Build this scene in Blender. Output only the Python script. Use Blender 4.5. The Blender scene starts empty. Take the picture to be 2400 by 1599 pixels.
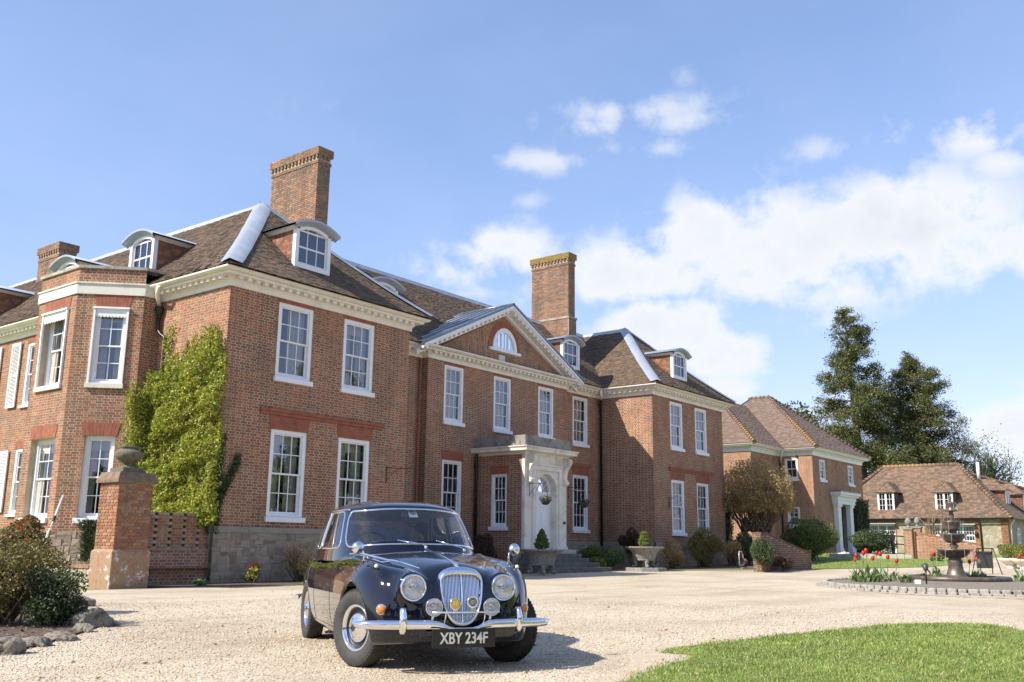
import bpy, bmesh, math, random
import numpy as np
from mathutils import Vector, Matrix
random.seed(7); RNG = np.random.default_rng(11)
S = bpy.context.scene
COL = S.collection
# ------------------------------------------------------------------ camera
CAM_Z = 1.0
f_px, tilt, head, roll = 2250.0, 0.21189, 0.66665, 0.01231
fw = Vector((math.cos(head)*math.cos(tilt), math.sin(head)*math.cos(tilt), math.sin(tilt)))
rt = Vector((math.sin(head), -math.cos(head), 0)); upv = rt.cross(fw)
rt2 = rt*math.cos(roll)+upv*math.sin(roll); up2 = upv*math.cos(roll)-rt*math.sin(roll)
cd = bpy.data.cameras.new('camera'); cam = bpy.data.objects.new('camera', cd); COL.objects.link(cam)
cd.sensor_width = 36.0; cd.lens = f_px/2400*36; cd.clip_end = 3000; cd.clip_start = .05
M = Matrix((rt2, up2, -fw)).transposed().to_4x4(); M.translation = Vector((0, 0, CAM_Z)); cam.matrix_world = M
S.camera = cam
# ------------------------------------------------------------------ light
SUN = Vector((-1, .42, .95)).normalized()
elev = math.asin(SUN.z); az = math.atan2(SUN.x, SUN.y)
sl = bpy.data.lights.new('sun', 'SUN'); so = bpy.data.objects.new('sun', sl); COL.objects.link(so)
sl.energy = 5.0; sl.angle = math.radians(.53); sl.color = (1, .93, .82)
so.rotation_euler = SUN.to_track_quat('Z', 'Y').to_euler(); so.location = (-30, 10, 40)
S.view_settings.view_transform = 'Standard'; S.view_settings.look = 'None'; S.view_settings.gamma = 1
S.view_settings.use_curve_mapping = False
S.view_settings.exposure = 0.55
# sky: Nishita daylight with broken fair-weather cloud all round the dome
w = bpy.data.worlds.new('World'); S.world = w; w.use_nodes = True
N = w.node_tree.nodes; L = w.node_tree.links; N.clear()
def wn(t, **k):
    n = N.new(t)
    for a, b in k.items(): setattr(n, a, b)
    return n
def wm(op, a, b=None, c=None, clamp=False):
    n = wn('ShaderNodeMath', operation=op); n.use_clamp = clamp
    for i, v in enumerate((a, b, c)):
        if v is None: continue
        if isinstance(v, (int, float)): n.inputs[i].default_value = v
        else: L.new(v, n.inputs[i])
    return n.outputs[0]
sky = wn('ShaderNodeTexSky', sky_type='NISHITA'); sky.sun_disc = False
sky.sun_elevation = elev; sky.sun_rotation = az; sky.air_density = 1.15; sky.dust_density = .35; sky.ozone_density = 2.2
tc = wn('ShaderNodeTexCoord'); sep = wn('ShaderNodeSeparateXYZ'); L.new(tc.outputs['Generated'], sep.inputs[0])
zc = wm('MAXIMUM', sep.outputs[2], .02)
den = wm('ADD', zc, .16)
comb = wn('ShaderNodeCombineXYZ')
L.new(wm('DIVIDE', sep.outputs[0], den), comb.inputs[0]); L.new(wm('DIVIDE', sep.outputs[1], den), comb.inputs[1])
def cloud_noise(scale, det, rough, off, vec=None):
    n = wn('ShaderNodeTexNoise'); n.inputs['Scale'].default_value = scale; n.inputs['Detail'].default_value = det
    n.inputs['Roughness'].default_value = rough
    mp = wn('ShaderNodeMapping'); mp.inputs['Location'].default_value = off
    L.new(vec or comb.outputs[0], mp.inputs[0]); L.new(mp.outputs[0], n.inputs['Vector']); return n.outputs['Fac']
# cloud masses: soft ellipsoidal lobes in direction space (they give the banks), broken up by fractal noise
def dirvec(px, py):
    v = (fw*f_px + rt2*(px-1200) - up2*(py-799.5)).normalized(); return v
def lobe(px, py, rx, ry, amp):
    c = dirvec(px, py); ux = Vector((c.y, -c.x, 0)).normalized(); uy = ux.cross(c)
    if uy.z < 0: uy = -uy
    outs = []
    for u, r in ((ux, rx), (uy, ry)):
        n = wn('ShaderNodeVectorMath', operation='DOT_PRODUCT'); L.new(tc.outputs['Generated'], n.inputs[0]); n.inputs[1].default_value = u
        k = wm('SUBTRACT', n.outputs['Value'], c.dot(u)); outs.append(wm('POWER', wm('ABSOLUTE', wm('DIVIDE', k, r/f_px)), 2.0))
    n = wn('ShaderNodeVectorMath', operation='DOT_PRODUCT'); L.new(tc.outputs['Generated'], n.inputs[0]); n.inputs[1].default_value = c
    front = wm('GREATER_THAN', n.outputs['Value'], 0.2)
    g = wm('EXPONENT', wm('MULTIPLY', wm('ADD', outs[0], outs[1]), -1.0))
    return wm('MULTIPLY', wm('MULTIPLY', g, front), amp)
LOBES = [(1500, 640, 260, 75, .8), (1720, 570, 230, 110, .9), (1900, 600, 260, 110, .9), (2130, 540, 200, 115, .95), (2320, 590, 180, 70, .75), (1660, 505, 150, 40, .45), (1830, 455, 110, 36, .45), (1950, 690, 200, 50, .55),
         (1180, 590, 130, 60, .75), (1050, 640, 140, 50, .55), (1120, 690, 80, 35, .45),
         (1560, 770, 150, 75, .9), (1690, 830, 110, 60, .8), (1700, 915, 90, 40, .7), (1430, 800, 70, 50, .5), (1560, 880, 200, 40, .35),
         (1470, 262, 240, 40, .48), (1600, 285, 150, 34, .46), (1390, 300, 110, 40, .44), (1270, 378, 130, 30, .50), (1500, 345, 160, 28, .40), (1240, 470, 60, 22, .34), (1590, 185, 40, 25, .3),
         (2330, 300, 150, 60, .74), (2345, 380, 70, 45, .6), (2130, 310, 110, 36, .42), (1930, 350, 90, 30, .36), (2390, 1010, 110, 60, .85), (1960, 960, 70, 40, .5), (1940, 745, 60, 32, .42), (1810, 760, 60, 25, .36), (2385, 895, 50, 22, .4), (500, 250, 900, 160, .10), (200, 560, 500, 160, .10)]
mass = None
for l in LOBES:
    o = lobe(l[0], l[1], l[2]*1.18, l[3]*1.18, l[4]*(1.28 if l[4] >= .75 else 1.12)); mass = o if mass is None else wm('MAXIMUM', mass, o)
nz1 = cloud_noise(3.2, 9, .58, (3.1, 1.7, 0)); nz2 = cloud_noise(13, 12, .60, (.4, 5.2, 0), tc.outputs['Generated'])
nzb = cloud_noise(1.15, 3, .5, (7.7, 2.2, 0))
away = wm('GREATER_THAN', 0.62, (lambda n: (L.new(tc.outputs['Generated'], n.inputs[0]), setattr(n.inputs[1], 'default_value', fw), n.outputs['Value'])[2])(wn('ShaderNodeVectorMath', operation='DOT_PRODUCT')))
rest = wm('MULTIPLY', wm('MULTIPLY_ADD', nzb, 3.0, -1.35, clamp=True), wm('MULTIPLY', away, .8))
mass = wm('MAXIMUM', mass, rest)
veil = wm('MULTIPLY', wm('MULTIPLY_ADD', cloud_noise(1.7, 6, .55, (2.2, 9.1, .3)), 2.2, -.85, clamp=True), .14)
nz = wm('ADD', wm('MULTIPLY', nz1, .34), wm('MULTIPLY', nz2, .86))
dens = wm('ADD', mass, wm('MULTIPLY', wm('SUBTRACT', nz, .60), 3.3))
mr = wn('ShaderNodeMapRange', interpolation_type='SMOOTHSTEP'); L.new(dens, mr.inputs[0]); mr.inputs[1].default_value = .22; mr.inputs[2].default_value = .86
L.new(wm('MULTIPLY', mr.outputs[0], wm('MULTIPLY', mass, 1.45, clamp=True)), (cov := wn('ShaderNodeMath', operation='MULTIPLY')).inputs[0]); cov.inputs[1].default_value = .97
# cloud body: bright tops, faintly grey undersides (thicker = greyer)
crm = wn('ShaderNodeMapRange'); L.new(dens, crm.inputs[0]); crm.inputs[1].default_value = .6; crm.inputs[2].default_value = 1.5
cmix = wn('ShaderNodeMix', data_type='RGBA'); L.new(crm.outputs[0], cmix.inputs[0])
cmix.inputs[6].default_value = (6.6, 6.75, 7.0, 1); cmix.inputs[7].default_value = (5.6, 5.8, 6.2, 1)
# even brightening and slight blue tint over the whole sky
skg = wn('ShaderNodeMix', data_type='RGBA', blend_type='MULTIPLY'); skg.inputs[0].default_value = 1.0; skg.inputs[7].default_value = (1.84, 1.93, 2.03, 1)
L.new(sky.outputs[0], skg.inputs[6])
# film-like shoulder so that the horizon keeps its blue
vd = wn('ShaderNodeVectorMath', operation='MULTIPLY_ADD'); L.new(skg.outputs[2], vd.inputs[0]); vd.inputs[1].default_value = (.066, .068, .034); vd.inputs[2].default_value = (1, 1, 1)
vq = wn('ShaderNodeVectorMath', operation='DIVIDE'); L.new(skg.outputs[2], vq.inputs[0]); L.new(vd.outputs[0], vq.inputs[1])
mix = wn('ShaderNodeMix', data_type='RGBA'); L.new(wm('MAXIMUM', cov.outputs[0], veil), mix.inputs[0]); L.new(vq.outputs[0], mix.inputs[6]); L.new(cmix.outputs[2], mix.inputs[7])
bg = wn('ShaderNodeBackground'); bg.inputs['Strength'].default_value = .10
L.new(mix.outputs[2], bg.inputs[0]); wo = wn('ShaderNodeOutputWorld'); L.new(bg.outputs[0], wo.inputs[0])
# ------------------------------------------------------------------ helpers
def gz(x, y=0.0):
    t = min(1., max(0., (x-40)/22)); e = .5*t*t*(3-2*t)
    return .0085*(x-12.5)+e - max(0., x-70)*.009
MATS = {}
class NB:
    def __init__(s, name):
        s.m = bpy.data.materials.new(name); s.m.use_nodes = True; s.nt = s.m.node_tree; s.n = s.nt.nodes; s.l = s.nt.links
        s.b = s.n['Principled BSDF']; s.tc = s.n.new('ShaderNodeTexCoord'); s.geo = s.n.new('ShaderNodeNewGeometry'); MATS[name] = s.m
    def set(s, sock, v):
        if isinstance(v, (int, float)): sock.default_value = v
        elif isinstance(v, (tuple, list)): sock.default_value = tuple(v)+((1,) if len(v) == 3 and sock.type == 'RGBA' else ())
        else: s.l.new(v, sock)
    def noise(s, scale, det=4, rough=.55, co='Object', dist=0):
        n = s.n.new('ShaderNodeTexNoise'); n.inputs['Scale'].default_value = scale; n.inputs['Detail'].default_value = det
        n.inputs['Roughness'].default_value = rough; n.inputs['Distortion'].default_value = dist
        s.l.new(s.geo.outputs['Position'] if co == 'World' else s.tc.outputs[co], n.inputs['Vector']); return n.outputs['Fac']
    def vor(s, scale, feat='F1', out='Distance', co='World'):
        n = s.n.new('ShaderNodeTexVoronoi'); n.feature = feat; n.inputs['Scale'].default_value = scale
        s.l.new(s.geo.outputs['Position'] if co == 'World' else s.tc.outputs[co], n.inputs['Vector']); return n.outputs[out]
    def ramp(s, fac, stops, const=False):
        n = s.n.new('ShaderNodeValToRGB'); e = n.color_ramp
        if const: e.interpolation = 'CONSTANT'
        while len(e.elements) < len(stops): e.elements.new(.5)
        for q, (p, c) in zip(e.elements, stops):
            q.position = p; q.color = (c, c, c, 1) if isinstance(c, (int, float)) else tuple(c)+(1,)
        s.l.new(fac, n.inputs[0]); return n.outputs[0]
    def mix(s, fac, a, b, bt='MIX'):
        n = s.n.new('ShaderNodeMix'); n.data_type = 'RGBA'; n.blend_type = bt
        s.set(n.inputs[0], fac); s.set(n.inputs[6], a); s.set(n.inputs[7], b); return n.outputs[2]
    def math(s, op, a, b=0.0, clamp=False):
        n = s.n.new('ShaderNodeMath'); n.operation = op; n.use_clamp = clamp; s.set(n.inputs[0], a); s.set(n.inputs[1], b); return n.outputs[0]
    def bump(s, h, st=.4, d=.02):
        n = s.n.new('ShaderNodeBump'); n.inputs['Strength'].default_value = st; n.inputs['Distance'].default_value = d
        s.l.new(h, n.inputs['Height']); s.l.new(n.outputs[0], s.b.inputs['Normal'])
    def col(s, c): s.set(s.b.inputs['Base Color'], c)
    def p(s, **k):
        for a, v in k.items(): s.set(s.b.inputs[a.replace('_', ' ')], v)
        return s
    def rnd(s): return s.geo.outputs['Random Per Island']
    def sepz(s):
        n = s.n.new('ShaderNodeSeparateXYZ'); s.l.new(s.geo.outputs['Position'], n.inputs[0]); return n.outputs
def simple(name, c, rough=.6, metal=0, var=.18, scale=6, bump=0, bs=40, **k):
    m = NB(name); n = m.noise(scale, 5, .6, 'World')
    lo = tuple(x*(1-var) for x in c); hi = tuple(min(1, x*(1+var)) for x in c)
    m.col(m.ramp(n, [(.3, lo), (.7, hi)])); m.p(Roughness=rough, Metallic=metal, **k)
    if bump: m.bump(m.noise(bs, 4, .6, 'World'), bump, .01)
    return m.m
class MB:
    """collects shapes and links them as ONE mesh object"""
    def __init__(s): s.v = []; s.f = []; s.n = 0; s.sm = []
    def add(s, v, f, smooth=False):
        s.v.append(np.asarray(v, float).reshape(-1, 3)); k = len(s.v[-1])
        for q in f: s.f.append([i+s.n for i in q]); s.sm.append(smooth)
        s.n += k; return s
    def box(s, a, b):
        x0, y0, z0 = a; x1, y1, z1 = b
        return s.add([(x0, y0, z0), (x1, y0, z0), (x1, y1, z0), (x0, y1, z0), (x0, y0, z1), (x1, y0, z1), (x1, y1, z1), (x0, y1, z1)],
                     [(0, 3, 2, 1), (4, 5, 6, 7), (0, 1, 5, 4), (1, 2, 6, 5), (2, 3, 7, 6), (3, 0, 4, 7)])
    def obox(s, o, u, v, w_):
        o, u, v, w_ = map(np.asarray, (o, u, v, w_)); P = [o, o+u, o+u+v, o+v]; P = P+[q+w_ for q in P]
        return s.add(P, [(0, 3, 2, 1), (4, 5, 6, 7), (0, 1, 5, 4), (1, 2, 6, 5), (2, 3, 7, 6), (3, 0, 4, 7)])
    def poly(s, pts): return s.add(pts, [list(range(len(pts)))])
    def tube(s, pts, r, n=8, cap=True, closed=False, flat=None):
        pts = [Vector(p_) for p_ in pts]; m = len(pts); rs = r if hasattr(r, '__len__') else [r]*m; V = []; up = None
        for i, p_ in enumerate(pts):
            a = pts[(i-1) % m] if (closed or i) else p_; b = pts[(i+1) % m] if (closed or i < m-1) else p_
            t = (b-a).normalized()
            if up is None: up = Vector((0, 0, 1)) if abs(t.z) < .9 else Vector((1, 0, 0))
            x = t.cross(up).normalized(); y = x.cross(t).normalized(); up = y
            for k in range(n):
                an = 2*math.pi*k/n; V.append(p_+(x*math.cos(an)+y*math.sin(an)*(flat or 1))*rs[i])
        F = []
        for i in range(m if closed else m-1):
            j = (i+1) % m
            for k in range(n): F.append((i*n+k, i*n+(k+1) % n, j*n+(k+1) % n, j*n+k))
        s.add(V, F, True)
        if cap and not closed: s.f.append([s.n-m*n+k for k in range(n)][::-1]); s.sm.append(False); s.f.append([s.n-n+k for k in range(n)]); s.sm.append(False)
        return s
    def lathe(s, prof, c=(0, 0, 0), n=24, ax=(0, 0, 1), smooth=True, wob=None):
        q = Vector((0, 0, 1)).rotation_difference(Vector(ax)); V = []; c = Vector(c)
        for r, z in prof:
            for k in range(n):
                an = 2*math.pi*k/n; rr = r*(1+(wob(an, z) if wob else 0)); V.append(c+q @ Vector((rr*math.cos(an), rr*math.sin(an), z)))
        F = [(i*n+k, i*n+(k+1) % n, (i+1)*n+(k+1) % n, (i+1)*n+k) for i in range(len(prof)-1) for k in range(n)]
        return s.add(V, F, smooth)
    def ball(s, c, r, n=12, m=8, sq=(1, 1, 1), smooth=True):
        V = []; F = []
        for i in range(m+1):
            th = math.pi*i/m
            for k in range(n):
                an = 2*math.pi*k/n; V.append((c[0]+r*sq[0]*math.sin(th)*math.cos(an), c[1]+r*sq[1]*math.sin(th)*math.sin(an), c[2]-r*sq[2]*math.cos(th)))
        for i in range(m):
            for k in range(n): F.append((i*n+k, i*n+(k+1) % n, (i+1)*n+(k+1) % n, (i+1)*n+k))
        return s.add(V, F, smooth)
    def prism(s, pts, d):
        """extrude a planar polygon by vector d"""
        n = len(pts); P = [Vector(q) for q in pts]; d = Vector(d); V = P+[q+d for q in P]
        return s.add(V, [list(range(n))[::-1], list(range(n, 2*n))]+[(i, (i+1) % n, n+(i+1) % n, n+i) for i in range(n)])
    def build(s, name, mat, parent=None, sub=0, bevel=0):
        me = bpy.data.meshes.new(name); V = np.concatenate(s.v) if s.v else np.zeros((0, 3))
        me.from_pydata(V.tolist(), [], s.f); me.polygons.foreach_set('use_smooth', s.sm); me.update()
        return link(name, me, mat, parent, bevel)
def root_off(o):
    v = Vector((0, 0, 0))
    return o.matrix_basis.copy() if o.parent is None else root_off(o.parent) @ o.matrix_parent_inverse @ o.matrix_basis
def link(name, me, mat, parent=None, bevel=0):
    o = bpy.data.objects.new(name, me); COL.objects.link(o)
    if mat is not None: me.materials.append(MATS[mat] if isinstance(mat, str) else mat)
    if parent is not None:
        o.parent = parent; o.matrix_parent_inverse = root_off(parent).inverted()
    if bevel:
        b = o.modifiers.new('bevel', 'BEVEL'); b.width = bevel; b.segments = 2; b.limit_method = 'ANGLE'
    return o
def raw(name, V, F, mat, parent=None, smooth=False, kind=None):
    """fast mesh of equal-sized faces from arrays"""
    V = np.asarray(V, np.float32).reshape(-1, 3); F = np.asarray(F, np.int32); k = F.shape[1]
    me = bpy.data.meshes.new(name); me.vertices.add(len(V)); me.vertices.foreach_set('co', V.ravel())
    me.loops.add(F.size); me.loops.foreach_set('vertex_index', F.ravel()); me.polygons.add(len(F))
    me.polygons.foreach_set('loop_start', np.arange(0, F.size, k, dtype=np.int32))
    me.polygons.foreach_set('use_smooth', np.full(len(F), smooth))
    me.update(calc_edges=True); me.validate()
    o = link(name, me, mat, parent)
    if kind: o['kind'] = kind
    return o
def thing(name, label, cat, loc=(0, 0, 0), rz=0, group=None):
    o = bpy.data.objects.new(name, None); COL.objects.link(o); o.location = loc; o.rotation_euler = (0, 0, rz); o.empty_display_size = .2
    return tag(o, label, cat, group)
def tag(o, label, cat, group=None):
    o['label'] = label; o['category'] = cat
    if group: o['group'] = group
    return o
def copy_tree(o, parent=None):
    c = o.copy(); COL.objects.link(c)
    if parent is not None: c.parent = parent
    for ch in list(o.children): copy_tree(ch, c)
    return c
def text_mesh(name, txt, size, mat, parent, mtx, ext=.002, sx=1.0, align='CENTER', bold=0):
    cu = bpy.data.curves.new(name, 'FONT'); cu.body = txt; cu.size = size; cu.extrude = ext; cu.align_x = align; cu.align_y = 'CENTER'; cu.offset = bold; cu.resolution_u = 4
    t = bpy.data.objects.new(name, cu); COL.objects.link(t); bpy.context.view_layer.update()
    me = bpy.data.meshes.new_from_object(t.evaluated_get(bpy.context.evaluated_depsgraph_get())); bpy.data.objects.remove(t); bpy.data.curves.remove(cu)
    me.transform(Matrix.Diagonal((sx, 1, 1, 1))); me.transform(mtx); me.name = name; me.materials.clear()
    return link(name, me, mat, parent)
# ------------------------------------------------------------------ materials
def brick_mat(name, island, pal, grime=.35, lime=.0):
    m = NB(name)
    if island: r = m.rnd()
    else:
        oi = m.n.new('ShaderNodeObjectInfo'); r = oi.outputs['Random']
    c = m.ramp(r, pal, True)
    c = m.mix(.55, c, m.ramp(m.noise(55, 3, .6, 'World'), [(.3, (.55, .5, .48)), (.7, (1.3, 1.25, 1.2))]), 'MULTIPLY')
    g = m.ramp(m.noise(.55, 7, .7, 'World'), [(.40, 0.), (.68, 1.)])
    c = m.mix(m.math('MULTIPLY', g, grime*1.35), c, (.11, .085, .065))
    mp = m.n.new('ShaderNodeMapping'); mp.inputs['Scale'].default_value = (2.2, 2.2, .28); m.l.new(m.geo.outputs['Position'], mp.inputs[0]); ns = m.n.new('ShaderNodeTexNoise'); ns.inputs['Scale'].default_value = 1.0; ns.inputs['Detail'].default_value = 6; m.l.new(mp.outputs[0], ns.inputs['Vector'])
    c = m.mix(1.0, c, m.ramp(ns.outputs['Fac'], [(.3, (.74, .73, .72)), (.5, (1.0, 1.0, 1.0)), (.68, (1.16, 1.15, 1.12))]), 'MULTIPLY')
    e = m.ramp(m.noise(3.1, 8, .75, 'World'), [(.66, 0.), (.74, .32)]); c = m.mix(e, c, (.48, .42, .36))
    if lime:
        l = m.ramp(m.noise(1.3, 7, .7, 'World'), [(.58, 0.), (.66, 1.)]); c = m.mix(m.math('MULTIPLY', l, lime), c, (.55, .5, .47))
    m.col(c); m.p(Roughness=.88); m.bump(m.noise(160, 3, .6, 'World'), .35, .004); return m.m
PAL = [(0, (0.343, 0.139, 0.067)), (.2, (0.294, 0.114, 0.057)), (.38, (0.376, 0.169, 0.081)), (.52, (0.254, 0.123, 0.071)), (.66, (0.310, 0.152, 0.081)), (.80, (0.196, 0.123, 0.078)), (.88, (0.229, 0.126, 0.074)), (.94, (0.392, 0.211, 0.114))]
PALR = [(0, (0.341, 0.149, 0.068)), (.25, (0.294, 0.117, 0.062)), (.5, (0.379, 0.195, 0.095)), (.7, (0.266, 0.117, 0.068)), (.88, (0.323, 0.208, 0.122))]
PALC = [(0, (0.327, 0.178, 0.109)), (.2, (0.385, 0.198, 0.109)), (.4, (0.252, 0.159, 0.109)), (.6, (0.445, 0.247, 0.140)), (.75, (0.178, 0.147, 0.120)), (.9, (0.327, 0.237, 0.160))]
PALA = [(0, (0.356, 0.166, 0.084)), (.25, (0.305, 0.135, 0.073)), (.5, (0.399, 0.196, 0.103)), (.7, (0.263, 0.130, 0.073)), (.88, (0.338, 0.183, 0.103))]
brick_mat('brick', True, PAL, .30); brick_mat('brick_single', False, PAL, .30)
brick_mat('brick_red', True, PALR, .18, .35); brick_mat('brick_red_single', False, PALR, .18, .3)
brick_mat('brick_chimney', True, PALC, .4); brick_mat('brick_jamb', True, PALR, .15); brick_mat('brick_annex', True, PALA, .12)
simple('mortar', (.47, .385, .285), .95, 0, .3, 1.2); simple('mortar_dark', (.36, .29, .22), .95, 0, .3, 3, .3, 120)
simple('rubbed_brick', (.29, .10, .06), .9, 0, .25, 5, .2, 90)
def tile_mat(name, pal, moss=.3, mosscol=(.10, .09, .035)):
    m = NB(name); c = m.ramp(m.rnd(), pal, True)
    c = m.mix(.5, c, m.ramp(m.noise(30, 4, .6, 'World'), [(.3, (.6, .58, .55)), (.7, (1.35, 1.3, 1.25))]), 'MULTIPLY')
    g = m.ramp(m.noise(.8, 6, .7, 'World'), [(.5, 0.), (.72, 1.)]); c = m.mix(m.math('MULTIPLY', g, moss), c, mosscol)
    m.col(c); m.p(Roughness=.92); m.bump(m.noise(120, 3, .6, 'World'), .3, .004); return m
TP = [(0, (.125, .083, .055)), (.2, (.10, .072, .052)), (.4, (.155, .098, .062)), (.55, (.078, .062, .048)), (.7, (.135, .096, .066)), (.85, (.19, .115, .07))]
TPP = [(0, (0.198, 0.138, 0.103)), (.25, (0.172, 0.120, 0.095)), (.5, (0.224, 0.161, 0.125)), (.75, (0.155, 0.115, 0.090))]
TPB = [(0, (0.185, 0.117, 0.079)), (.25, (0.141, 0.095, 0.069)), (.5, (0.220, 0.140, 0.092)), (.7, (0.114, 0.081, 0.062)), (.88, (0.211, 0.149, 0.097))]
tile_mat('roof_tile', TP, .5, (.085, .085, .04)); tile_mat('roof_tile_plum', TPP, .12); tile_mat('roof_tile_barn', TPB, .45, (.19, .14, .05)); tile_mat('tile_hung', [(0, (.29, .13, .075)), (.3, (.22, .1, .065)), (.6, (.34, .17, .10)), (.8, (.17, .09, .06))], .15)
simple('tile_under', (.07, .05, .04), .95)
def weathered(name, c, dirt, rough=.55, amt=.5, sc=2.5, **k):
    m = NB(name); g = m.ramp(m.noise(sc, 8, .68, 'World'), [(.48, 0.), (.75, 1.)]); m.col(m.mix(m.math('MULTIPLY', g, amt), c, dirt)); m.p(Roughness=rough, **k)
    m.bump(m.noise(35, 5, .6, 'World'), .12, .01); return m
weathered('white_paint', (.80, .81, .82), (.55, .54, .5), .45, .25)
weathered('cream_paint', (.80, .765, .69), (.48, .42, .33), .55, .45)
weathered('stone_band', (.68, .66, .58), (.3, .29, .24), .8, .6)
weathered('lead', (.36, .40, .46), (.55, .59, .63), .45, .7, 1.5, Metallic=.3)
weathered('lead_dark', (.16, .19, .21), (.34, .37, .38), .3, .8, 1.0, Metallic=.5)
weathered('cast_iron', (.012, .012, .013), (.03, .028, .025), .4, .5)
weathered('pvc_grey', (.06, .06, .06), (.1, .1, .1), .4, .5)
def rubble(name, cols, joint, sc, bumpd=.04):
    m = NB(name); d = m.vor(sc, 'DISTANCE_TO_EDGE'); cell = m.vor(sc, 'F1', 'Color'); hs = m.n.new('ShaderNodeSeparateColor'); m.l.new(cell, hs.inputs[0])
    c = m.ramp(hs.outputs[0], cols); c = m.mix(.5, c, m.ramp(m.noise(14, 6, .7, 'World'), [(.3, (.45, .45, .45)), (.7, (1.4, 1.4, 1.4))]), 'MULTIPLY')
    e = m.ramp(d, [(.0, 0.), (.07, 1.)]); m.col(m.mix(e, joint, c)); m.p(Roughness=.95)
    m.bump(m.mix(.35, e, m.noise(30, 5, .65, 'World')), .7, bumpd); return m.m
rubble('rubble_stone', [(.1, (.16, .135, .11)), (.5, (.26, .225, .185)), (.9, (.2, .17, .15))], (.24, .205, .17), 3.2)
rubble('barn_stone', [(.1, (.34, .28, .18)), (.5, (.44, .38, .27)), (.9, (.28, .24, .17))], (.42, .38, .3), 3.4)
weathered('ashlar', (.30, .27, .22), (.16, .15, .12), .9, .8, 3)
weathered('old_stone', (.42, .40, .35), (.12, .12, .10), .9, .9, 4)
weathered('porch_stone', (.74, .70, .61), (.28, .24, .15), .85, .7, 2)
weathered('porch_top', (.26, .24, .21), (.05, .05, .047), .9, 1.0, 3.5)
def lichen(name, base, spot, sc=9):
    m = NB(name); g = m.ramp(m.noise(sc, 7, .7, 'World'), [(.5, 0.), (.6, 1.)]); c = m.mix(g, base, spot); m.col(c); m.p(Roughness=.95); m.bump(m.noise(45, 7, .75, 'World'), .9, .03); return m.m
lichen('urn_stone', (.30, .285, .25), (.14, .14, .12), 14); lichen('pier_urn', (.19, .165, .12), (.1, .11, .07), 12)
lichen('rock', (.30, .27, .215), (.12, .11, .085), 9); lichen('chimney_lichen', (.30, .21, .04), (.14, .12, .05), 7); lichen('lichen_gold', (.30, .19, .07), (.22, .145, .11), 16)
def glass(name, tint, gloss_tint=(1, 1, 1), base=.10, rough=.0):
    m = NB(name); nt = m.nt; tr = m.n.new('ShaderNodeBsdfTransparent'); tr.inputs[0].default_value = tint+(1,); gl = m.n.new('ShaderNodeBsdfGlossy'); gl.inputs['Roughness'].default_value = rough; gl.inputs[0].default_value = gloss_tint+(1,)
    fr = m.n.new('ShaderNodeLayerWeight'); fr.inputs[0].default_value = .35
    f = m.math('ADD', m.math('MULTIPLY', fr.outputs['Fresnel'], .85), base, True); mx = m.n.new('ShaderNodeMixShader')
    m.l.new(f, mx.inputs[0]); m.l.new(tr.outputs[0], mx.inputs[1]); m.l.new(gl.outputs[0], mx.inputs[2]); m.l.new(mx.outputs[0], m.n['Material Output'].inputs[0])
    bp = m.n.new('ShaderNodeBump'); bp.inputs['Strength'].default_value = .03; bp.inputs['Distance'].default_value = .05; m.l.new(m.noise(2.5, 2, .5, 'World'), bp.inputs['Height'])
    if name == 'window_glass': m.l.new(bp.outputs[0], gl.inputs['Normal'])
    return m.m
glass('window_glass', (.78, .82, .84), (.8, .84, .90), .11); glass('car_glass', (.95, .97, .95), (1, 1, 1), .04); glass('lamp_glass', (.95, .96, .97), (1, 1, 1), .08)
simple('curtain', (.62, .58, .50), .9, 0, .15, 4); simple('blind', (.72, .74, .74), .8, 0, .05); simple('room_dark', (.03, .026, .022), .9)
# foliage: light passes through leaves a little
def leaf(name, pal, trans=.25, rough=.5):
    m = NB(name); c = m.ramp(m.rnd(), pal); c = m.mix(.5, c, m.ramp(m.noise(1.3, 4, .65, 'World'), [(.3, (.55, .58, .5)), (.7, (1.45, 1.38, 1.25))]), 'MULTIPLY'); m.col(c); m.p(Roughness=rough)
    t = m.n.new('ShaderNodeBsdfTranslucent'); m.l.new(c, t.inputs[0]); mx = m.n.new('ShaderNodeMixShader'); mx.inputs[0].default_value = trans
    m.l.new(m.b.outputs[0], mx.inputs[1]); m.l.new(t.outputs[0], mx.inputs[2]); m.l.new(mx.outputs[0], m.n['Material Output'].inputs[0]); return m.m
leaf('leaf_creeper', [(0, (.09, .13, .025)), (.3, (.22, .29, .04)), (.65, (.42, .46, .06)), (.9, (.54, .50, .08)), (1, (.42, .28, .08))], .35)
leaf('leaf_ivy', [(0, (.02, .04, .015)), (.6, (.05, .085, .025)), (1, (.14, .17, .08))], .1, .35)
leaf('leaf_olive', [(0, (0.098, 0.091, 0.028)), (.4, (0.182, 0.154, 0.049)), (.8, (0.308, 0.224, 0.070)), (1, (0.168, 0.168, 0.042))], .2)
leaf('leaf_dark', [(0, (0.025, 0.043, 0.016)), (.6, (0.057, 0.089, 0.030)), (1, (0.122, 0.144, 0.055))], .12)
leaf('leaf_hedge', [(0, (0.048, 0.078, 0.021)), (.6, (0.113, 0.176, 0.043)), (1, (0.227, 0.263, 0.068))], .18)
leaf('leaf_topiary', [(0, (.09, .12, .02)), (.6, (.2, .22, .04)), (1, (.32, .32, .08))], .2)
leaf('leaf_conifer', [(0, (0.036, 0.053, 0.018)), (.5, (0.080, 0.105, 0.029)), (.85, (0.159, 0.165, 0.039)), (1, (0.207, 0.135, 0.046))], .12)
leaf('leaf_far', [(0, (0.120, 0.156, 0.066)), (.6, (0.204, 0.240, 0.088)), (1, (0.288, 0.312, 0.132))], .3)
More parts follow.
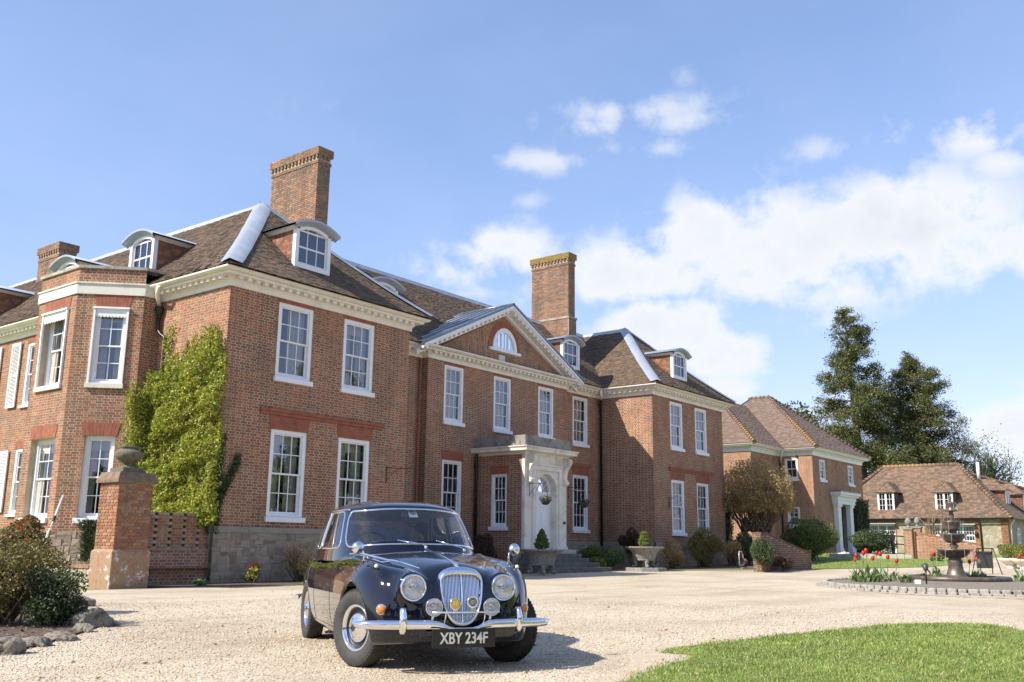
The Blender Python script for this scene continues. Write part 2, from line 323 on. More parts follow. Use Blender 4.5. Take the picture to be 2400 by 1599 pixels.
leaf('leaf_bronze', [(0, (0.234, 0.142, 0.061)), (.4, (0.390, 0.243, 0.101)), (.75, (0.585, 0.405, 0.182)), (1, (0.273, 0.263, 0.101))], .2)
leaf('leaf_maroon', [(0, (.05, .02, .015)), (.5, (.08, .035, .025)), (1, (.06, .06, .02))], .1)
leaf('leaf_tulip', [(0, (.09, .16, .05)), (.6, (.16, .25, .09)), (1, (.26, .33, .15))], .3)
leaf('petal_red', [(0, (.5, .02, .015)), (1, (.75, .06, .03))], .3); leaf('petal_orange', [(0, (.6, .05, .02)), (1, (.7, .25, .04))], .3); leaf('petal_white', [(0, (.7, .7, .65)), (1, (.8, .8, .75))], .3)
leaf('grass_blade', [(0, (0.158, 0.243, 0.046)), (.5, (0.241, 0.333, 0.070)), (.85, (0.356, 0.404, 0.114)), (1, (0.565, 0.450, 0.280))], .3)
simple('bark', (.11, .085, .065), .95, 0, .35, 4, .6, 25); simple('twig', (.2, .15, .1), .9, 0, .3, 8); simple('bark_dark', (.06, .045, .035), .95, 0, .3, 5, .5, 20)
brick_mat('brick_limed', True, PALR, .35, .8); simple('pier_cap', (.20, .14, .09), .95, 0, .35, 8, .5, 60); simple('plinth_limed', (.4, .36, .33), .95); simple('door_dark', (.05, .015, .012), .4); simple('brass', (.55, .4, .16), .35, .8); simple('step_stone', (.14, .13, .115), .95, 0, .35, 4, .4, 50)
PAL_SHADED = [(0, (.17, .085, .055)), (.3, (.12, .07, .05)), (.6, (.20, .10, .065)), (.85, (.09, .065, .05))]
brick_mat('brick_shaded', True, PAL_SHADED, .4)  # ramp wall brick: the shade lying on it is put into the colour
# ------------------------------------------------------------------ pieces made by the thousand: bricks, stones, tiles, leaves
CAMP = np.array([0, 0, CAM_Z])
BOXF = np.array([(0, 1, 5, 4), (1, 2, 6, 5), (2, 3, 7, 6), (3, 0, 4, 7), (4, 5, 6, 7)])
def boxes_mesh(O, U, V, W):
    """N open-backed boxes: origin O, edges U (along), V (up), W (out)"""
    n = len(O); P = np.stack([O, O+U, O+U+V, O+V, O+W, O+U+W, O+U+V+W, O+V+W], 1); F = BOXF[None]+(np.arange(n)*8)[:, None, None]
    return P.reshape(-1, 3), F.reshape(-1, 4)
def spans(u0, u1, z, zt, holes):
    ss = [(u0, u1)]
    for h in holes:
        if h[3] <= z+.02 or h[2] >= zt-.02: continue
        out = []
        for a, b in ss:
            if h[1] <= a or h[0] >= b: out.append((a, b)); continue
            if h[0]-a > .02: out.append((a, h[0]))
            if b-h[1] > .02: out.append((h[1], b))
        ss = out
    return ss
def brick_recs(o, u, L0, z0, z1, holes=(), clip=None, course=.075, bond='flemish', proud=.0034, sizes=None, soldier=False):
    """list of (origin, uvec, vvec, wvec) for a coursed wall face standing on the plan line o + u*t"""
    u = np.array([u[0], u[1], 0.]); nrm = np.array([u[1], -u[0], 0.]); o = np.array([o[0], o[1], 0.]); R = []
    nc = max(1, int(round((z1-z0)/course))); ch = (z1-z0)/nc; j = .022 if sizes else .0125
    for i in range(nc):
        za = z0+i*ch; zb = za+ch; lim = (0, L0) if clip is None else clip((za+zb)/2)
        if lim is None: continue
        for a, b in spans(lim[0], lim[1], za, zb, holes):
            if sizes: t = a
            else: t = a-(0 if i % 2 else .056)
            k = i % 2
            while t < b-.015:
                w_ = random.uniform(*sizes) if sizes else (.216 if (k % 2 == 0) else .1035)
                if bond == 'stretcher': w_ = .216; 
                k += 1; p0 = max(t, a); p1 = min(t+w_, b)
                if b-p1 < .03: p1 = b
                if p1-p0 > .025:
                    d = proud+random.uniform(-.0011, .0011)
                    R.append((o+u*(p0+(j/2 if p0 > a else 0))+np.array([0, 0, za+j/2+random.uniform(-.0015, .0015)]), u*(p1-p0-(j if p0 > a else j/2)), np.array([0, 0, ch-j]), nrm*d))
                t += w_+(0 if sizes else .0095)
    return R
def arr(R): return [np.array([r[i] for r in R]) for i in range(4)]
def stuff_bricks(name, R, mat, parent, jit=0):
    V, F = boxes_mesh(*arr(R))
    if jit: V = V+np.repeat(RNG.normal(0, jit, (len(V)//2, 3)).reshape(-1, 4, 3), 2, 0).reshape(-1, 3)*0+RNG.normal(0, jit, V.shape)*np.array([.8, .8, 1.0])*np.array([1, .25, 1])
    return raw(name, V, F, mat, parent, kind='stuff')
_unit = {}
def single_pieces(name, R, mat, parent):
    """each piece an object of its own; all share one unit block"""
    if mat not in _unit:
        me = bpy.data.meshes.new(name); me.from_pydata([(0, 0, 0), (1, 0, 0), (1, 1, 0), (0, 1, 0), (0, 0, 1), (1, 0, 1), (1, 1, 1), (0, 1, 1)], [], BOXF.tolist()); me.materials.append(MATS[mat]); _unit[mat] = me
    inv = root_off(parent).inverted()
    for o, u, v, w_ in R:
        ob = bpy.data.objects.new(name, _unit[mat]); COL.objects.link(ob); ob.parent = parent; ob.matrix_parent_inverse = inv
        ob.matrix_basis = Matrix(((u[0], v[0], w_[0], o[0]), (u[1], v[1], w_[1], o[1]), (u[2], v[2], w_[2], o[2]), (0, 0, 0, 1)))
def wall_face(mb, o, u, L0, z0, z1, holes=(), depth=.27):
    """mortar face with true openings and reveals"""
    u = np.array([u[0], u[1], 0.]); nrm = np.array([u[1], -u[0], 0.]); o = np.array([o[0], o[1], 0.])
    P = lambda t, z, d=0: o+u*t+np.array([0, 0, z])-nrm*d
    us = sorted({0, L0, *[h[0] for h in holes], *[h[1] for h in holes]}); zs = sorted({z0, z1, *[h[2] for h in holes], *[h[3] for h in holes]})
    for a, b in zip(us, us[1:]):
        for c_, d_ in zip(zs, zs[1:]):
            if any(h[0] <= a+1e-6 and h[1] >= b-1e-6 and h[2] <= c_+1e-6 and h[3] >= d_-1e-6 for h in holes): continue
            mb.poly([P(a, c_), P(b, c_), P(b, d_), P(a, d_)])
    for h in holes:
        a, b, c_, d_ = h[:4]
        for q in ([(a, c_), (a, d_)], [(b, d_), (b, c_)], [(a, d_), (b, d_)], [(b, c_), (a, c_)]):
            mb.poly([P(*q[0]), P(*q[1]), P(*q[1], depth), P(*q[0], depth)])
def tile_slope(e0, d, inw, run, rise, ze, ulim, sag=.14, step=.082, tw=.166, under=None):
    """plain tiles on a slope: e0 eave start, d along the eave, inw horizontally up the slope; ulim(v) -> (u0,u1)"""
    e0 = np.array([e0[0], e0[1], 0.]); d = np.array([d[0], d[1], 0.]); inw = np.array([inw[0], inw[1], 0.])
    def P(u, v, h=0):
        t = v/run; z = ze+rise*t-sag*4*t*(1-t)*(1-.45*t); return e0+d*u+inw*(v-h*.68)+np.array([0, 0, z+h*.73])
    O, U, V, W = [], [], [], []; v = 0.; i = 0
    while v < run-.02:
        v2 = min(run, v+step*1.28); a, b = ulim(min(v+step/2, run)); 
        if under is not None and b > a: under.add([P(a, v, -.012), P(b, v, -.012), P(ulim(v+step)[1] if v+step < run else b, v+step, -.012), P(ulim(v+step)[0] if v+step < run else a, v+step, -.012)], [(0, 1, 2, 3)])
        t = a-(tw/2 if i % 2 else 0)
        while t < b-.01:
            p0 = max(a, t+.0025); p1 = min(b, t+tw-.0025)
            if p1-p0 > .02:
                l = .023+random.uniform(-.007, .010); q0 = P(p0, v, l); 
                O.append(q0); U.append(P(p1, v, l+random.uniform(-.004, .004))-q0); V.append(P(p0, v2, .010)-q0); W.append(P(0, v, .019)-P(0, v, 0))
            t += tw
        v += step; i += 1
    return list(zip(O, U, V, W))
def big_first(R, n):
    c = np.array([r[0]+(r[1]+r[2])/2 for r in R]); a = np.array([np.linalg.norm(r[1])*np.linalg.norm(r[2]) for r in R]); s = a/np.maximum(1, ((c-CAMP)**2).sum(1))
    vis = np.array([(lambda q: abs(q @ np.array(rt2)/max(.1, q @ np.array(fw))) < 1200/f_px)(x-CAMP) for x in c]); s = s*vis
    o = np.argsort(-s); return [R[i] for i in o[:n]], [R[i] for i in o[n:]]
def leaves(name, P, size, mat, parent=None, Nrm=None, aspect=.55, kind=None, flat=0.0):
    P = np.asarray(P, float); n = len(P); a = RNG.normal(size=(n, 3))
    if Nrm is not None: a = a*(1-flat)+np.cross(np.asarray(Nrm), RNG.normal(size=(n, 3)))*flat
    a /= np.linalg.norm(a, axis=1)[:, None]+1e-9; b = np.cross(a, RNG.normal(size=(n, 3))); b /= np.linalg.norm(b, axis=1)[:, None]+1e-9
    s = (size*RNG.uniform(.6, 1.4, n))[:, None]
    V = np.stack([P-a*s*.5, P+b*s*aspect*.5, P+a*s*.5, P-b*s*aspect*.5], 1).reshape(-1, 3); F = np.arange(4*n).reshape(n, 4)
    return raw(name, V, F, mat, parent, kind=kind)
# ------------------------------------------------------------------ the ground
def sheet(name, poly, dz, mat, step=1.0, kind='structure'):
    """flat sheet that follows the ground: ear-clipped outline, z from gz"""
    bm = bmesh.new(); vs = [bm.verts.new((x, y, 0)) for x, y in poly]; bm.faces.new(vs); bmesh.ops.triangulate(bm, faces=bm.faces[:])
    if step:
        xs = [p_[0] for p_ in poly]
        for k in np.arange(math.ceil(min(xs)/step)*step, max(xs), step): bmesh.ops.bisect_plane(bm, geom=bm.verts[:]+bm.edges[:]+bm.faces[:], plane_co=(k, 0, 0), plane_no=(1, 0, 0))
    for v in bm.verts: v.co.z = gz(v.co.x)+dz
    bmesh.ops.recalc_face_normals(bm, faces=bm.faces[:])
    if sum(f.normal.z for f in bm.faces) < 0: bmesh.ops.reverse_faces(bm, faces=bm.faces[:])
    me = bpy.data.meshes.new(name); bm.to_mesh(me); bm.free(); o = link(name, me, mat); o['kind'] = kind; return o
m = NB('gravel'); v1 = m.vor(38, 'F1', 'Color'); hs = m.n.new('ShaderNodeSeparateColor'); m.l.new(v1, hs.inputs[0])
c = m.ramp(hs.outputs[0], [(.0, (.66, .575, .44)), (.3, (.54, .45, .335)), (.5, (.74, .675, .55)), (.7, (.47, .40, .315)), (.85, (.68, .63, .53)), (1, (.57, .44, .30))])
c = m.mix(.8, c, m.ramp(m.vor(38), [(0, 1.15), (.5, .82)]), 'MULTIPLY')
c = m.mix(.9, c, m.ramp(m.noise(.35, 6, .65, 'World'), [(.3, (.72, .66, .58)), (.5, (.95, .92, .87)), (.72, (1.08, 1.06, 1.02))]), 'MULTIPLY')
c = m.mix(.35, c, m.ramp(m.noise(7, 5, .65, 'World'), [(.3, (.7, .68, .65)), (.7, (1.25, 1.25, 1.25))]), 'MULTIPLY')
mp = m.n.new('ShaderNodeMapping'); mp.inputs['Scale'].default_value = (.16, .95, 1); mp.inputs['Rotation'].default_value = (0, 0, .18); m.l.new(m.geo.outputs['Position'], mp.inputs[0]); ns = m.n.new('ShaderNodeTexNoise'); ns.inputs['Scale'].default_value = 1.0; ns.inputs['Detail'].default_value = 5; m.l.new(mp.outputs[0], ns.inputs['Vector'])
c = m.mix(.6, c, m.ramp(ns.outputs['Fac'], [(.32, (.74, .68, .60)), (.48, (1.0, .98, .94)), (.7, (1.07, 1.05, 1.0))]), 'MULTIPLY')
m.col(c); m.p(Roughness=.95); m.bump(m.mix(.4, m.ramp(m.vor(38), [(0, 1.), (.6, 0.)]), m.noise(9, 4, .6, 'World')), .8, .02)
m = NB('lawn_base'); c = m.ramp(m.noise(2.2, 6, .65, 'World'), [(.3, (.16, .225, .045)), (.5, (.22, .28, .065)), (.7, (.30, .31, .11))])
c = m.mix(.5, c, m.ramp(m.noise(70, 3, .6, 'World'), [(.3, (.55, .6, .5)), (.7, (1.4, 1.35, 1.3))]), 'MULTIPLY'); m.col(c); m.p(Roughness=.9); m.bump(m.noise(90, 3, .7, 'World'), .8, .03)
m = NB('soil'); c = m.ramp(m.noise(9, 8, .7, 'World'), [(.3, (.085, .06, .042)), (.5, (.14, .1, .07)), (.7, (.22, .165, .115))]); m.col(c); m.p(Roughness=.97); m.bump(m.noise(26, 7, .7, 'World'), 1.0, .05)
m = NB('soil_grey'); c = m.ramp(m.noise(12, 8, .7, 'World'), [(.3, (.16, .13, .10)), (.5, (.25, .21, .165)), (.7, (.34, .29, .23))]); m.col(c); m.p(Roughness=.97); m.bump(m.noise(30, 7, .7, 'World'), 1.0, .04)
m = NB('sand_wear'); c = m.ramp(m.noise(14, 8, .7, 'World'), [(.3, (.40, .31, .22)), (.7, (.56, .46, .34))]); m.col(c); m.p(Roughness=.97); m.bump(m.noise(40, 6, .7, 'World'), .5, .01)
m = NB('damp_gravel'); c = m.ramp(m.noise(5, 9, .75, 'World'), [(.35, (.34, .25, .16)), (.5, (.46, .37, .26)), (.62, (.60, .52, .40))]); m.col(c); m.p(Roughness=.8); m.bump(m.noise(40, 6, .7, 'World'), .5, .01)
xs = [-1500, -300, -80, -30]+list(range(-20, 96, 2))+[120, 300, 1500]; ys = [-1500, -200, -40, 0, 20, 40, 80, 200, 1500]
gv = [(x, y, gz(min(x, 95))-.03 if -1e3 < x < 1e3 else gz(min(max(x, -40), 95))-.03) for y in ys for x in xs]
nx = len(xs); gf = [(j*nx+i, j*nx+i+1, (j+1)*nx+i+1, (j+1)*nx+i) for j in range(len(ys)-1) for i in range(nx-1)]
o = raw('ground', gv, gf, 'lawn_base'); o['kind'] = 'structure'
sheet('gravel_drive', [(-40, -40), (95, -40), (95, 11.5), (70, 11.7), (52, 11.8), (46, 12.6), (43.5, 14.3), (41, 15.6), (38, 16.9), (34.6, 18.6), (33.6, 20.5), (29, 20.6), (26, 20.4), (22, 19.6), (18, 19.1), (16, 19.0), (14, 19.0), (13.4, 20.3), (11.2, 20.3), (11, 22.5), (9.5, 22.5), (-40, 24)], 0, 'gravel', 2.0)
# near lawn with its worn edge
LAWN = [(6.6, 4.15), (7.4, 4.4), (8.1, 4.52), (8.7, 4.58), (9.0, 4.8), (8.95, 5.08), (9.3, 5.18), (10.2, 5.08), (11.5, 4.86), (12.6, 4.66), (14.05, 4.34), (14.9, 3.9), (15.0, 3.3), (14.1, 2.71), (13.9, 1.8), (14.0, .5), (14.2, -3), (13, -12), (3, -12), (4.5, 1.0), (5.6, 3.2)]
sheet('worn_lawn_edge', [(6.2, 4.3), (7.2, 4.62), (8.0, 4.85), (8.4, 5.12), (8.9, 5.3), (9.6, 5.42), (10.6, 5.22), (11.6, 4.98), (12, 4.0), (9, 3.4), (6.0, 3.2)], .004, 'sand_wear')
sheet('lawn', LAWN, .012, 'lawn_base')
def inside(P, poly):
    x, y = P[:, 0], P[:, 1]; r = np.zeros(len(P), bool); n = len(poly)
    for i in range(n):
        (x1, y1), (x2, y2) = poly[i], poly[(i+1) % n]
        with np.errstate(divide='ignore', invalid='ignore'): r ^= ((y1 > y) != (y2 > y)) & (x < (x2-x1)*(y-y1)/(y2-y1)+x1)
    return r
GZ = np.vectorize(gz)
def in_view(P, m=.02):
    q = P-CAMP; z = q @ np.array(fw); return (z > .5) & (np.abs(q @ np.array(rt2)) < z*(1200/f_px+m)) & (np.abs(q @ np.array(up2)) < z*(800/f_px+m))
def grass(name, poly, n, h, mat='grass_blade', dz=.012, wd=.0045, clump=True, jit=.09):
    a = np.array(poly); lo, hi = a.min(0), a.max(0); P = RNG.uniform(lo, hi, (n*3, 2)); P = P+0; m_ = inside(P+RNG.normal(0, jit, P.shape), poly); P = P[m_]
    Z = GZ(P[:, 0])+dz; P3 = np.c_[P, Z]; P3 = P3[in_view(P3)]; dist = np.linalg.norm(P3-CAMP, axis=1); keep = RNG.random(len(P3)) < np.clip((7.5/dist)**1.0, .15, 1); P3 = P3[keep][:n]; k = len(P3)
    dist = np.linalg.norm(P3-CAMP, axis=1); hh = h*RNG.uniform(.4, 1.3, k)*(.7+.6*np.sin(P3[:, 0]*2.1+np.sin(P3[:, 1]*3.3))**2); an = RNG.uniform(0, 2*np.pi, k); ww = wd*np.clip(dist/7, 1, 2.5)
    t = np.c_[np.cos(an), np.sin(an), 0*an]; le = RNG.normal(0, .45, (k, 3))*hh[:, None]; le[:, 2] = hh
    V = np.stack([P3-t*ww[:, None], P3+t*ww[:, None], P3+le], 1).reshape(-1, 3)
    return raw(name, V, np.arange(3*k).reshape(k, 3), mat, kind='stuff')
g = grass('lawn_grass', LAWN, 260000, .024); g['label'] = 'short bright green grass growing on the foreground lawn'; g['category'] = 'grass'
# loose pebbles on the near gravel
def pebbles(n):
    P = RNG.uniform((1.5, -1.5), (17, 19), (n*4, 2)); d = np.hypot(P[:, 0], P[:, 1]); P = P[(RNG.random(len(P)) < np.clip((5.5/d)**1.6, 0, 1)) & (d > 3.5) & (d < 19)]
    P3 = np.c_[P, GZ(P[:, 0])]; P3 = P3[in_view(P3)]; P3 = P3[~inside(P3[:, :2]+RNG.normal(0, .08, (len(P3), 2)), LAWN)][:n]; P3 = P3[~inside(P3[:, :2], BED)]; k = len(P3)
    base = np.array([(1, 0, 0), (0, 1, 0), (-1, 0, 0), (0, -1, 0), (0, 0, 1.), (0, 0, -.6)]); F = np.array([(0, 1, 4), (1, 2, 4), (2, 3, 4), (3, 0, 4), (1, 0, 5), (2, 1, 5), (3, 2, 5), (0, 3, 5)])
    s = RNG.uniform(.0045, .0115, k)*np.clip(np.hypot(P3[:, 0], P3[:, 1])/8, 1, 1.5); an = RNG.uniform(0, 6.28, k); sc = np.c_[RNG.uniform(.8, 1.5, k), RNG.uniform(.6, 1.1, k), RNG.uniform(.45, .8, k)]*s[:, None]
    B = base[None]*sc[:, None]+RNG.normal(0, .16, (k, 6, 3))*s[:, None, None]; c_, s_ = np.cos(an)[:, None], np.sin(an)[:, None]
    V = np.stack([B[..., 0]*c_-B[..., 1]*s_, B[..., 0]*s_+B[..., 1]*c_, B[..., 2]], -1)+P3[:, None]+np.array([0, 0, .002]); 
    return raw('loose_gravel', V.reshape(-1, 3), (F[None]+(np.arange(k)*6)[:, None, None]).reshape(-1, 3), 'pebble', smooth=True, kind='stuff')
BED = [(-6, 3), (4.35, 9.6), (5.2, 10.3), (6.0, 11.1), (6.75, 11.9), (7.6, 13.6), (8.5, 15.5), (9.0, 17.6), (9.6, 20.5), (9.4, 22.4), (-10, 23)]
m = NB('pebble'); m.col(m.ramp(m.rnd(), [(0, (.62, .52, .38)), (.2, (.47, .36, .24)), (.4, (.70, .62, .48)), (.6, (.36, .30, .235)), (.75, (.57, .51, .42)), (.9, (.52, .36, .22)), (1, (.68, .64, .55))], True)); m.p(Roughness=.8)
g = pebbles(62000); g['label'] = 'loose pale pebbles scattered over the near gravel drive'; g['category'] = 'gravel'
sheet('planting_bed', BED, .02, 'soil')
k = 2600; P = RNG.uniform((3, 8), (9.5, 20), (9000, 2)); P = P[inside(P, BED)][:k]
g = leaves('leaf_litter', np.c_[P, GZ(P[:, 0])+.03+RNG.random(len(P))*.015], .06, 'twig', kind='stuff', Nrm=np.tile([0, 0, 1], (len(P), 1)), flat=.8, aspect=.3); g['label'] = 'brown bark and dead leaves littering the planting bed'; g['category'] = 'leaf litter'
# soil and grass strips against the house
sheet('wall_bed', [(13.4, 20.3), (14, 19.0), (16, 19.0), (18, 19.1), (22, 19.6), (26, 20.4), (28.3, 20.6), (28.3, 24.2), (21.9, 24.3), (21.9, 21.5), (15, 21.5), (12.6, 21.5)], .006, 'soil')
GS = [(15.9, 19.0), (18, 19.1), (22, 19.6), (22, 20.3), (17.5, 19.9), (16.3, 19.5)]
sheet('grass_strip', GS, .02, 'lawn_base'); g = grass('strip_grass', GS, 9000, .06); g['label'] = 'narrow strip of grass along the wall bed behind the car'; g['category'] = 'grass'
sheet('shrub_bed', [(31.2, 24.2), (31.2, 20.8), (33.6, 20.7), (34.7, 19.4), (38, 17.7), (41, 16.4), (43.6, 15), (45, 16), (49, 20), (52, 24), (44.6, 24), (44.6, 21.5), (37.6, 21.5), (37.6, 24.2)], .006, 'soil')
GS2 = [(33.6, 20.6), (34.6, 18.6), (38, 16.9), (41, 15.6), (43.5, 14.3), (43.8, 15.2), (41, 16.6), (38, 17.9), (35, 19.5)]
sheet('far_grass_strip', GS2, .012, 'lawn_base')
# ------------------------------------------------------------------ the country house
H = thing('country_house', 'long two storey red brick manor house with white sash windows and pediment', 'house', (29.8, 21.5, .15))
PANES = []      # (distance, window, matrix)
_pane = None
def sash(o, u, z0, z1, wd, cols, rows, parent, name='window', out=0.0, sill=True, sillmat='white_paint', curtain=0, fr=.115, label=None, sillw=.14, open_=0, bars=.024, inset=.0):
    """sash window: o = plan point of its left end on the wall face, u along, n out"""
    u = Vector((u[0], u[1], 0)); n = Vector((u.y, -u.x, 0)); o = Vector((o[0], o[1], 0))+n*out; Z = Vector((0, 0, 1))
    P = lambda t, z, d=0.: o+u*t+Z*z-n*d
    f = MB()
    def bar(t0, t1, za, zb, d0, d1, mb): mb.obox(P(t0, za, d1), u*(t1-t0), Z*(zb-za), n*(d1-d0))
    d = .012+inset
    bar(0, fr, z0, z1, d, d+.13, f); bar(wd-fr, wd, z0, z1, d, d+.13, f); bar(fr, wd-fr, z1-fr*.85, z1, d, d+.13, f); bar(fr, wd-fr, z0, z0+.07, d, d+.13, f)
    w_ = f.build(name, 'white_paint', parent)
    if label: w_['label'] = label
    a, b, c_, e = fr, wd-fr, z0+.07, z1-fr*.85; mid = (c_+e)/2; st = .045
    for k, (za, zb, dd) in enumerate(((mid-.02, e, .055+inset), (c_, mid+.02, .10+inset))):
        s = MB(); bar(a, a+st, za, zb, dd, dd+.04, s); bar(b-st, b, za, zb, dd, dd+.04, s); bar(a+st, b-st, za, za+(.045 if k == 0 else .075), dd, dd+.04, s); bar(a+st, b-st, zb-.045, zb, dd, dd+.04, s)
        ga, gb, gc, gd = a+st, b-st, za+(.045 if k == 0 else .075), zb-.045; nr = rows//2; cw = (gb-ga)/cols; rh = (gd-gc)/nr
        for i in range(1, cols): bar(ga+cw*i-bars/2, ga+cw*i+bars/2, gc, gd, dd+.004, dd+.036, s)
        for i in range(1, nr): bar(ga, gb, gc+rh*i-bars/2, gc+rh*i+bars/2, dd+.006, dd+.034, s)
        s.build('sash', 'white_paint', w_)
        for i in range(cols):
            for q in range(nr):
                tl = random.uniform(-.004, .004); q0 = P(ga+cw*i+bars/2, gc+rh*q+bars/2, dd+.02+tl); uu = u*(cw-bars)+n*random.uniform(-.004, .004); vv = Z*(rh-bars)+n*random.uniform(-.005, .005)
                PANES.append(((q0-Vector(CAMP)).length, w_, q0, uu, vv, n))
    if sill:
        s = MB(); s.obox(P(-.06, z0-sillw, .06), u*(wd+.12), Z*sillw, n*(.06+.085)); s.build('sill', sillmat, w_, bevel=.008)
    if curtain:
        for side in (0, 1):
            if curtain == 1 or (curtain == 2 and side == 1) or curtain == 3:
                cwd = (wd-2*fr)*(.36 if curtain == 1 else .55 if curtain == 2 else .5); V = []; k = 26
                for i in range(k+1):
                    t = (a if side == 0 else b-cwd)+cwd*i/k; dd = .27+.035*math.sin(i*1.15+side)+.015*math.sin(i*.37); pin = .6 if side == 0 else -.6
                    V += [P(t, c_+.02, dd), P(t+0*pin, (c_+e)/2, dd+.01), P(t, e+.05, dd)]
                s = MB(); s.add(V, [(3*i+q, 3*i+3+q, 3*i+4+q, 3*i+1+q) for i in range(k) for q in (0, 1)], True); s.build('curtain', 'curtain', w_)
    if curtain in (1, 4):
        s = MB(); s.obox(P(a, e-.30, .24), u*(b-a), Z*.32, -n*.02); s.build('pelmet' if curtain == 1 else 'blind', 'curtain' if curtain == 1 else 'blind', w_)
    s = MB(); s.add([P(-.25, z0-.25, .5), P(wd+.25, z0-.25, .5), P(wd+.25, z1+.25, .5), P(-.25, z1+.25, .5), P(-.25, z0-.25, .13), P(wd+.25, z0-.25, .13), P(wd+.25, z1+.25, .13), P(-.25, z1+.25, .13)],
                    [(0, 1, 2, 3), (0, 4, 5, 1), (1, 5, 6, 2), (2, 6, 7, 3), (3, 7, 4, 0)]); s.build('dark_room', 'room_dark', w_)
    return w_
def finish_panes(limit=300):
    global _pane
    if _pane is None:
        _pane = bpy.data.meshes.new('pane'); _pane.from_pydata([(0, 0, 0), (1, 0, 0), (1, 1, 0), (0, 1, 0)], [], [(0, 1, 2, 3)]); _pane.materials.append(MATS['window_glass'])
    PANES.sort(key=lambda r: r[0]); rest = {}
    for i, (d, w_, q0, uu, vv, n) in enumerate(PANES):
        if i < limit:
            ob = bpy.data.objects.new('pane', _pane); COL.objects.link(ob); ob.parent = w_; ob.matrix_parent_inverse = root_off(w_).inverted()
            ob.matrix_basis = Matrix(((uu.x, vv.x, n.x, q0.x), (uu.y, vv.y, n.y, q0.y), (uu.z, vv.z, n.z, q0.z), (0, 0, 0, 1)))
        else: rest.setdefault(w_.name, (w_, []))[1].append((q0, uu, vv))
    for w_, l in rest.values():
        mb = MB()
        for q0, uu, vv in l: mb.poly([q0, q0+uu, q0+uu+vv, q0+vv])
        mb.build('pane', 'window_glass', w_)['kind'] = 'stuff'
    PANES.clear()
BR = []; JB = []; SB = []     # brick and plinth stone records of the house
WALLM = MB()
def facade(o, u, L0, z0, z1, holes=(), clip=None, bricks=True, proud=.0034):
    wall_face(WALLM, o, u, L0, z0, z1, holes)
    if bricks:
        uu = np.array([u[0], u[1], 0.]); oo = np.array([o[0], o[1], 0.])
        for r in brick_recs(o, u, L0, z0, z1, holes, clip, proud=proud):
            t0 = (r[0]-oo) @ uu; t1 = t0+np.linalg.norm(r[1]); z = r[0][2]
            (JB if any(h[2]-.05 < z < h[3]+.1 and ((t1 > h[0]-.26 and t0 < h[0]) or (t0 < h[1]+.26 and t1 > h[1])) and (abs(t1-h[0]) < .27 or abs(t0-h[1]) < .27) and max(h[0]-t0, t1-h[1]) < .30 for h in holes) else BR).append(r)
def rub(o, u, t0, t1, z0, z1, lean=.08, out=.018, parent=None, name='flat_arch'):
    """gauged arch of rubbed red bricks over an opening: wedge shaped voussoirs"""
    u = Vector((u[0], u[1], 0)); n = Vector((u.y, -u.x, 0)); o = Vector((o[0], o[1], 0)); Z = Vector((0, 0, 1)); mb = MB(); k = max(6, int((t1-t0)/.085)); c_ = (t0+t1)/2
    for i in range(k):
        a, b = i/k, (i+1)/k; f = lambda q, top: o+u*((t0-(lean if top else 0))+(t1-t0+(2*lean if top else 0))*q)+Z*(z1 if top else z0)
        g = .0025; P = [f(a, 0)+u*g, f(b, 0)-u*g, f(b, 1)-u*g, f(a, 1)+u*g]; mb.prism(P, n*(out+random.uniform(-.002, .002)))
    return mb.build(name, 'rubbed_brick', parent or WALL)
ZT = 7.85; ZP = 1.45
up = lambda c_, w_: (c_-w_/2, c_+w_/2, 5.6, 7.73); lo = lambda c_, w_, zb=1.74, zt=4.12: (c_-w_/2, c_+w_/2, zb, zt)
LWW = [2.28, 4.74]; HL = [up(c_, 1.25) for c_ in LWW]+[lo(c_, 1.25) for c_ in LWW]
facade((15, 21.5), (1, 0), 6.92, ZP, ZT, HL)
facade((15, 24.8), (0, -1), 3.3, ZP, ZT)
s2 = math.sqrt(.5); BL = math.hypot(1.3, 1.3)
CH = [(.53, 1.44, 5.36, 7.56), (.60, 1.42, 1.64, 3.9)]
facade((13.15, 26.1), (s2, -s2), BL, 1.28, 7.92, CH, proud=.0016); facade((13.15, 26.1), (s2, -s2), BL, 8.27, 8.68, proud=.0016)
FH = [(.44, 1.82, 5.36, 7.56), (.46, 1.86, 1.64, 3.85)]
facade((13.15, 28.3), (0, -1), 2.2, 1.28, 7.92, FH); facade((13.15, 28.3), (0, -1), 2.2, 8.27, 8.68)
facade((14.45, 24.8), (1, 0), .55, 1.28, 7.92)
WALLM.poly([(14.45, 29.6, .2), (13.15, 28.3, .2), (13.15, 28.3, 8.7), (14.45, 29.6, 8.7)]); WALLM.poly([(15, 29.6, .2), (14.45, 29.6, .2), (14.45, 29.6, 8.7), (15, 29.6, 8.7)])
SH = [(46-32.75, 46-31.65, 5.45, 7.6), (46-32.75, 46-31.65, 1.86, 4.0), (46-36.6, 46-35.5, 5.45, 7.6), (46-36.6, 46-35.5, 1.86, 4.0)]
facade((15, 46), (0, -1), 16.4, .9, ZT, SH)
facade((21.92, 24.3), (1, 0), 3.58, 1.2, ZT); facade((25.5, 24.3), (0, -1), .3, 1.2, ZT)
CW = [1.47, 4.42, 7.4]; HC = [up(c_, 1.1) for c_ in CW]+[lo(CW[0], 1.1, 1.8, 4.16), lo(CW[2], 1.1, 1.8, 4.16)]
facade((25.5, 24.0), (1, 0), 8.95, 1.3, ZT, HC)
facade((34.45, 24.3), (1, 0), 3.13, 1.3, ZT, [up(1.5, 1.2), lo(1.5, 1.2, 1.8, 4.2)])
WALLM.poly([(34.45, 24, 0), (34.45, 24.3, 0), (34.45, 24.3, ZT), (34.45, 24, ZT)])
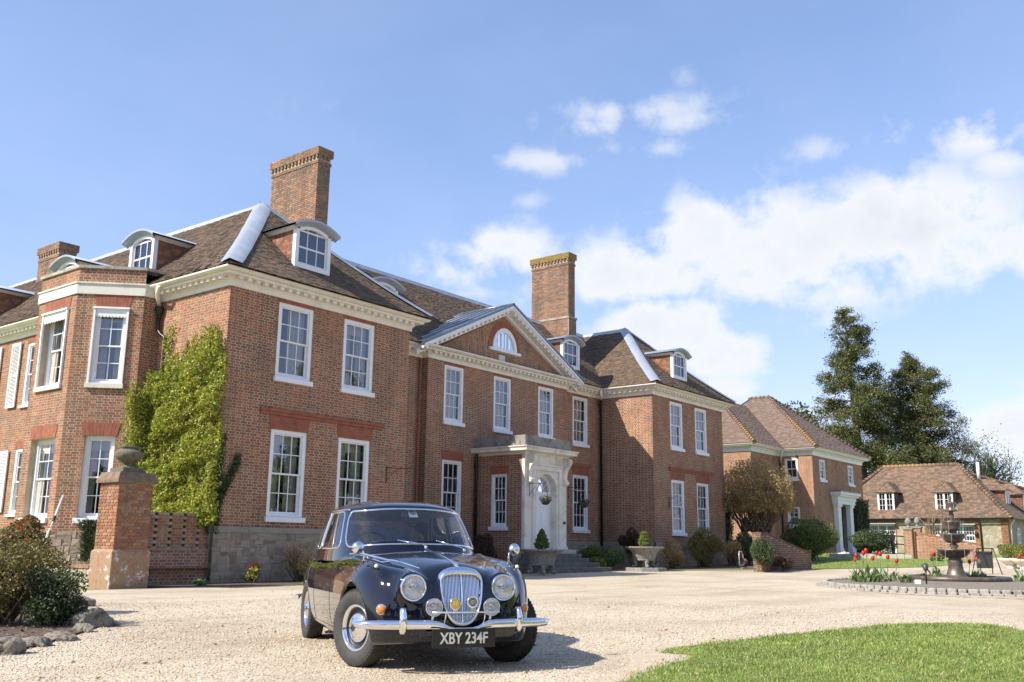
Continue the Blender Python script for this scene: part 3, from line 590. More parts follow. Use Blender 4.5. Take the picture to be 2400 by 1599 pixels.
facade((37.58, 24.3), (0, -1), 2.8, 1.3, ZT)
RWW = [2.22, 4.68]; HR = [up(c_, 1.2) for c_ in RWW]+[lo(c_, 1.2) for c_ in RWW]
facade((37.58, 21.5), (1, 0), 7.02, 1.3, ZT, HR)
for a, b in (((21.92, 21.5), (21.92, 24.3)), ((44.6, 21.5), (44.6, 33)), ((44.6, 33), (15, 46.0))): WALLM.poly([(*a, 0), (*b, 0), (*b, ZT), (*a, ZT)])
# tympanum of the pediment
TY = lambda z: (lambda k: None if k < .08 else (4.48-k, 4.48+k))((10.32-z)/.46)
WALLM.poly([(25.6, 24.0, 8.1), (34.4, 24.0, 8.1), (29.98, 24.0, 10.3)])
BR.extend(brick_recs((25.5, 24.0), (1, 0), 8.95, 8.27, 10.26, [(3.55, 5.41, 8.70, 8.86), (3.62, 5.34, 8.86, 9.2), (3.74, 5.22, 9.2, 9.6), (3.98, 4.98, 9.6, 9.85)], TY))
# porch
facade((28.36, 24.0), (0, -1), 2.24, .2, 4.4, [(.78, 1.53, 1.75, 3.7)])
WALLM.poly([(31.0, 21.76, 0), (31.0, 24, 0), (31.0, 24, 4.4), (31.0, 21.76, 4.4)])
WALL = WALLM.build('wall', 'mortar', H)
b1, b2 = big_first(BR, 300)
single_pieces('brick', b1, 'brick_single', WALL); stuff_bricks('brick', b2, 'brick', WALL); stuff_bricks('jamb_brick', JB, 'brick_jamb', WALL); JB.clear()
# plinths
def plinth(o, u, L0, z1, out=.06, cap=True, mat='rubble_stone'):
    u_ = Vector((u[0], u[1], 0)); n = Vector((u_.y, -u_.x, 0)); o2 = Vector((o[0], o[1], 0))+n*out
    mb = MB(); mb.poly([o2, o2+u_*L0, o2+u_*L0+Vector((0, 0, z1)), o2+Vector((0, 0, z1))]); mb.poly([o2+Vector((0, 0, z1)), o2+u_*L0+Vector((0, 0, z1)), o2+u_*L0-n*out+Vector((0, 0, z1)), o2-n*out+Vector((0, 0, z1))])
    p_ = mb.build('plinth', 'plinth_mortar', WALL)
    for r in brick_recs((o2.x, o2.y), u, L0, -.1, z1-(.15 if cap else 0), course=.19, sizes=(.12, .40), proud=.014):
        q = random.random()
        if q < .38: k = random.uniform(.38, .62); SB.append((p_, (r[0], r[1], r[2]*(k-.04), r[3]))); SB.append((p_, (r[0]+r[2]*(k+.04), r[1], r[2]*(.96-k), r[3]*random.uniform(.7, 1.2))))
        else: SB.append((p_, (r[0]+np.array([0, 0, random.uniform(-.012, .012)]), r[1], r[2], r[3]*random.uniform(.7, 1.3))))
    if cap:
        c_ = MB(); t = 0
        while t < L0-.01:
            w_ = min(random.uniform(.6, 1.1), L0-t); c_.obox(o2+u_*(t+.003)+Vector((0, 0, z1-.15)), u_*(w_-.006), Vector((0, 0, .152)), n*.025); t += w_
        c_.build('plinth_cap', 'ashlar', p_)
m = NB('plinth_stone'); c = m.ramp(m.rnd(), [(0, (.21, .165, .12)), (.3, (.34, .28, .21)), (.55, (.26, .21, .16)), (.8, (.38, .32, .245)), (1, (.30, .22, .145))]); c = m.mix(.6, c, m.ramp(m.noise(7, 8, .72, 'World'), [(.3, (.68, .65, .6)), (.7, (1.3, 1.3, 1.3))]), 'MULTIPLY')
m.col(c); m.p(Roughness=.95); m.bump(m.noise(22, 7, .7, 'World'), .5, .02); simple('plinth_mortar', (.33, .29, .235), .95, 0, .3, 5, .5, 40)
plinth((15, 21.5), (1, 0), 6.92, ZP); plinth((14.45, 24.8), (1, 0), .55, 1.3, .05, False); plinth((21.92, 24.3), (1, 0), 3.58, 1.2, .03); plinth((15, 24.8), (0, -1), 3.3, ZP); plinth((13.15, 26.1), (s2, -s2), BL, 1.3, .05, False); plinth((13.15, 28.3), (0, -1), 2.2, 1.3, .05, False)
plinth((25.5, 24.0), (1, 0), 2.86, 1.3); plinth((31.0, 24.0), (1, 0), 3.45, 1.3); plinth((34.45, 24.3), (1, 0), 3.13, 1.3); plinth((37.58, 24.3), (0, -1), 2.8, 1.3); plinth((37.58, 21.5), (1, 0), 7.02, 1.3)
for p_ in {r[0].name: r[0] for r in SB}.values(): stuff_bricks('stone', [r[1] for r in SB if r[0] is p_], 'plinth_stone', p_, .017)
# rubbed brick dressings
for c_ in LWW:
    rub((15, 21.5), (1, 0), c_-.66, c_+.66, 4.12, 4.5, .06); rub((15, 21.5), (1, 0), c_-.66, c_+.66, 7.73, 7.84, .02)
for c_ in RWW:
    rub((37.58, 21.5), (1, 0), c_-.63, c_+.63, 4.12, 4.46, .06); rub((37.58, 21.5), (1, 0), c_-.63, c_+.63, 7.73, 7.84, .02)
for c_ in CW: rub((25.5, 24), (1, 0), c_-.58, c_+.58, 7.73, 7.84, .02)
for c_ in (CW[0], CW[2]): rub((25.5, 24), (1, 0), c_-.58, c_+.58, 4.16, 4.52, .06)
rub((34.45, 24.3), (1, 0), .87, 2.13, 4.2, 4.55, .06); rub((34.45, 24.3), (1, 0), .87, 2.13, 7.73, 7.84, .02)
for z in (3.9, 7.56): rub((13.15, 26.1), (s2, -s2), .55, 1.45, z, z+.36, .09)
for z in (3.85, 7.56): rub((13.15, 28.3), (0, -1), .46, 1.84, z, z+.36, .09)
for h in SH[:2]: rub((15, 46), (0, -1), h[0]-.04, h[1]+.04, h[3], h[3]+.26, .03)
rub((28.36, 24), (0, -1), .74, 1.57, 3.7, 4.02, .05)
for o_, L0, a in (((15, 21.5), 4.6, 1.25), ((37.58, 21.5), 4.45, 1.4)):
    s = MB(); s.box((o_[0]+a, 21.5-.045, 4.51), (o_[0]+a+L0, 21.5, 4.60)); s.box((o_[0]+a-.03, 21.5-.075, 4.603), (o_[0]+a+L0+.03, 21.5, 4.68)); s.build('brick_label_mould', 'rubbed_brick', WALL)
s = MB(); s.box((34.45+.75, 24.3-.045, 4.56), (34.45+2.3, 24.3, 4.70)); s.build('brick_label_mould', 'rubbed_brick', WALL)
# windows
for c_, cu in zip(LWW, (2, 1)):
    sash((15+c_-.625, 21.5), (1, 0), 5.6, 7.73, 1.25, 3, 4, H, curtain=cu)
    sash((15+c_-.625, 21.5), (1, 0), 1.74, 4.12, 1.25, 3, 4, H, curtain=1)
for c_, cu in zip(CW, (3, 3, 2)): sash((25.5+c_-.55, 24.0), (1, 0), 5.6, 7.73, 1.1, 3, 4, H, curtain=cu)
for c_ in (CW[0], CW[2]): sash((25.5+c_-.55, 24.0), (1, 0), 1.8, 4.16, 1.1, 3, 4, H)
sash((34.45+.9, 24.3), (1, 0), 5.6, 7.73, 1.2, 3, 4, H, curtain=3); sash((34.45+.9, 24.3), (1, 0), 1.8, 4.2, 1.2, 3, 4, H)
for c_ in RWW:
    sash((37.58+c_-.6, 21.5), (1, 0), 5.6, 7.73, 1.2, 3, 4, H, curtain=2); sash((37.58+c_-.6, 21.5), (1, 0), 1.74, 4.12, 1.2, 3, 4, H, curtain=1 if c_ > 3 else 0)
o0 = Vector((13.15, 26.1, 0)); uc = Vector((s2, -s2, 0))
q = o0+uc*.53; sash((q.x, q.y), (s2, -s2), 5.36, 7.56, .91, 2, 4, H, curtain=1, sillmat='stone_band', inset=.03)
q = o0+uc*.60; sash((q.x, q.y), (s2, -s2), 1.64, 3.9, .82, 2, 4, H, curtain=1, inset=.09)
sash((13.15, 28.3-.44), (0, -1), 5.36, 7.56, 1.38, 2, 4, H, curtain=1, sillmat='stone_band', inset=.16); sash((13.15, 28.3-.46), (0, -1), 1.64, 3.85, 1.4, 2, 4, H, curtain=1, inset=.16)
for h in SH: sash((15, 46-h[0]), (0, -1), h[2], h[3], 1.1, 2, 4, H, sillw=.08)
sash((28.36, 24-.78), (0, -1), 1.75, 3.7, .75, 3, 4, H, fr=.08)
def valance(o, u, L0, z0, z1, out, parent):
    u_ = Vector((u[0], u[1], 0)); n = Vector((u_.y, -u_.x, 0)); o2 = Vector((o[0], o[1], 0))+n*out; Z = Vector((0, 0, 1)); s = MB()
    s.obox(o2+Z*z0, u_*L0, Z*(z1-z0), n*.03)
    for k in range(9): s.tube([o2+u_*(L0*(k+.5)/9)+Z*z0-n*.0, o2+u_*(L0*(k+.5)/9)+Z*z0+n*.028], L0/19, 10)
    s.obox(o2-u_*.07+Z*(z0-2.0), u_*.06, Z*(2.0+z1-z0), n*.06); s.obox(o2+u_*(L0+.01)+Z*(z0-2.0), u_*.06, Z*(2.0+z1-z0), n*.06); s.obox(o2-u_*.09+Z*z1, u_*(L0+.18), Z*.05, n*.09)
    s.build('blind_box', 'white_paint', parent)
q = o0+uc*.57; valance((q.x, q.y), (s2, -s2), .83, 7.30, 7.50, .012, H); valance((13.15, 28.3-.48), (0, -1), 1.3, 7.30, 7.50, .012, H)
def shutter(yc, z0, z1, w_=.62):
    f = MB(); x = 15-.05
    for a, b in ((yc-w_/2, yc-w_/2+.055), (yc+w_/2-.055, yc+w_/2)): f.box((x-.04, a, z0), (x+.005, b, z1))
    for a, b in ((z0, z0+.09), (z1-.09, z1), ((z0+z1)/2-.04, (z0+z1)/2+.04)): f.box((x-.038, yc-w_/2+.055, a), (x+.003, yc+w_/2-.055, b))
    sh = f.build('shutter', 'white_paint', H); l = MB(); z = z0+.1
    while z < z1-.1:
        l.obox((x-.036, yc-w_/2+.055, z), (.03, 0, .03), (0, w_-.11, 0), (.006, 0, -.006)); z += .048
    l.build('louvre', 'white_paint', sh)
for z0, z1 in ((5.43, 7.67), (1.93, 3.97)):
    for yc in (33.43, 30.99, 34.85): shutter(yc, z0, z1)
# stone band and coping of the bay
def sweep(name, path, prof, mat, parent, closed=False):
    pts = [Vector((a, b, 0)) for a, b in path]; V = []; k = len(prof); m_ = len(pts)
    for i, p_ in enumerate(pts):
        nn = []
        if i > 0: d = (p_-pts[i-1]).normalized(); nn.append(Vector((d.y, -d.x, 0)))
        if i < m_-1: d = (pts[i+1]-p_).normalized(); nn.append(Vector((d.y, -d.x, 0)))
        mi = (nn[0]+nn[-1]).normalized(); mi = mi/max(.3, mi.dot(nn[0]))
        V += [p_+mi*a+Vector((0, 0, z)) for a, z in prof]
    F = [(i*k+q, (i+1)*k+q, (i+1)*k+q+1, i*k+q+1) for i in range(m_-1) for q in range(k-1)]+[list(range(k))[::-1], [(m_-1)*k+q for q in range(k)]]
    return MB().add(V, F).build(name, mat, parent)
BAY = [(15, 29.6), (14.45, 29.6), (13.15, 28.3), (13.15, 26.1), (14.45, 24.8), (15, 24.8)]
sweep('stone_band', BAY, [(0, 7.92), (.05, 7.92), (.05, 8.22), (.085, 8.225), (.085, 8.27), (0, 8.275)], 'stone_band', H)
sweep('coping', BAY, [(-.3, 8.68), (.06, 8.68), (.07, 8.76), (-.3, 8.78)], 'old_stone', H)
s = MB(); s.poly([(a, b, 8.6) for a, b in BAY]); s.build('bay_roof', 'lead_dark', H)
# cornice
PROF = [(0, 7.84), (.055, 7.84), (.06, 7.95), (.10, 7.99), (.115, 8.0), (.115, 8.09), (.33, 8.093), (.335, 8.14), (.36, 8.15)]
GUT = [(.345, 8.152), (.43, 8.17), (.48, 8.21), (.49, 8.25), (.465, 8.262), (.45, 8.23), (.30, 8.225)]
CP = [(15, 24.78), (15, 21.5), (21.92, 21.5), (21.92, 24.3), (25.5, 24.3), (25.5, 24.0), (34.45, 24.0), (34.45, 24.3), (37.58, 24.3), (37.58, 21.5), (44.6, 21.5), (44.6, 33)]
for path in (CP, [(15, 46), (15, 29.6)]):
    co = sweep('cornice', path, PROF, 'cream_paint', H); gu = sweep('gutter', path, GUT, 'cream_paint', H); dm = None
    for (ax, ay), (bx, by) in zip(path, path[1:]):
        L0 = math.hypot(bx-ax, by-ay); u = Vector(((bx-ax)/L0, (by-ay)/L0, 0)); n = Vector((u.y, -u.x, 0))
        if u.y > .5 and ax > 20: continue
        k = int(L0/.27)
        for i in range(k):
            p_ = Vector((ax, ay, 0))+u*((i+.5)*L0/k-.065)+n*.114
            if dm is None:
                dm = MB().box((0, 0, 8.005), (.13, .16, 8.094)).build('modillion', 'cream_paint', co).data; bpy.data.objects.remove(bpy.data.objects[-1]) if False else None
                ob = [c for c in co.children][-1]
            else:
                ob = bpy.data.objects.new('modillion', dm); COL.objects.link(ob); ob.parent = co; ob.matrix_parent_inverse = root_off(co).inverted()
            ob.matrix_basis = Matrix(((u.x, n.x, 0, p_.x), (u.y, n.y, 0, p_.y), (0, 0, 1, 0), (0, 0, 0, 1)))
# roofs
ROOF = MB(); TL = []
R1 = 3.65
TL += tile_slope((14.52, 46), (0, -1), (1, 0), 3.93, R1, 8.25, lambda v: (0, 46-20.95-v*4.05/3.93), under=ROOF)
TL += tile_slope((14.52, 20.95), (1, 0), (0, 1), 4.05, R1, 8.25, lambda v: (v*.97, 7.86-v*.97), under=ROOF)
pedx = lambda v: max(0., 5.28-max(0., v-.02)*2.06)
TL += tile_slope((20, 23.75), (1, 0), (0, 1), 3.85, R1, 8.25, lambda v: (max(-1.5, 2.38-v*1.02), 9.92-pedx(v)), under=ROOF)
TL += tile_slope((20, 23.75), (1, 0), (0, 1), 3.85, R1, 8.25, lambda v: (9.92+pedx(v), 17.1+v*1.04), under=ROOF)
TL += tile_slope((37.1, 28), (0, -1), (1, 0), 4.0, R1, 8.25, lambda v: (4.25-v*.97, 7.05-v*1.0125), under=ROOF)
TL += tile_slope((37.1, 20.95), (1, 0), (0, 1), 4.05, R1, 8.25, lambda v: (v*.985, 8.0-v*.985), under=ROOF)
T = 8.25+R1
for q in ([(22.38, 20.95, 8.25), (22.38, 32, 8.25), (18.45, 32, T), (18.45, 25, T)], [(45.1, 20.95, 8.25), (45.1, 34, 8.25), (41.1, 34, T), (41.1, 25, T)], [(15, 31.6, 8.25), (44.6, 31.6, 8.25), (41.1, 27.6, T), (18.45, 27.6, T)],
          [(22.38, 31, 8.25), (22.38, 46, 8.25), (18.45, 46, T), (18.45, 31, T)], [(37.1, 28, 8.25), (37.1, 34, 8.25), (41.1, 34, T), (41.1, 28, T)], [(14.52, 46, 8.2), (22.38, 46, 8.2), (18.45, 46, T)], [(15, 21.5, 8.2), (21.9, 21.5, 8.2), (21.9, 46, 8.2), (15, 46, 8.2)], [(21.9, 24.3, 8.19), (37.58, 24.3, 8.19), (37.58, 33, 8.19), (21.9, 33, 8.19)], [(37.58, 21.5, 8.2), (44.6, 21.5, 8.2), (44.6, 34, 8.2), (37.58, 34, 8.2)]): ROOF.poly(q)
RF = ROOF.build('roof', 'tile_under', H)
t1, t2 = big_first(TL, 300)
m = NB('roof_tile_single'); oi = m.n.new('ShaderNodeObjectInfo'); c = m.ramp(oi.outputs['Random'], TP, True); c = m.mix(.5, c, m.ramp(m.noise(30, 4, .6, 'World'), [(.3, (.6, .58, .55)), (.7, (1.35, 1.3, 1.25))]), 'MULTIPLY'); m.col(c); m.p(Roughness=.92)
single_pieces('roof_tile', t1, 'roof_tile_single', RF); stuff_bricks('roof_tile', t2, 'roof_tile', RF)
def hip(a, b, wd, sag=.14, mat='lead', name='lead_hip', up_=.10, sides=None):
    """lead flashing dressed over a hip: a = eaves corner, b = ridge end"""
    a, b = Vector(a), Vector(b); V = []; k = 14; d = (b-a); h = Vector((d.x, d.y, 0)).normalized(); sx = Vector((1 if d.x > 0 else -1, 0, 0)); sy = Vector((0, 1 if d.y > 0 else -1, 0))
    for i in range(k+1):
        t = i/k; p_ = a+d*t; p_.z += -sag*4*t*(1-t)*(1-.45*t)+up_; e = .012*math.sin(i*2.1)
        # across each slope: along the two eaves directions
        r1 = -sx*wd; r2 = -sy*wd
        l1 = p_-r1*1.0+Vector((0, 0, 0)); 
        V += [p_+sy*(-wd)*(0)+sx*wd*(1+e)+Vector((0, 0, -.0)), p_+Vector((0, 0, .045)), p_+sy*wd*(1-e)]
    F = [(3*i+q, 3*i+3+q, 3*i+4+q, 3*i+1+q) for i in range(k) for q in (0, 1)]
    mb = MB().add(V, F, True); return mb.build(name, mat, RF)
hip((14.48, 20.9, 8.24), (18.45, 25.05, T), .42); hip((22.42, 20.9, 8.24), (18.45, 25.05, T), .16); hip((37.06, 20.9, 8.24), (41.1, 25.0, T), .36); hip((45.14, 20.9, 8.24), (41.1, 25.0, T), .16)
def ridge(a, b, wd=.17):
    a, b = Vector(a), Vector(b); d = (b-a).normalized(); n = Vector((d.y, -d.x, 0)); mb = MB(); P = []
    for p_ in (a, b): P += [p_-n*wd+Vector((0, 0, -wd*.86+.02)), p_-n*.05+Vector((0, 0, .05)), p_+n*.05+Vector((0, 0, .05)), p_+n*wd+Vector((0, 0, -wd*.86+.02))]
    mb.add(P, [(q, q+4, q+5, q+1) for q in range(3)]); mb.tube([a+Vector((0, 0, .05)), b+Vector((0, 0, .05))], .05, 8); mb.build('lead_ridge', 'lead', RF)
ridge((18.45, 25.0, T), (18.45, 46, T)); ridge((41.1, 25, T), (41.1, 34, T)); ridge((18.45, 27.6, T), (41.1, 27.6, T))
# pediment: raking cornice, lead roof
PM = MB(); AP = Vector((29.92, 23.5, 10.66))
def rake(x0, name):
    a = Vector((x0, 23.5, 8.2)); d = AP-a; mb = MB(); Yd = Vector((0, .5, 0))
    for (dz0, dz1, y0, y1) in ((-.10, 0, -.02, .5), (-.17, -.10, .04, .5), (-.36, -.17, .36, .5)):
        p_ = [a+Vector((0, y0, dz0)), AP+Vector((0, y0, dz0)), AP+Vector((0, y0, dz1)), a+Vector((0, y0, dz1))]
        if x0 > 29: p_ = p_[::-1]
        mb.prism(p_, Vector((0, y1-y0, 0)))
    r_ = mb.build('raking_cornice', 'white_paint', H); n_ = 19
    for i in range(n_):
        p_ = a+d*((i+.9)/(n_+.8)); s = 1 if x0 < 29 else -1; sl_ = d.z/abs(d.x); m2 = MB(); x1, x2 = p_.x-.065, p_.x+.065
        z_ = lambda x: a.z+(x-a.x)*d.z/d.x-.185
        m2.add([(x1, 23.56, z_(x1)-.09), (x2, 23.56, z_(x2)-.09), (x2, 23.85, z_(x2)-.09), (x1, 23.85, z_(x1)-.09), (x1, 23.56, z_(x1)+.012), (x2, 23.56, z_(x2)+.012), (x2, 23.85, z_(x2)+.012), (x1, 23.85, z_(x1)+.012)], [(0, 3, 2, 1), (4, 5, 6, 7), (0, 1, 5, 4), (1, 2, 6, 5), (2, 3, 7, 6), (3, 0, 4, 7)])
        m2.build('modillion', 'cream_paint', r_)
    f = MB(); q = [a+Vector((-.12 if x0 < 29 else .12, -.05, -.03)), AP+Vector((0, -.05, .012)), AP+Vector((0, -.05, .10)), a+Vector((-.12 if x0 < 29 else .12, -.05, .06))]
    if x0 > 29: q = q[::-1]
    f.prism(q, Vector((0, .08, 0))); f.build('lead_verge', 'lead_dark', H)
rake(24.75, 'L'); rake(35.05, 'R')
mb = MB(); yb = 26.45
for x0 in (24.6, 35.2):
    mb.poly([(x0, 23.47, 8.25), (29.92, 23.47, 10.70), (29.92, yb, 10.70), (x0, 23.8, 8.26)])
PRF = mb.build('pediment_roof', 'lead_dark', H)
for k in range(1, 6):
    y = 23.6+k*.5; t = (y-23.8)/(yb-23.8); t = max(0, t); x0 = 24.6+(29.92-24.6)*t; z0 = 8.26+(10.70-8.26)*t
    for sgn in (1, -1):
        xa = x0 if sgn > 0 else 59.84-x0; MB().tube([(xa, y, z0+.02), (29.92, y, 10.72)], .03, 6).build('standing_seam', 'lead', PRF)
MB().tube([(29.92, 23.45, 10.72), (29.92, yb, 10.72)], .05, 8).build('lead_ridge', 'lead_dark', PRF)
# lunette window of the pediment
fc = Vector((29.98, 24.0, 8.88)); arc = lambda r, k=20, a0=0, a1=math.pi: [(fc.x-r*math.cos(a0+(a1-a0)*i/k), fc.z+r*1.14*math.sin(a0+(a1-a0)*i/k)) for i in range(k+1)]
def ring(mb, r0, r1, y0, y1, k=22):
    A, B = arc(r0, k), arc(r1, k)
    for i in range(k): mb.prism([(A[i][0], y0, A[i][1]), (A[i+1][0], y0, A[i+1][1]), (B[i+1][0], y0, B[i+1][1]), (B[i][0], y0, B[i][1])], (0, y1-y0, 0))
mb = MB(); ring(mb, .78, 1.02, 23.975, 24.02, 26); mb.build('brick_arch', 'rubbed_brick', WALL)
mb = MB(); ring(mb, .62, .78, 23.93, 24.03)
for x in (-.21, .21): mb.box((fc.x+x-.035, 23.95, fc.z), (fc.x+x+.035, 24.0, fc.z+.74))
for x in (-.45, .45, 0): mb.box((fc.x+x-.012, 23.96, fc.z), (fc.x+x+.012, 23.995, fc.z+(.46 if x else .76)))
mb.box((fc.x-.78, 23.94, fc.z-.02), (fc.x+.78, 24.0, fc.z+.05)); LU = mb.build('lunette_window', 'white_paint', H)
mb = MB(); mb.box((fc.x-1.0, 23.88, fc.z-.13), (fc.x+1.0, 24.02, fc.z-.021)); mb.build('sill', 'white_paint', LU)
mb = MB(); A = arc(.64); mb.poly([(x, 23.985, z) for x, z in A]); mb.build('pane', 'window_glass', LU)
mb = MB(); mb.poly([(x, 23.993, z) for x, z in arc(.66)]); mb.build('dark_room', 'room_dark', LU); mb = MB(); mb.box((29.62, 23.955, 8.38), (30.0, 24.0, 8.62)); mb.build('date_stone', 'stone_band', WALL)
# dormers
def dormer(face, u, zb, label=None, w_=1.36, back=1.7, mat='white_paint'):
    u = Vector((u[0], u[1], 0)); n = Vector((u.y, -u.x, 0)); o = Vector((face[0], face[1], 0)); Z = Vector((0, 0, 1)); h = w_/2; ze = zb+1.16; pk = .26
    P = lambda t, d, z: o+u*t+n*d+Z*z
    ar = lambda t, hw, p_: p_*(1-(t/hw)**2)
    f = MB(); fr = .13
    for a, b, c_, e in ((-h, -h+fr, zb, ze+.02), (h-fr, h, zb, ze+.02), (-h+fr, h-fr, zb, zb+.13)): f.obox(P(a, -.14, c_), u*(b-a), Z*(e-c_), n*.14)
    k = 12
    for i in range(k):
        a, b = -h+fr+(2*h-2*fr)*i/k, -h+fr+(2*h-2*fr)*(i+1)/k; g = lambda t: ze-.10+ar(t, h, .2)
        f.add([P(a, 0, g(a)), P(b, 0, g(b)), P(b, 0, g(b)+.2), P(a, 0, g(a)+.2), P(a, -.14, g(a)), P(b, -.14, g(b)), P(b, -.14, g(b)+.2), P(a, -.14, g(a)+.2)], [(0, 1, 2, 3), (7, 6, 5, 4), (0, 4, 5, 1), (3, 2, 6, 7)])
    D = f.build('dormer', mat, H)
    if label: D['label'] = label
    s = MB(); a0, a1, c0, c1 = -h+fr, h-fr, zb+.13, ze+.10
    for i in range(4): t = a0+(a1-a0)*i/3; wv = .045 if i in (0, 3) else .026; t = t if i not in (0, 3) else (t if i == 0 else t-wv); s.obox(P(t-(wv/2 if i in (1, 2) else 0), -.11, c0), u*wv, Z*(c1-c0), n*.04)
    for z, wv in ((c0, .06), ((c0+c1)/2-.06, .05), (c1-.12, .05)): s.obox(P(a0, -.112, z), u*(a1-a0), Z*wv, n*.04)
    s.build('sash', 'white_paint', D)
    for i in range(3):
        for za, zb2 in ((c0+.06, (c0+c1)/2-.06), ((c0+c1)/2-.01, c1+.06)):
            ta = a0+(a1-a0)*i/3+.013; PANES.append(((P(ta, 0, za)-Vector(CAMP)).length, D, P(ta, -.09, za), u*((a1-a0)/3-.026)+n*random.uniform(-.006, .006), Z*(zb2-za)+n*random.uniform(-.006, .006), n))
    s = MB(); s.add([P(-h, -.6, zb-.2), P(h, -.6, zb-.2), P(h, -.6, ze+.1), P(-h, -.6, ze+.1)], [(0, 1, 2, 3)]); s.build('dark_room', 'room_dark', D)
    # roof: thin vault with a moulded edge
    r_ = MB(); hw = h+.2; V = []; k = 16; bk = back+.5
    for i in range(k+1):
        t = -hw+2*hw*i/k; z = ze+.06+ar(t, hw, pk); V += [P(t, .2, z-.02), P(t, .2, z+.045), P(t, -bk, z+.045), P(t, -bk, z-.02), P(t*.93, .1, z-.09), P(t*.93, .0, z-.13)]
    for i in range(k):
        a, b = 6*i, 6*i+6; r_.f += [[q+r_.n for q in f_] for f_ in ((a, b, b+1, a+1), (a+1, b+1, b+2, a+2), (a, a+4, b+4, b), (a+4, a+5, b+5, b+4), (a+3, a, b, b+3))]; r_.sm += [False, True, False, False, True]
    r_.v.append(np.array([list(q) for q in V])); r_.n += len(V); r_.build('dormer_roof', 'lead' if back else 'lead', D)
    for sg in (-1, 1):
        fb = MB(); x = sg*(h+.13)
        fb.add([P(sg*h, .06, ze-.02), P(x, .06, ze+.07), P(x, -back*.98, ze+.07), P(sg*h, -back*.98, ze-.02)], [(0, 1, 2, 3)]); fb.build('fascia', 'white_paint', D)
        ck = MB(); ck.add([P(sg*(h-.03), -.13, zb-.05), P(sg*(h-.03), -back, ze+.05), P(sg*(h-.03), -.13, ze+.05)], [(0, 1, 2)]); CK = ck.build('cheek', 'tile_under', D); R = []
        z = zb
        i = 0
        while z < ze+.02:
            dmax = back*max(.04, (z-zb)/(ze-zb)); t = .0 if i % 2 else .08
            a = .14
            while a < dmax-.03:
                b = min(dmax, a+(.165 if a > .15 or i % 2 else .09)); q0 = P(sg*(h-.02), -a-.003, z); R.append((np.array(q0), np.array(-n*(b-a-.006)), np.array(Z*.11), np.array(u*sg*(.014+random.uniform(-.004, .006))))); a = b
            z += .1; i += 1
        if R: stuff_bricks('hung_tile', R, 'tile_hung', CK)
    return D
dormer((15.45, 26.95), (0, -1), 9.06, 'white arched dormer on the sunlit side roof'); dormer((18.05, 21.85), (1, 0), 9.03, 'white arched dormer over the front of the nearer wing')
dormer((15.45, 31.6), (0, -1), 9.06, 'dormer half hidden behind the bay parapet'); dormer((15.45, 37.6), (0, -1), 9.06)
dormer((35.72, 24.62), (1, 0), 9.06, 'arched dormer beside the pediment'); dormer((23.75, 24.62), (1, 0), 9.06, 'arched dormer partly hidden by the lead hip'); dormer((40.85, 21.8), (1, 0), 9.0, 'white arched dormer over the front of the farther wing')
# chimneys
def chimney(x0, x1, y0, y1, zb, zt, label, lich=False, collar=None):
    mb = MB(); mb.box((x0+.012, y0+.012, zb), (x1-.012, y1-.012, zt-.62)); 
    for a, z0, z1 in ((.03, zt-.62, zt-.5), (.012, zt-.5, zt-.3), (.075, zt-.3, zt-.0)): mb.box((x0-a+.012, y0-a+.012, z0), (x1+a-.012, y1+a-.012, z1-.002))
    if collar: mb.box((x0-.05, y0-.05, zb), (x1+.05, y1+.05, collar)); mb.box((x0-.09, y0-.09, collar), (x1+.09, y1+.09, collar+.1))
    C = mb.build('chimney', 'mortar_dark', H); C['label'] = label
    R = []; Rc = []
    for a, z0, z1, dst in ((0, (collar or zb)+.1, zt-.62, R), (.03, zt-.62, zt-.5, R), (.075, zt-.3, zt, Rc)):
        dst += brick_recs((x0-a, y1+a), (0, -1), y1-y0+2*a, z0, z1); dst += brick_recs((x0-a, y0-a), (1, 0), x1-x0+2*a, z0, z1); dst += brick_recs((x1+a, y0-a), (0, 1), y1-y0+2*a, z0, z1)
    if collar: R += brick_recs((x0-.06, y1), (0, -1), y1-y0, zb, collar); R += brick_recs((x0, y0-.06), (1, 0), x1-x0, zb, collar)
    k = 0; y = y0-.02
    while y < y1:   # dentil course
        R.append((np.array([x0, y+.1, zt-.42]), np.array([0, -.1, 0]), np.array([0, 0, .12]), np.array([-.06, 0, 0]))); y += .2
    x = x0
    while x < x1-.08: R.append((np.array([x, y0, zt-.42]), np.array([.1, 0, 0]), np.array([0, 0, .12]), np.array([0, -.06, 0]))); x += .2
    stuff_bricks('brick', R, 'brick_chimney', C); stuff_bricks('cap_brick', Rc, 'chimney_lichen' if lich else 'brick_chimney', C)
chimney(21.42, 22.0, 25.95, 28.6, 9, 15.27, 'tall brown brick chimney above the nearer wing')
chimney(37.4, 37.95, 25.95, 28.2, 9, 15.3, 'tall brick chimney with yellow lichen on its cap', True, 11.95)
chimney(18.0, 18.7, 37.6, 39.3, 10.5, 12.95, 'short chimney behind the bay at the left end')
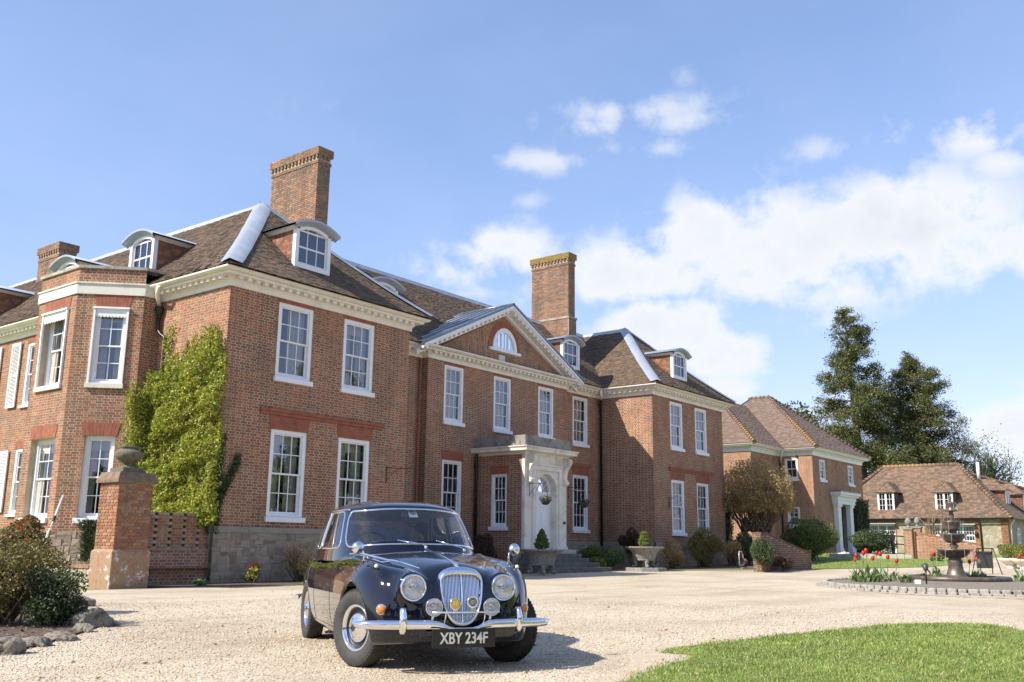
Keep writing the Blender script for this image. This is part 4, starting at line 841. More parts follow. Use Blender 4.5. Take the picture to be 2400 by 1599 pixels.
# porch front
PS = MB(); y0, y1 = 21.62, 21.76; cx = 29.72; hw = .66; zi = 3.08
PS.box((28.34, y0, .75), (cx-hw, y1, 4.4)); PS.box((cx+hw, y0, .75), (31.02, y1, 4.4))
k = 16
for i in range(k):
    a0, a1 = math.pi*i/k, math.pi*(i+1)/k; A = [(cx-hw*math.cos(a0), zi+hw*math.sin(a0)), (cx-hw*math.cos(a1), zi+hw*math.sin(a1))]
    PS.prism([(A[0][0], y0, A[0][1]), (A[1][0], y0, A[1][1]), (A[1][0], y0, 4.4), (A[0][0], y0, 4.4)], (0, y1-y0, 0))
    PS.prism([(A[0][0], y1+.001, A[0][1]), (A[1][0], y1+.001, A[1][1]), (A[1][0]*1.0-(cx-A[1][0])*.08, y1+.001, A[1][1]+.05), (A[0][0]-(cx-A[0][0])*.08, y1+.001, A[0][1]+.05)], (0, .36, 0))
PS.box((cx-hw-.06, y1+.001, .75), (cx-hw, y1+.36, zi)); PS.box((cx+hw, y1+.001, .75), (cx+hw+.06, y1+.36, zi))
for x0, x1 in ((cx-hw-.26, cx-hw-.10), (cx+hw+.10, cx+hw+.26)): PS.box((x0, y0-.05, .78), (x1, y0, 4.0))
PS.box((cx-hw-.27, y0-.056, 3.86), (cx+hw+.27, y0, 4.02)); PS.box((cx-hw-.32, y0-.09, 4.022), (cx+hw+.32, y0, 4.1)); PS.box((28.3, y0-.04, .7), (cx-hw, y0, 1.05)); PS.box((cx+hw, y0-.04, .7), (31.06, y0, 1.05))
PS.box((cx-hw-.04, y0-.03, zi-.07), (cx-hw+.06, y0+.3, zi)); PS.box((cx+hw-.06, y0-.03, zi-.07), (cx+hw+.04, y0+.3, zi))
PO = PS.build('porch_surround', 'porch_stone', H, bevel=.006)
sweep('porch_cornice', [(28.36, 24.0), (28.36, 21.64), (31.0, 21.64), (31.0, 24.0)], [(0, 4.4), (.06, 4.4), (.09, 4.47), (.2, 4.5), (.32, 4.52), (.33, 4.60), (.38, 4.66), (.38, 4.69), (0, 4.72)], 'porch_stone', H)
mb = MB(); mb.box((28.2, 21.5, 4.722), (31.16, 24.0, 5.1)); mb.build('porch_parapet', 'porch_top', H, bevel=.02)
for x in (28.62, 30.88):
    mb = MB(); prof = [(0, 3.35), (-.10, 3.36), (-.17, 3.42), (-.17, 3.50), (-.11, 3.55), (-.07, 3.62), (-.08, 3.78), (-.14, 3.95), (-.26, 4.10), (-.33, 4.24), (-.31, 4.36), (-.2, 4.4), (0, 4.4)]
    mb.prism([(x-.1, y0+a, z) for a, z in prof], (.2, 0, 0)); mb.tube([(x-.11, y0-.22, 4.27), (x+.11, y0-.22, 4.27)], .09, 12); mb.tube([(x-.11, y0-.11, 3.45), (x+.11, y0-.11, 3.45)], .06, 12)
    mb.build('console', 'porch_stone', H, bevel=.008)
mb = MB(); mb.box((cx-hw, y0+.30, .95), (cx+hw, y0+.35, 2.98))
for x0 in (-.5, .04):
    for a, b in ((1.08, 1.62), (1.74, 2.34), (2.46, 2.86)):
        mb.box((cx+x0, y0+.285, a), (cx+x0+.46, y0+.30, b)); mb.box((cx+x0+.05, y0+.275, a+.05), (cx+x0+.41, y0+.285, b-.05))
DO = mb.build('door', 'white_paint', H, bevel=.004)
MB().ball((cx-.42, y0+.25, 1.95), .035).build('door_knob', 'cast_iron', DO); mb = MB(); mb.lathe([(0, 0), (.055, .0), (.055, .03), (0, .035)], (31.02-.2, y0-.04, 1.95), 14, (0, -1, 0)); mb.build('bell_push', 'cast_iron', PO)
mb = MB(); k = 16
for i in range(k):
    a0, a1 = math.pi*i/k, math.pi*(i+1)/k
    for r0, r1 in ((hw-.1, hw),): mb.prism([(cx-r0*math.cos(a0), y0+.28, 3.08+r0*math.sin(a0)), (cx-r0*math.cos(a1), y0+.28, 3.08+r0*math.sin(a1)), (cx-r1*math.cos(a1), y0+.28, 3.08+r1*math.sin(a1)), (cx-r1*math.cos(a0), y0+.28, 3.08+r1*math.sin(a0))], (0, .06, 0))
mb.box((cx-hw, y0+.27, 2.98), (cx+hw, y0+.35, 3.09))
def garc(x0, z0, r, a0, a1):
    P = [(cx+x0+r*math.cos(a0+(a1-a0)*i/10), y0+.305, z0+r*math.sin(a0+(a1-a0)*i/10)) for i in range(11)]; mb.tube([p_ for p_ in P if math.hypot(p_[0]-cx, p_[2]-3.08) < hw-.06], .014, 6)
for x in (-.52, -.17, .17): garc(x+.35, 3.08, .36, math.pi, math.pi*.42)
for x in (.52, .17, -.17): garc(x-.35, 3.08, .36, 0, math.pi*.58)
FL = mb.build('fanlight', 'white_paint', H); mb = MB(); mb.poly([(cx-(hw-.08)*math.cos(math.pi*i/18), y0+.325, 3.09+(hw-.08)*math.sin(math.pi*i/18)) for i in range(19)]); mb.build('pane', 'window_glass', FL)
mb = MB(); mb.box((cx-hw-.1, y0+.355, .9), (cx+hw+.1, y0+.38, 3.9)); mb.build('dark_room', 'room_dark', FL)
mb = MB()
mb.box((28.3, 21.22, .0), (31.1, 22.1, .95)); ST = mb.build('landing', 'old_stone', H)
for i, (ya, zt, xa) in enumerate(((20.0, .32, 31.7), (20.4, .48, 31.5), (20.75, .64, 31.3), (21.0, .80, 31.15))):
    MB().box((28.1-.15*(3-i), ya, -.1), (xa, 21.6, zt)).build('step', 'step_stone' if 'step_stone' in MATS else 'old_stone', H, bevel=.015)
# pipes and brackets
def pipe(pts, r, mat, collars=()):
    mb = MB(); mb.tube(pts, r, 10)
    for z in collars: mb.tube([(pts[-1][0], pts[-1][1], z), (pts[-1][0], pts[-1][1], z+.09)], r*1.5, 10)
    return mb.build('downpipe', mat, H)
pipe([(37.02, 23.86, 8.15), (37.1, 23.9, 7.98), (37.3, 24.05, 7.8), (37.42, 24.14, 7.7), (37.42, 24.14, .3)], .055, 'cast_iron', (7.5, 5.6, 3.7, 1.7)); pipe([(37.0, 23.86, 8.2), (37.02, 23.84, 7.95), (37.25, 24.0, 7.78)], .06, 'cream_paint')
pipe([(14.55, 24.3, 8.16), (14.6, 24.4, 7.98), (14.8, 24.66, 7.85), (14.9, 24.72, 7.7)], .06, 'cream_paint')
mb = MB(); mb.lathe([(.06, 0), (.07, .1), (.15, .28), (.16, .36), (.13, .36)], (14.88, 24.68, 7.3), 4); mb.build('rain_hopper', 'cast_iron', H)
pipe([(14.88, 24.68, 7.35), (14.88, 24.68, 7.0), (14.91, 24.55, 6.85), (14.91, 24.35, 6.75), (14.91, 24.3, 6.6), (14.91, 24.3, 1.5)], .05, 'cast_iron', (5, 3))
pipe([(28.22, 23.82, 4.62), (28.22, 23.86, 4.3), (28.22, 23.86, .4)], .055, 'cast_iron', (4.0, 2.2)); pipe([(25.3, 24.2, 7.8), (25.3, 24.2, .4)], .035, 'rubbed_brick')
def bracket(o, n, L0=.62, h=.5, name='iron_bracket'):
    o, n = Vector(o), Vector(n); Z = Vector((0, 0, 1)); mb = MB(); mb.tube([o, o-Z*h], .014, 6); mb.tube([o-Z*.03, o-Z*.03+n*L0], .012, 6); mb.tube([o-Z*h*.85+n*.01]+[o-Z*(h*.85*(1-t)**2+.03)+n*(L0*.7*t) for t in (.25, .5, .75, 1)], .009, 6)
    mb.tube([o-Z*.03+n*L0, o-Z*.0+n*(L0+.05), o+Z*.05+n*(L0+.02)], .01, 6); return mb.build(name, 'cast_iron', H)
bracket((21.1, 21.47, 3.4), (.83, -.55, 0), .75); bracket((28.55, 21.55, 3.35), (.3, -.95, 0)); bracket((31.05, 21.55, 3.35), (.5, -.86, 0)); bracket((38.9, 21.47, 3.3), (.1, -1, 0), .2)
mb = MB(); mb.tube([(25.6+.25*k, 27.3-k*.5, 8.25+.948*(3.55-k*.5)+.0) for k in range(5)], .012, 5); mb.build('lightning_cable', 'cast_iron', RF)
finish_panes(300)
# ------------------------------------------------------------------ the saloon car: local x to its right, y forward from the front axle, z up
CAR = thing('parked_car', 'black vintage saloon car with chrome grille and number plate XBY 234F parked on the gravel', 'car', (6.85, 6.24, -.052), math.radians(149.06))
m = NB('car_paint'); m.col((.003, .004, .011)); m.p(Roughness=.06, Coat_Weight=1.0, Coat_Roughness=.01, Specular_IOR_Level=.2)
m = NB('chrome'); m.col((.82, .83, .85)); m.p(Metallic=1.0, Roughness=.07)
m = NB('reflector'); m.col((.9, .9, .9)); m.p(Metallic=1.0, Roughness=.16); m.bump(m.vor(60, co='Object'), .15, .01)
m = NB('tyre_rubber'); m.col(m.ramp(m.noise(12, 5, .6), [(.3, (.028, .027, .026)), (.7, (.055, .052, .048))])); m.p(Roughness=.75)
simple('black_trim', (.012, .012, .013), .45); simple('underbody', (.012, .011, .01), .9); simple('hide_red', (.05, .025, .018), .5); simple('headlining', (.42, .36, .28), .9); simple('wood_trim', (.30, .11, .03), .3)
m = NB('amber_lens'); m.col((.75, .22, .015)); m.p(Roughness=.12, Coat_Weight=1.0); m.bump(m.vor(220, co='Object'), .3, .002)
m = NB('plate_black'); m.col((.012, .012, .013)); m.p(Roughness=.35)
simple('plate_silver', (.62, .62, .6), .35, .3, .03); simple('badge_yellow', (.85, .55, .03), .4, 0, .05); simple('sticker_white', (.8, .82, .8), .6, 0, .03); simple('sticker_blue', (.05, .16, .45), .6); simple('sticker_red', (.55, .08, .07), .6); simple('pearl', (.72, .68, .55), .25); simple('badge_black', (.02, .02, .02), .4)
def tab(pts, sig=.07):
    x = np.array([p_[0] for p_ in pts]); y = np.array([p_[1] for p_ in pts]); X = np.arange(x.min()-.3, x.max()+.3, .01); Y = np.interp(X, x, y)
    k = np.arange(-25, 26)*.01; g = np.exp(-k*k/(2*sig*sig)); g /= g.sum(); Yp = np.pad(Y, 25, 'edge'); Y = np.convolve(Yp, g, 'valid'); return lambda q: np.interp(q, X, Y)
smax = lambda a, b, k: np.maximum(a, b)+np.maximum(k-np.abs(a-b), 0)**2/(4*k)
smin = lambda a, b, k: -smax(-a, -b, k)
fW = tab([(-3.9, .60), (-3.6, .66), (-3.3, .715), (-3.0, .75), (-2.73, .78), (-2.2, .80), (-1.5, .82), (-.8, .835), (0, .845), (.3, .845), (.9, .83)])
fB = tab([(.1, .86), (.22, .92), (.34, .965), (.46, .99), (.6, 1.0), (.75, .985), (.9, .94), (1.0, .885), (1.1, .83)], .05)
fC = tab([(-3.95, .34), (-3.80, .46), (-3.66, .62), (-3.5, .76), (-3.3, .87), (-3.1, .94), (-2.9, .985), (-2, 1.0), (-.9, 1.02), (-.55, 1.03), (-.2, 1.003), (.1, .968), (.35, .932), (.55, .895), (.66, .86), (.8, .79)], .05)
fb = tab([(-1.0, .66), (-.7, .63), (-.3, .56), (0, .47), (.3, .345), (.5, .27), (.7, .235)], .06)
fx = tab([(-2, .66), (-.9, .66), (-.4, .675), (0, .66), (.25, .62), (.42, .56), (.55, .48), (.65, .43)], .05)
fz = tab([(-3.9, .3), (-3.3, .80), (-2.9, .93), (-2, .965), (-.9, .97), (-.5, .965), (-.2, .95), (0, .935), (.15, .915), (.3, .885), (.42, .85), (.55, .80), (.68, .73)], .05)
def body_f(x, y, z):
    ax = np.abs(x); side = ax-fW(y)*fB(z)
    r = ax/fb(y); bon = fC(y)-.055*r*r-.10*np.maximum(0, r-1)**2; dx = ax-fx(y); wing = fz(y)-np.where(dx < 0, dx*dx/.42, dx*dx/.46)
    top = (z-smax(bon, wing, .05))*.93
    lean = .705-.16*np.maximum(z-.42, 0)**1.5-.35*np.maximum(.36-z, 0)
    front = (y-(lean-.12*(ax/.845)**2-.37*(ax/.845)**6))*.9
    rear = (-3.74+.30*(ax/.8)**3+.3*np.maximum(.45-z, 0)-y)*.95
    d = smax(side, top, .17); d = smax(d, front, .20); d = smax(d, rear, .16); d = smax(d, .2+.13*np.maximum(y-.30, 0)-z, .05)
    # headlamp pods and the nose that carries the grille
    t = np.clip((y-.10)/(.60-.10), 0, 1); cxp = .47-.06*t; czp = .755-.05*t; pod = np.sqrt((ax-cxp)**2+(z-czp)**2+np.where(y > .60, (y-.60)**2, np.where(y < .1, (y-.1)**2, 0)))-(.135-.004*t)
    pod = smax(pod, y-.635, .03); d = smin(d, pod, .07)
    nose = (np.sqrt((ax/.235)**2+((y-.42)/.27)**2+((z-.62)/.245)**2)-1)*.23; d = smin(d, nose, .06)
    arch = np.sqrt(y**2+(z-.33)**2)-.40; arch = np.maximum(arch, .46-ax); d = smax(d, -arch, .03)
    ar2 = np.sqrt(((y+2.73)/1.12)**2+(z-.27)**2)-.355; ar2 = np.maximum(ar2, .46-ax); d = smax(d, -ar2, .03)
    d = smax(d, -np.maximum(np.sqrt((ax-.41)**2+(z-.705)**2)-.10, .545-y), .012)
    return d
def surface_nets(f, lo, hi, h):
    ax = [np.arange(a, b+h, h) for a, b in zip(lo, hi)]; X, Y, Z = np.meshgrid(*ax, indexing='ij'); F = f(X, Y, Z); ins = F < 0; n = F.shape
    acc = np.zeros(tuple(k-1 for k in n)+(3,)); cnt = np.zeros(tuple(k-1 for k in n)); sl = lambda d, o: tuple(slice(o[k], n[k]-1+o[k]) for k in range(3))
    base = np.stack([X, Y, Z], -1)
    for axis in range(3):
        for o1 in (0, 1):
            for o2 in (0, 1):
                o = [0, 0, 0]; rest = [k for k in range(3) if k != axis]; o[rest[0]], o[rest[1]] = o1, o2; e = list(o); e[axis] = 1
                A, B = F[sl(0, o)], F[sl(0, e)]; cr = (A < 0) != (B < 0); t = np.where(cr, A/np.where(cr, A-B, 1), 0)
                Pt = base[sl(0, o)]*(1-t[..., None])+base[sl(0, e)]*t[..., None]; acc += Pt*cr[..., None]; cnt += cr
    act = cnt > 0; idx = -np.ones(act.shape, int); idx[act] = np.arange(act.sum()); V = acc[act]/cnt[act][:, None]; Q = []
    for axis in range(3):
        r = [k for k in range(3) if k != axis]; s = [slice(1, n[k]-1) for k in range(3)]; s[axis] = slice(0, n[axis]-1); s2 = list(s); s2[axis] = slice(1, n[axis])
        A = ins[tuple(s)]; B = ins[tuple(s2)]; w_ = np.argwhere(A != B); 
        if not len(w_): continue
        fl = A[tuple(w_.T)]; c = w_.copy()
        for k in r: c[:, k] += 1
        def g(d1, d2): q = c.copy(); q[:, r[0]] -= d1; q[:, r[1]] -= d2; return idx[tuple(q.T)]
        q = np.stack([g(1, 1), g(0, 1), g(0, 0), g(1, 0)], 1); flip = fl if axis != 1 else ~fl; q[~flip] = q[~flip][:, ::-1]; Q.append(q)
    return V, np.concatenate(Q)
def grad(f, V, e=.002):
    G = np.zeros_like(V)
    for k in range(3):
        d = np.zeros(3); d[k] = e; G[:, k] = (f(*(V+d).T)-f(*(V-d).T))/(2*e)
    return G
V, Q = surface_nets(body_f, (-.92, -3.86, .12), (.92, .80, 1.10), .0165)
for _ in range(2):
    G = grad(body_f, V); st = -(body_f(*V.T)/np.maximum(1e-6, (G*G).sum(1)))[:, None]*G; V = V+np.clip(st, -.012, .012)
for _ in range(3):   # relax the arch lips a little
    A = np.zeros_like(V); C = np.zeros(len(V))
    for k in range(4): np.add.at(A, Q[:, k], V[Q[:, (k+1) % 4]]+V[Q[:, (k+3) % 4]]); np.add.at(C, Q[:, k], 2)
    V = V*.5+.5*A/C[:, None]; G = grad(body_f, V); V = V-np.clip((body_f(*V.T)/np.maximum(1e-6, (G*G).sum(1)))[:, None]*G, -.01, .01)
Gn = grad(body_f, V, .006); Gn /= np.linalg.norm(Gn, axis=1)[:, None]
def sub_mesh(name, sel, mat, V=V, Q=Q, Nn=Gn, parent=CAR):
    q = Q[sel]; u, inv = np.unique(q, return_inverse=True); me = bpy.data.meshes.new(name); me.from_pydata(V[u].tolist(), [], inv.reshape(q.shape).tolist())
    me.polygons.foreach_set('use_smooth', np.ones(len(q), bool))
    if Nn is not None: me.normals_split_custom_set_from_vertices(Nn[u].tolist())
    return linkl(name, me, mat, parent)
def linkl(name, me, mat, parent):   # car parts are modelled in the car's own coordinates
    o = bpy.data.objects.new(name, me); COL.objects.link(o); me.materials.append(MATS[mat]); o.parent = parent; return o
def part(mb, name, mat, parent=CAR, bevel=0):
    o = mb.build(name, mat, None, bevel=bevel); o.parent = parent; return o
cen = V[Q].mean(1); ax_ = np.abs(cen[:, 0]); sg = np.sign(cen[:, 0]); side_z = (cen[:, 2] > .27) & (cen[:, 2] < .985) & (ax_ > .60)
zone = np.zeros(len(Q), int); nq = Gn[Q].mean(1); outer = np.abs(nq[:, 0]) > .45
zone[side_z & outer & (cen[:, 1] < -.93) & (cen[:, 1] > -1.99)] = 1; zone[side_z & outer & (cen[:, 1] <= -1.99) & (cen[:, 1] > -2.70) & ~((cen[:, 1] < -2.3) & (cen[:, 2] < .60))] = 2
zone[(ax_ < fb(cen[:, 1])-.004) & (cen[:, 1] > -.56) & (cen[:, 1] < .52) & (nq[:, 2] > .3)] = 3
zone[(cen[:, 1] < -3.08) & (ax_ < .52) & (cen[:, 2] > .42) & ((nq[:, 2] > .2) | (nq[:, 1] < -.4))] = 4
BODY = sub_mesh('body', zone == 0, 'car_paint')
for z_ in (1, 2):
    for s_ in (1, -1):
        d_ = sub_mesh('door', (zone == z_) & (sg == s_), 'car_paint')
        if s_ == 1 and z_ == 1: DOORF = d_
        if s_ == 1 and z_ == 2: DOORR = d_
BON = sub_mesh('bonnet', zone == 3, 'car_paint'); sub_mesh('boot_lid', zone == 4, 'car_paint')
def sx(y, z, s=1, out=.0):       # point on the flank
    a, b = .2, 1.0
    for _ in range(40):
        c = (a+b)/2
        if body_f(np.array(c), np.array(y), np.array(z)) < 0: a = c
        else: b = c
    return Vector((s*(a+out), y, z))
def sy(x, z, out=0.):            # point on the nose
    b, a = 1.0, .2
    for _ in range(40):
        c = (a+b)/2
        if body_f(np.array(x), np.array(c), np.array(z)) < 0: a = c
        else: b = c
    return Vector((x, a+out, z))
def szt(x, y, out=0.):           # point on the upper surface
    a, b = .5, 1.2
    for _ in range(40):
        c = (a+b)/2
        if body_f(np.array(x), np.array(y), np.array(c)) < 0: a = c
        else: b = c
    return Vector((x, y, a+out))
for s_ in (1, -1):
    mb = MB()
    for y0, y1, za, zb in ((-.93, -.955, .985, .27), (-1.99, -2.0, .985, .27), (-2.70, -2.56, .985, .63)): mb.tube([sx(y0+(y1-y0)*t, za+(zb-za)*t, s_, -.001) for t in np.linspace(0, 1, 18)], .0038, 5)
    mb.tube([sx(y, .275, s_, -.001) for y in np.linspace(-.96, -2.3, 16)], .0038, 5); part(mb, 'door_gap', 'black_trim')
    mb = MB(); mb.tube([szt(s_*(fb(y)+.003), y, .002) for y in np.linspace(-.95, .44, 34)], [.0085]*30+[.008, .007, .005, .003], 6); part(mb, 'bonnet_moulding', 'chrome')
    mb = MB(); mb.tube([sx(y, .905-.02*abs(y+1.6), s_, .0) for y in np.linspace(-.5, -3.0, 30)], .004, 5); part(mb, 'waist_line', 'car_paint')
    for y, D_ in ((-1.78, 0), (-2.52, 1)):
        p_ = sx(y, .945, s_); q_ = sx(y-.13, .943, s_); o_ = Vector((s_*.028, 0, 0)); mb = MB(); mb.tube([p_, p_+o_*1.1+Vector((0, -.015, 0)), (p_+q_)/2+o_*1.3, q_+o_*1.1+Vector((0, .015, 0)), q_], [.010, .011, .010, .011, .010], 8)
        mb.ball(p_+o_*.3, .018, 10, 6); mb.ball(q_+o_*.2, .014, 10, 6); part(mb, 'door_handle', 'chrome')
# greenhouse
MG, KG = 900, 64
ph = np.linspace(0, 2*math.pi, 6001)
def outl(a, cf, cr, nf, nr, yc, phi):
    s_, c_ = np.sin(phi), np.cos(phi); n_ = np.where(c_ >= 0, nf, nr); c = np.where(c_ >= 0, cf, cr)
    return a*np.sign(s_)*np.abs(s_)**(2/n_), yc+c*np.sign(c_)*np.abs(c_)**(2/n_)
YC = -1.78; BASE = (.752, 1.21, 1.32, 3.1, 2.9, YC); TOPO = (.645, .745, .84, 3.0, 2.8, YC)
bx_, by_ = outl(*BASE, ph); sarc = np.concatenate([[0], np.cumsum(np.hypot(np.diff(bx_), np.diff(by_)))]); LT = sarc[-1]
su = np.linspace(0, LT, MG, endpoint=False); phu = np.interp(su, sarc, ph); phf = lambda s: np.interp(np.mod(s, LT), sarc, ph)
def green(s, t):
    p_ = phf(s); xb, yb = outl(*BASE, p_); xt, yt = outl(*TOPO, p_); c = np.cos(p_)
    zb = 1.0+.055*np.maximum(c, 0)**2-.01*np.maximum(-c, 0); zt = 1.425+.03*np.maximum(c, 0)**6-.035*np.maximum(-c, 0)**2
    u = np.minimum(t, 1); k = u+.10*u*(1-u); X = xb+(xt-xb)*np.maximum(u, 0)**1.25*.35+(xt-xb)*u*.65; Yv = yb+(yt-yb)*(u*.75+.25*np.maximum(u, 0)**1.6); Z = zb+(zt-zb)*k
    w_ = np.clip(t-1, 0, 1); q = np.cos(w_*math.pi/2); X = X*q; Yv = YC+(Yv-YC)*q; Z = Z+(1.548-zt)*np.sin(w_*math.pi/2)**1.35*1.0
    return X, Yv, Z
def swin(y, s_=1):   # arclength where the waist has this y, right side
    m_ = (bx_ > .3) & (np.arange(len(ph)) < 3000); i = np.argmin(np.abs(by_[m_]-y)); return sarc[np.where(m_)[0][i]]
sA, sB0, sB1, sC0, sC1, sQ0, sQ1 = swin(-1.06), swin(-1.10), swin(-1.94), swin(-2.03), swin(-2.58), swin(-2.63), swin(-2.93)
WS = swin(-1.0); HT = .40
WIN = {'windscreen': [(-WS, WS, .04, .93, .11)], 'side_window': [(sB0+.02, sB1, .05, .93, .06), (sC0, sC1, .05, .93, .05), (sQ0, sQ1, .05, .84, .09)], 'rear_window': [(LT/2-.56, LT/2+.56, .09, .90, .12)]}
wl = []
for nm, l in WIN.items():
    for a in l:
        wl.append((nm,)+a)
        if nm == 'side_window': wl.append((nm, LT-a[1], LT-a[0], a[2], a[3], a[4]))
def rr(s, t, w_):
    _, a, b, c, d, r = w_; cx_ = (a+b)/2; ds = np.mod(s-cx_+LT/2, LT)-LT/2; hx = (b-a)/2-r; hy = (d-c)*HT/2-r; qx = np.abs(ds)-hx; qy = np.abs((t-(c+d)/2)*HT)-hy
    return np.hypot(np.maximum(qx, 0), np.maximum(qy, 0))+np.minimum(np.maximum(qx, qy), 0)-r
def contour(w_, n=12):
    _, a, b, c, d, r = w_; P = []; rt_ = r/HT
    for cx_, cy_, a0 in ((b-r, d-rt_, 0), (a+r, d-rt_, 90), (a+r, c+rt_, 180), (b-r, c+rt_, 270)):
        for k in range(n+1): an = math.radians(a0+90*k/n); P.append((cx_+r*math.cos(an), cy_+rt_*math.sin(an)))
    out = []
    for (s0, t0), (s1, t1) in zip(P, P[1:]+P[:1]):
        k = max(1, int(math.hypot(s1-s0, (t1-t0)*HT)/.05))
        out += [(s0+(s1-s0)*i/k, t0+(t1-t0)*i/k) for i in range(k)]
    return [Vector([float(v) for v in green(np.array(s), np.array(t))]) for s, t in out]
tt = np.concatenate([np.linspace(-.22, 1, KG), 1+np.linspace(0, 1, 30)[1:]]); Sg, Tg = np.meshgrid(su, tt, indexing='ij'); GX, GY, GZm = green(Sg, Tg); GV = np.stack([GX, GY, GZm], -1); nt_ = len(tt)
i_, j_ = np.meshgrid(np.arange(MG), np.arange(nt_-1), indexing='ij'); I2 = (i_+1) % MG; GQ = np.stack([i_*nt_+j_, i_*nt_+j_+1, I2*nt_+j_+1, I2*nt_+j_], -1).reshape(-1, 4)
sc_ = (Sg[:, :-1]+LT/MG/2).ravel(); tcn = ((Tg[:, :-1]+Tg[:, 1:])/2).ravel(); own = -np.ones(len(GQ), int)
for k, w_ in enumerate(wl): own[(rr(sc_, tcn, w_) < 0) & (tcn < 1)] = k
GVf = GV.reshape(-1, 3)
ROOFC = sub_mesh('roof', own < 0, 'car_paint', GVf, GQ, None)
lin = GVf.copy(); lin[:, 0] *= .965; lin[:, 1] = YC+(lin[:, 1]-YC)*.982; lin[:, 2] -= .018*np.clip((lin[:, 2]-1.3)/.1, 0, 1); sub_mesh('headlining', own < 0, 'headlining', lin, GQ, None)
for k, w_ in enumerate(wl):
    g_ = sub_mesh(w_[0], own == k, 'car_glass', GVf, GQ, None); mb = MB(); mb.tube(contour(w_), .0125 if w_[0] != 'side_window' else .010, 8, closed=True); part(mb, 'window_trim', 'chrome', g_)
    if w_[0] == 'windscreen': WSO = g_
    if w_[0] == 'side_window' and w_[1] == sB0+.02: QL = w_
for s_ in (1, -1):   # quarterlight bar and drip rail
    w_ = QL; a = w_[1]+.25; mb = MB(); P = [Vector([float(v) for v in green(np.array(a+.05*t if s_ > 0 else LT-a-.05*t), np.array(.05+.86*t))]) for t in np.linspace(0, 1, 8)]; mb.tube(P, .008, 6); part(mb, 'quarterlight_bar', 'chrome')
    mb = MB(); mb.tube([Vector([float(v) for v in green(np.array(q if s_ > 0 else LT-q), np.array(.985))])+Vector((s_*.006, 0, 0)) for q in np.linspace(swin(-.97), swin(-2.98), 40)], .0075, 6); part(mb, 'drip_rail', 'chrome')
# wheels
def tyre(side, steer, y, xw):
    W_ = thing_local('wheel', (side*xw, y, .333), steer)
    s = side; prof = [(.195, -.062), (.22, -.083), (.26, -.094), (.295, -.092), (.318, -.083), (.329, -.068), (.333, -.045), (.334, 0), (.333, .045), (.329, .068), (.318, .083), (.295, .092), (.26, .094), (.22, .083), (.195, .062)]
    mb = MB(); mb.lathe(prof, (0, 0, 0), 72, (s, 0, 0)); T_ = part(mb, 'tyre', 'tyre_rubber', W_)
    mb = MB()
    for gx in (-.055, -.03, -.005, .02, .045):   # zigzag tread ribs
        n_ = 120; mb.tube([(s*(gx+(.005 if k % 2 else -.005)), .3345*math.cos(2*math.pi*k/n_), .3345*math.sin(2*math.pi*k/n_)) for k in range(n_)], .0075, 4, closed=True, flat=.5)
    for k in range(60):
        an = 2*math.pi*k/60
        for sd in (-1, 1): mb.tube([(sd*.062, .333*math.cos(an), .333*math.sin(an)), (sd*.086, .316*math.cos(an+.03), .316*math.sin(an+.03))], .007, 4)
    part(mb, 'tread', 'tyre_rubber', W_)
    mb = MB(); mb.lathe([(.197, .05), (.205, .066), (.2, .074), (.186, .07), (.175, .055), (.172, .03)], (0, 0, 0), 64, (s, 0, 0)); part(mb, 'rim', 'chrome', W_)
    mb = MB(); mb.lathe([(.172, .03), (.165, .02), (.12, .03), (0, .03)], (0, 0, 0), 48, (s, 0, 0)); mb.lathe([(.197, -.06), (.16, -.05), (0, -.05)], (0, 0, 0), 40, (s, 0, 0)); part(mb, 'wheel_disc', 'black_trim', W_)
    mb = MB(); mb.lathe([(.127, .031), (.125, .048), (.115, .056), (.10, .058), (.085, .066), (.05, .086), (.034, .09), (.03, .095), (0, .097)], (0, 0, 0), 48, (s, 0, 0)); HC_ = part(mb, 'hubcap', 'chrome', W_)
    mb = MB(); mb.lathe([(.031, .0935), (.031, .0965), (.025, .0968), (0, .0975)], (0, 0, 0), 28, (s, 0, 0)); part(mb, 'hub_emblem', 'badge_black', W_)
    mx = Matrix(((0, 0, s, s*.0978), (s, 0, 0, 0), (0, 1, 0, 0), (0, 0, 0, 1))); t_ = text_mesh('hub_letter', 'D', .048, 'chrome', None, mx, .0012); t_.parent = W_
    mb = MB(); mb.lathe([(.027, .0975), (.0295, .0985), (.027, .0988)], (0, 0, 0), 28, (s, 0, 0)); part(mb, 'hub_ring', 'chrome', W_)
def thing_local(name, loc, rz):
    me = bpy.data.meshes.new(name); bm = bmesh.new(); bmesh.ops.create_cone(bm, cap_ends=True, segments=20, radius1=.05, radius2=.05, depth=.12, matrix=Matrix.Rotation(math.pi/2, 4, 'Y')); bm.to_mesh(me); bm.free()
    o = linkl(name, me, 'black_trim', CAR); o.location = loc; o.rotation_euler = (0, 0, rz); return o
for s_ in (1, -1): tyre(s_, math.radians(24), 0, .70); tyre(s_, 0, -2.73, .675)
mb = MB(); mb.box((-.5, -3.5, .22), (.5, .35, .5)); mb.box((-.62, -.42, .3), (.62, .42, .72)); mb.box((-.62, -3.1, .3), (.62, -2.3, .7)); mb.tube([(-.7, 0, .3), (.7, 0, .3)], .03, 8); mb.tube([(-.7, -2.73, .33), (.7, -2.73, .33)], .045, 8); part(mb, 'underbody', 'underbody')
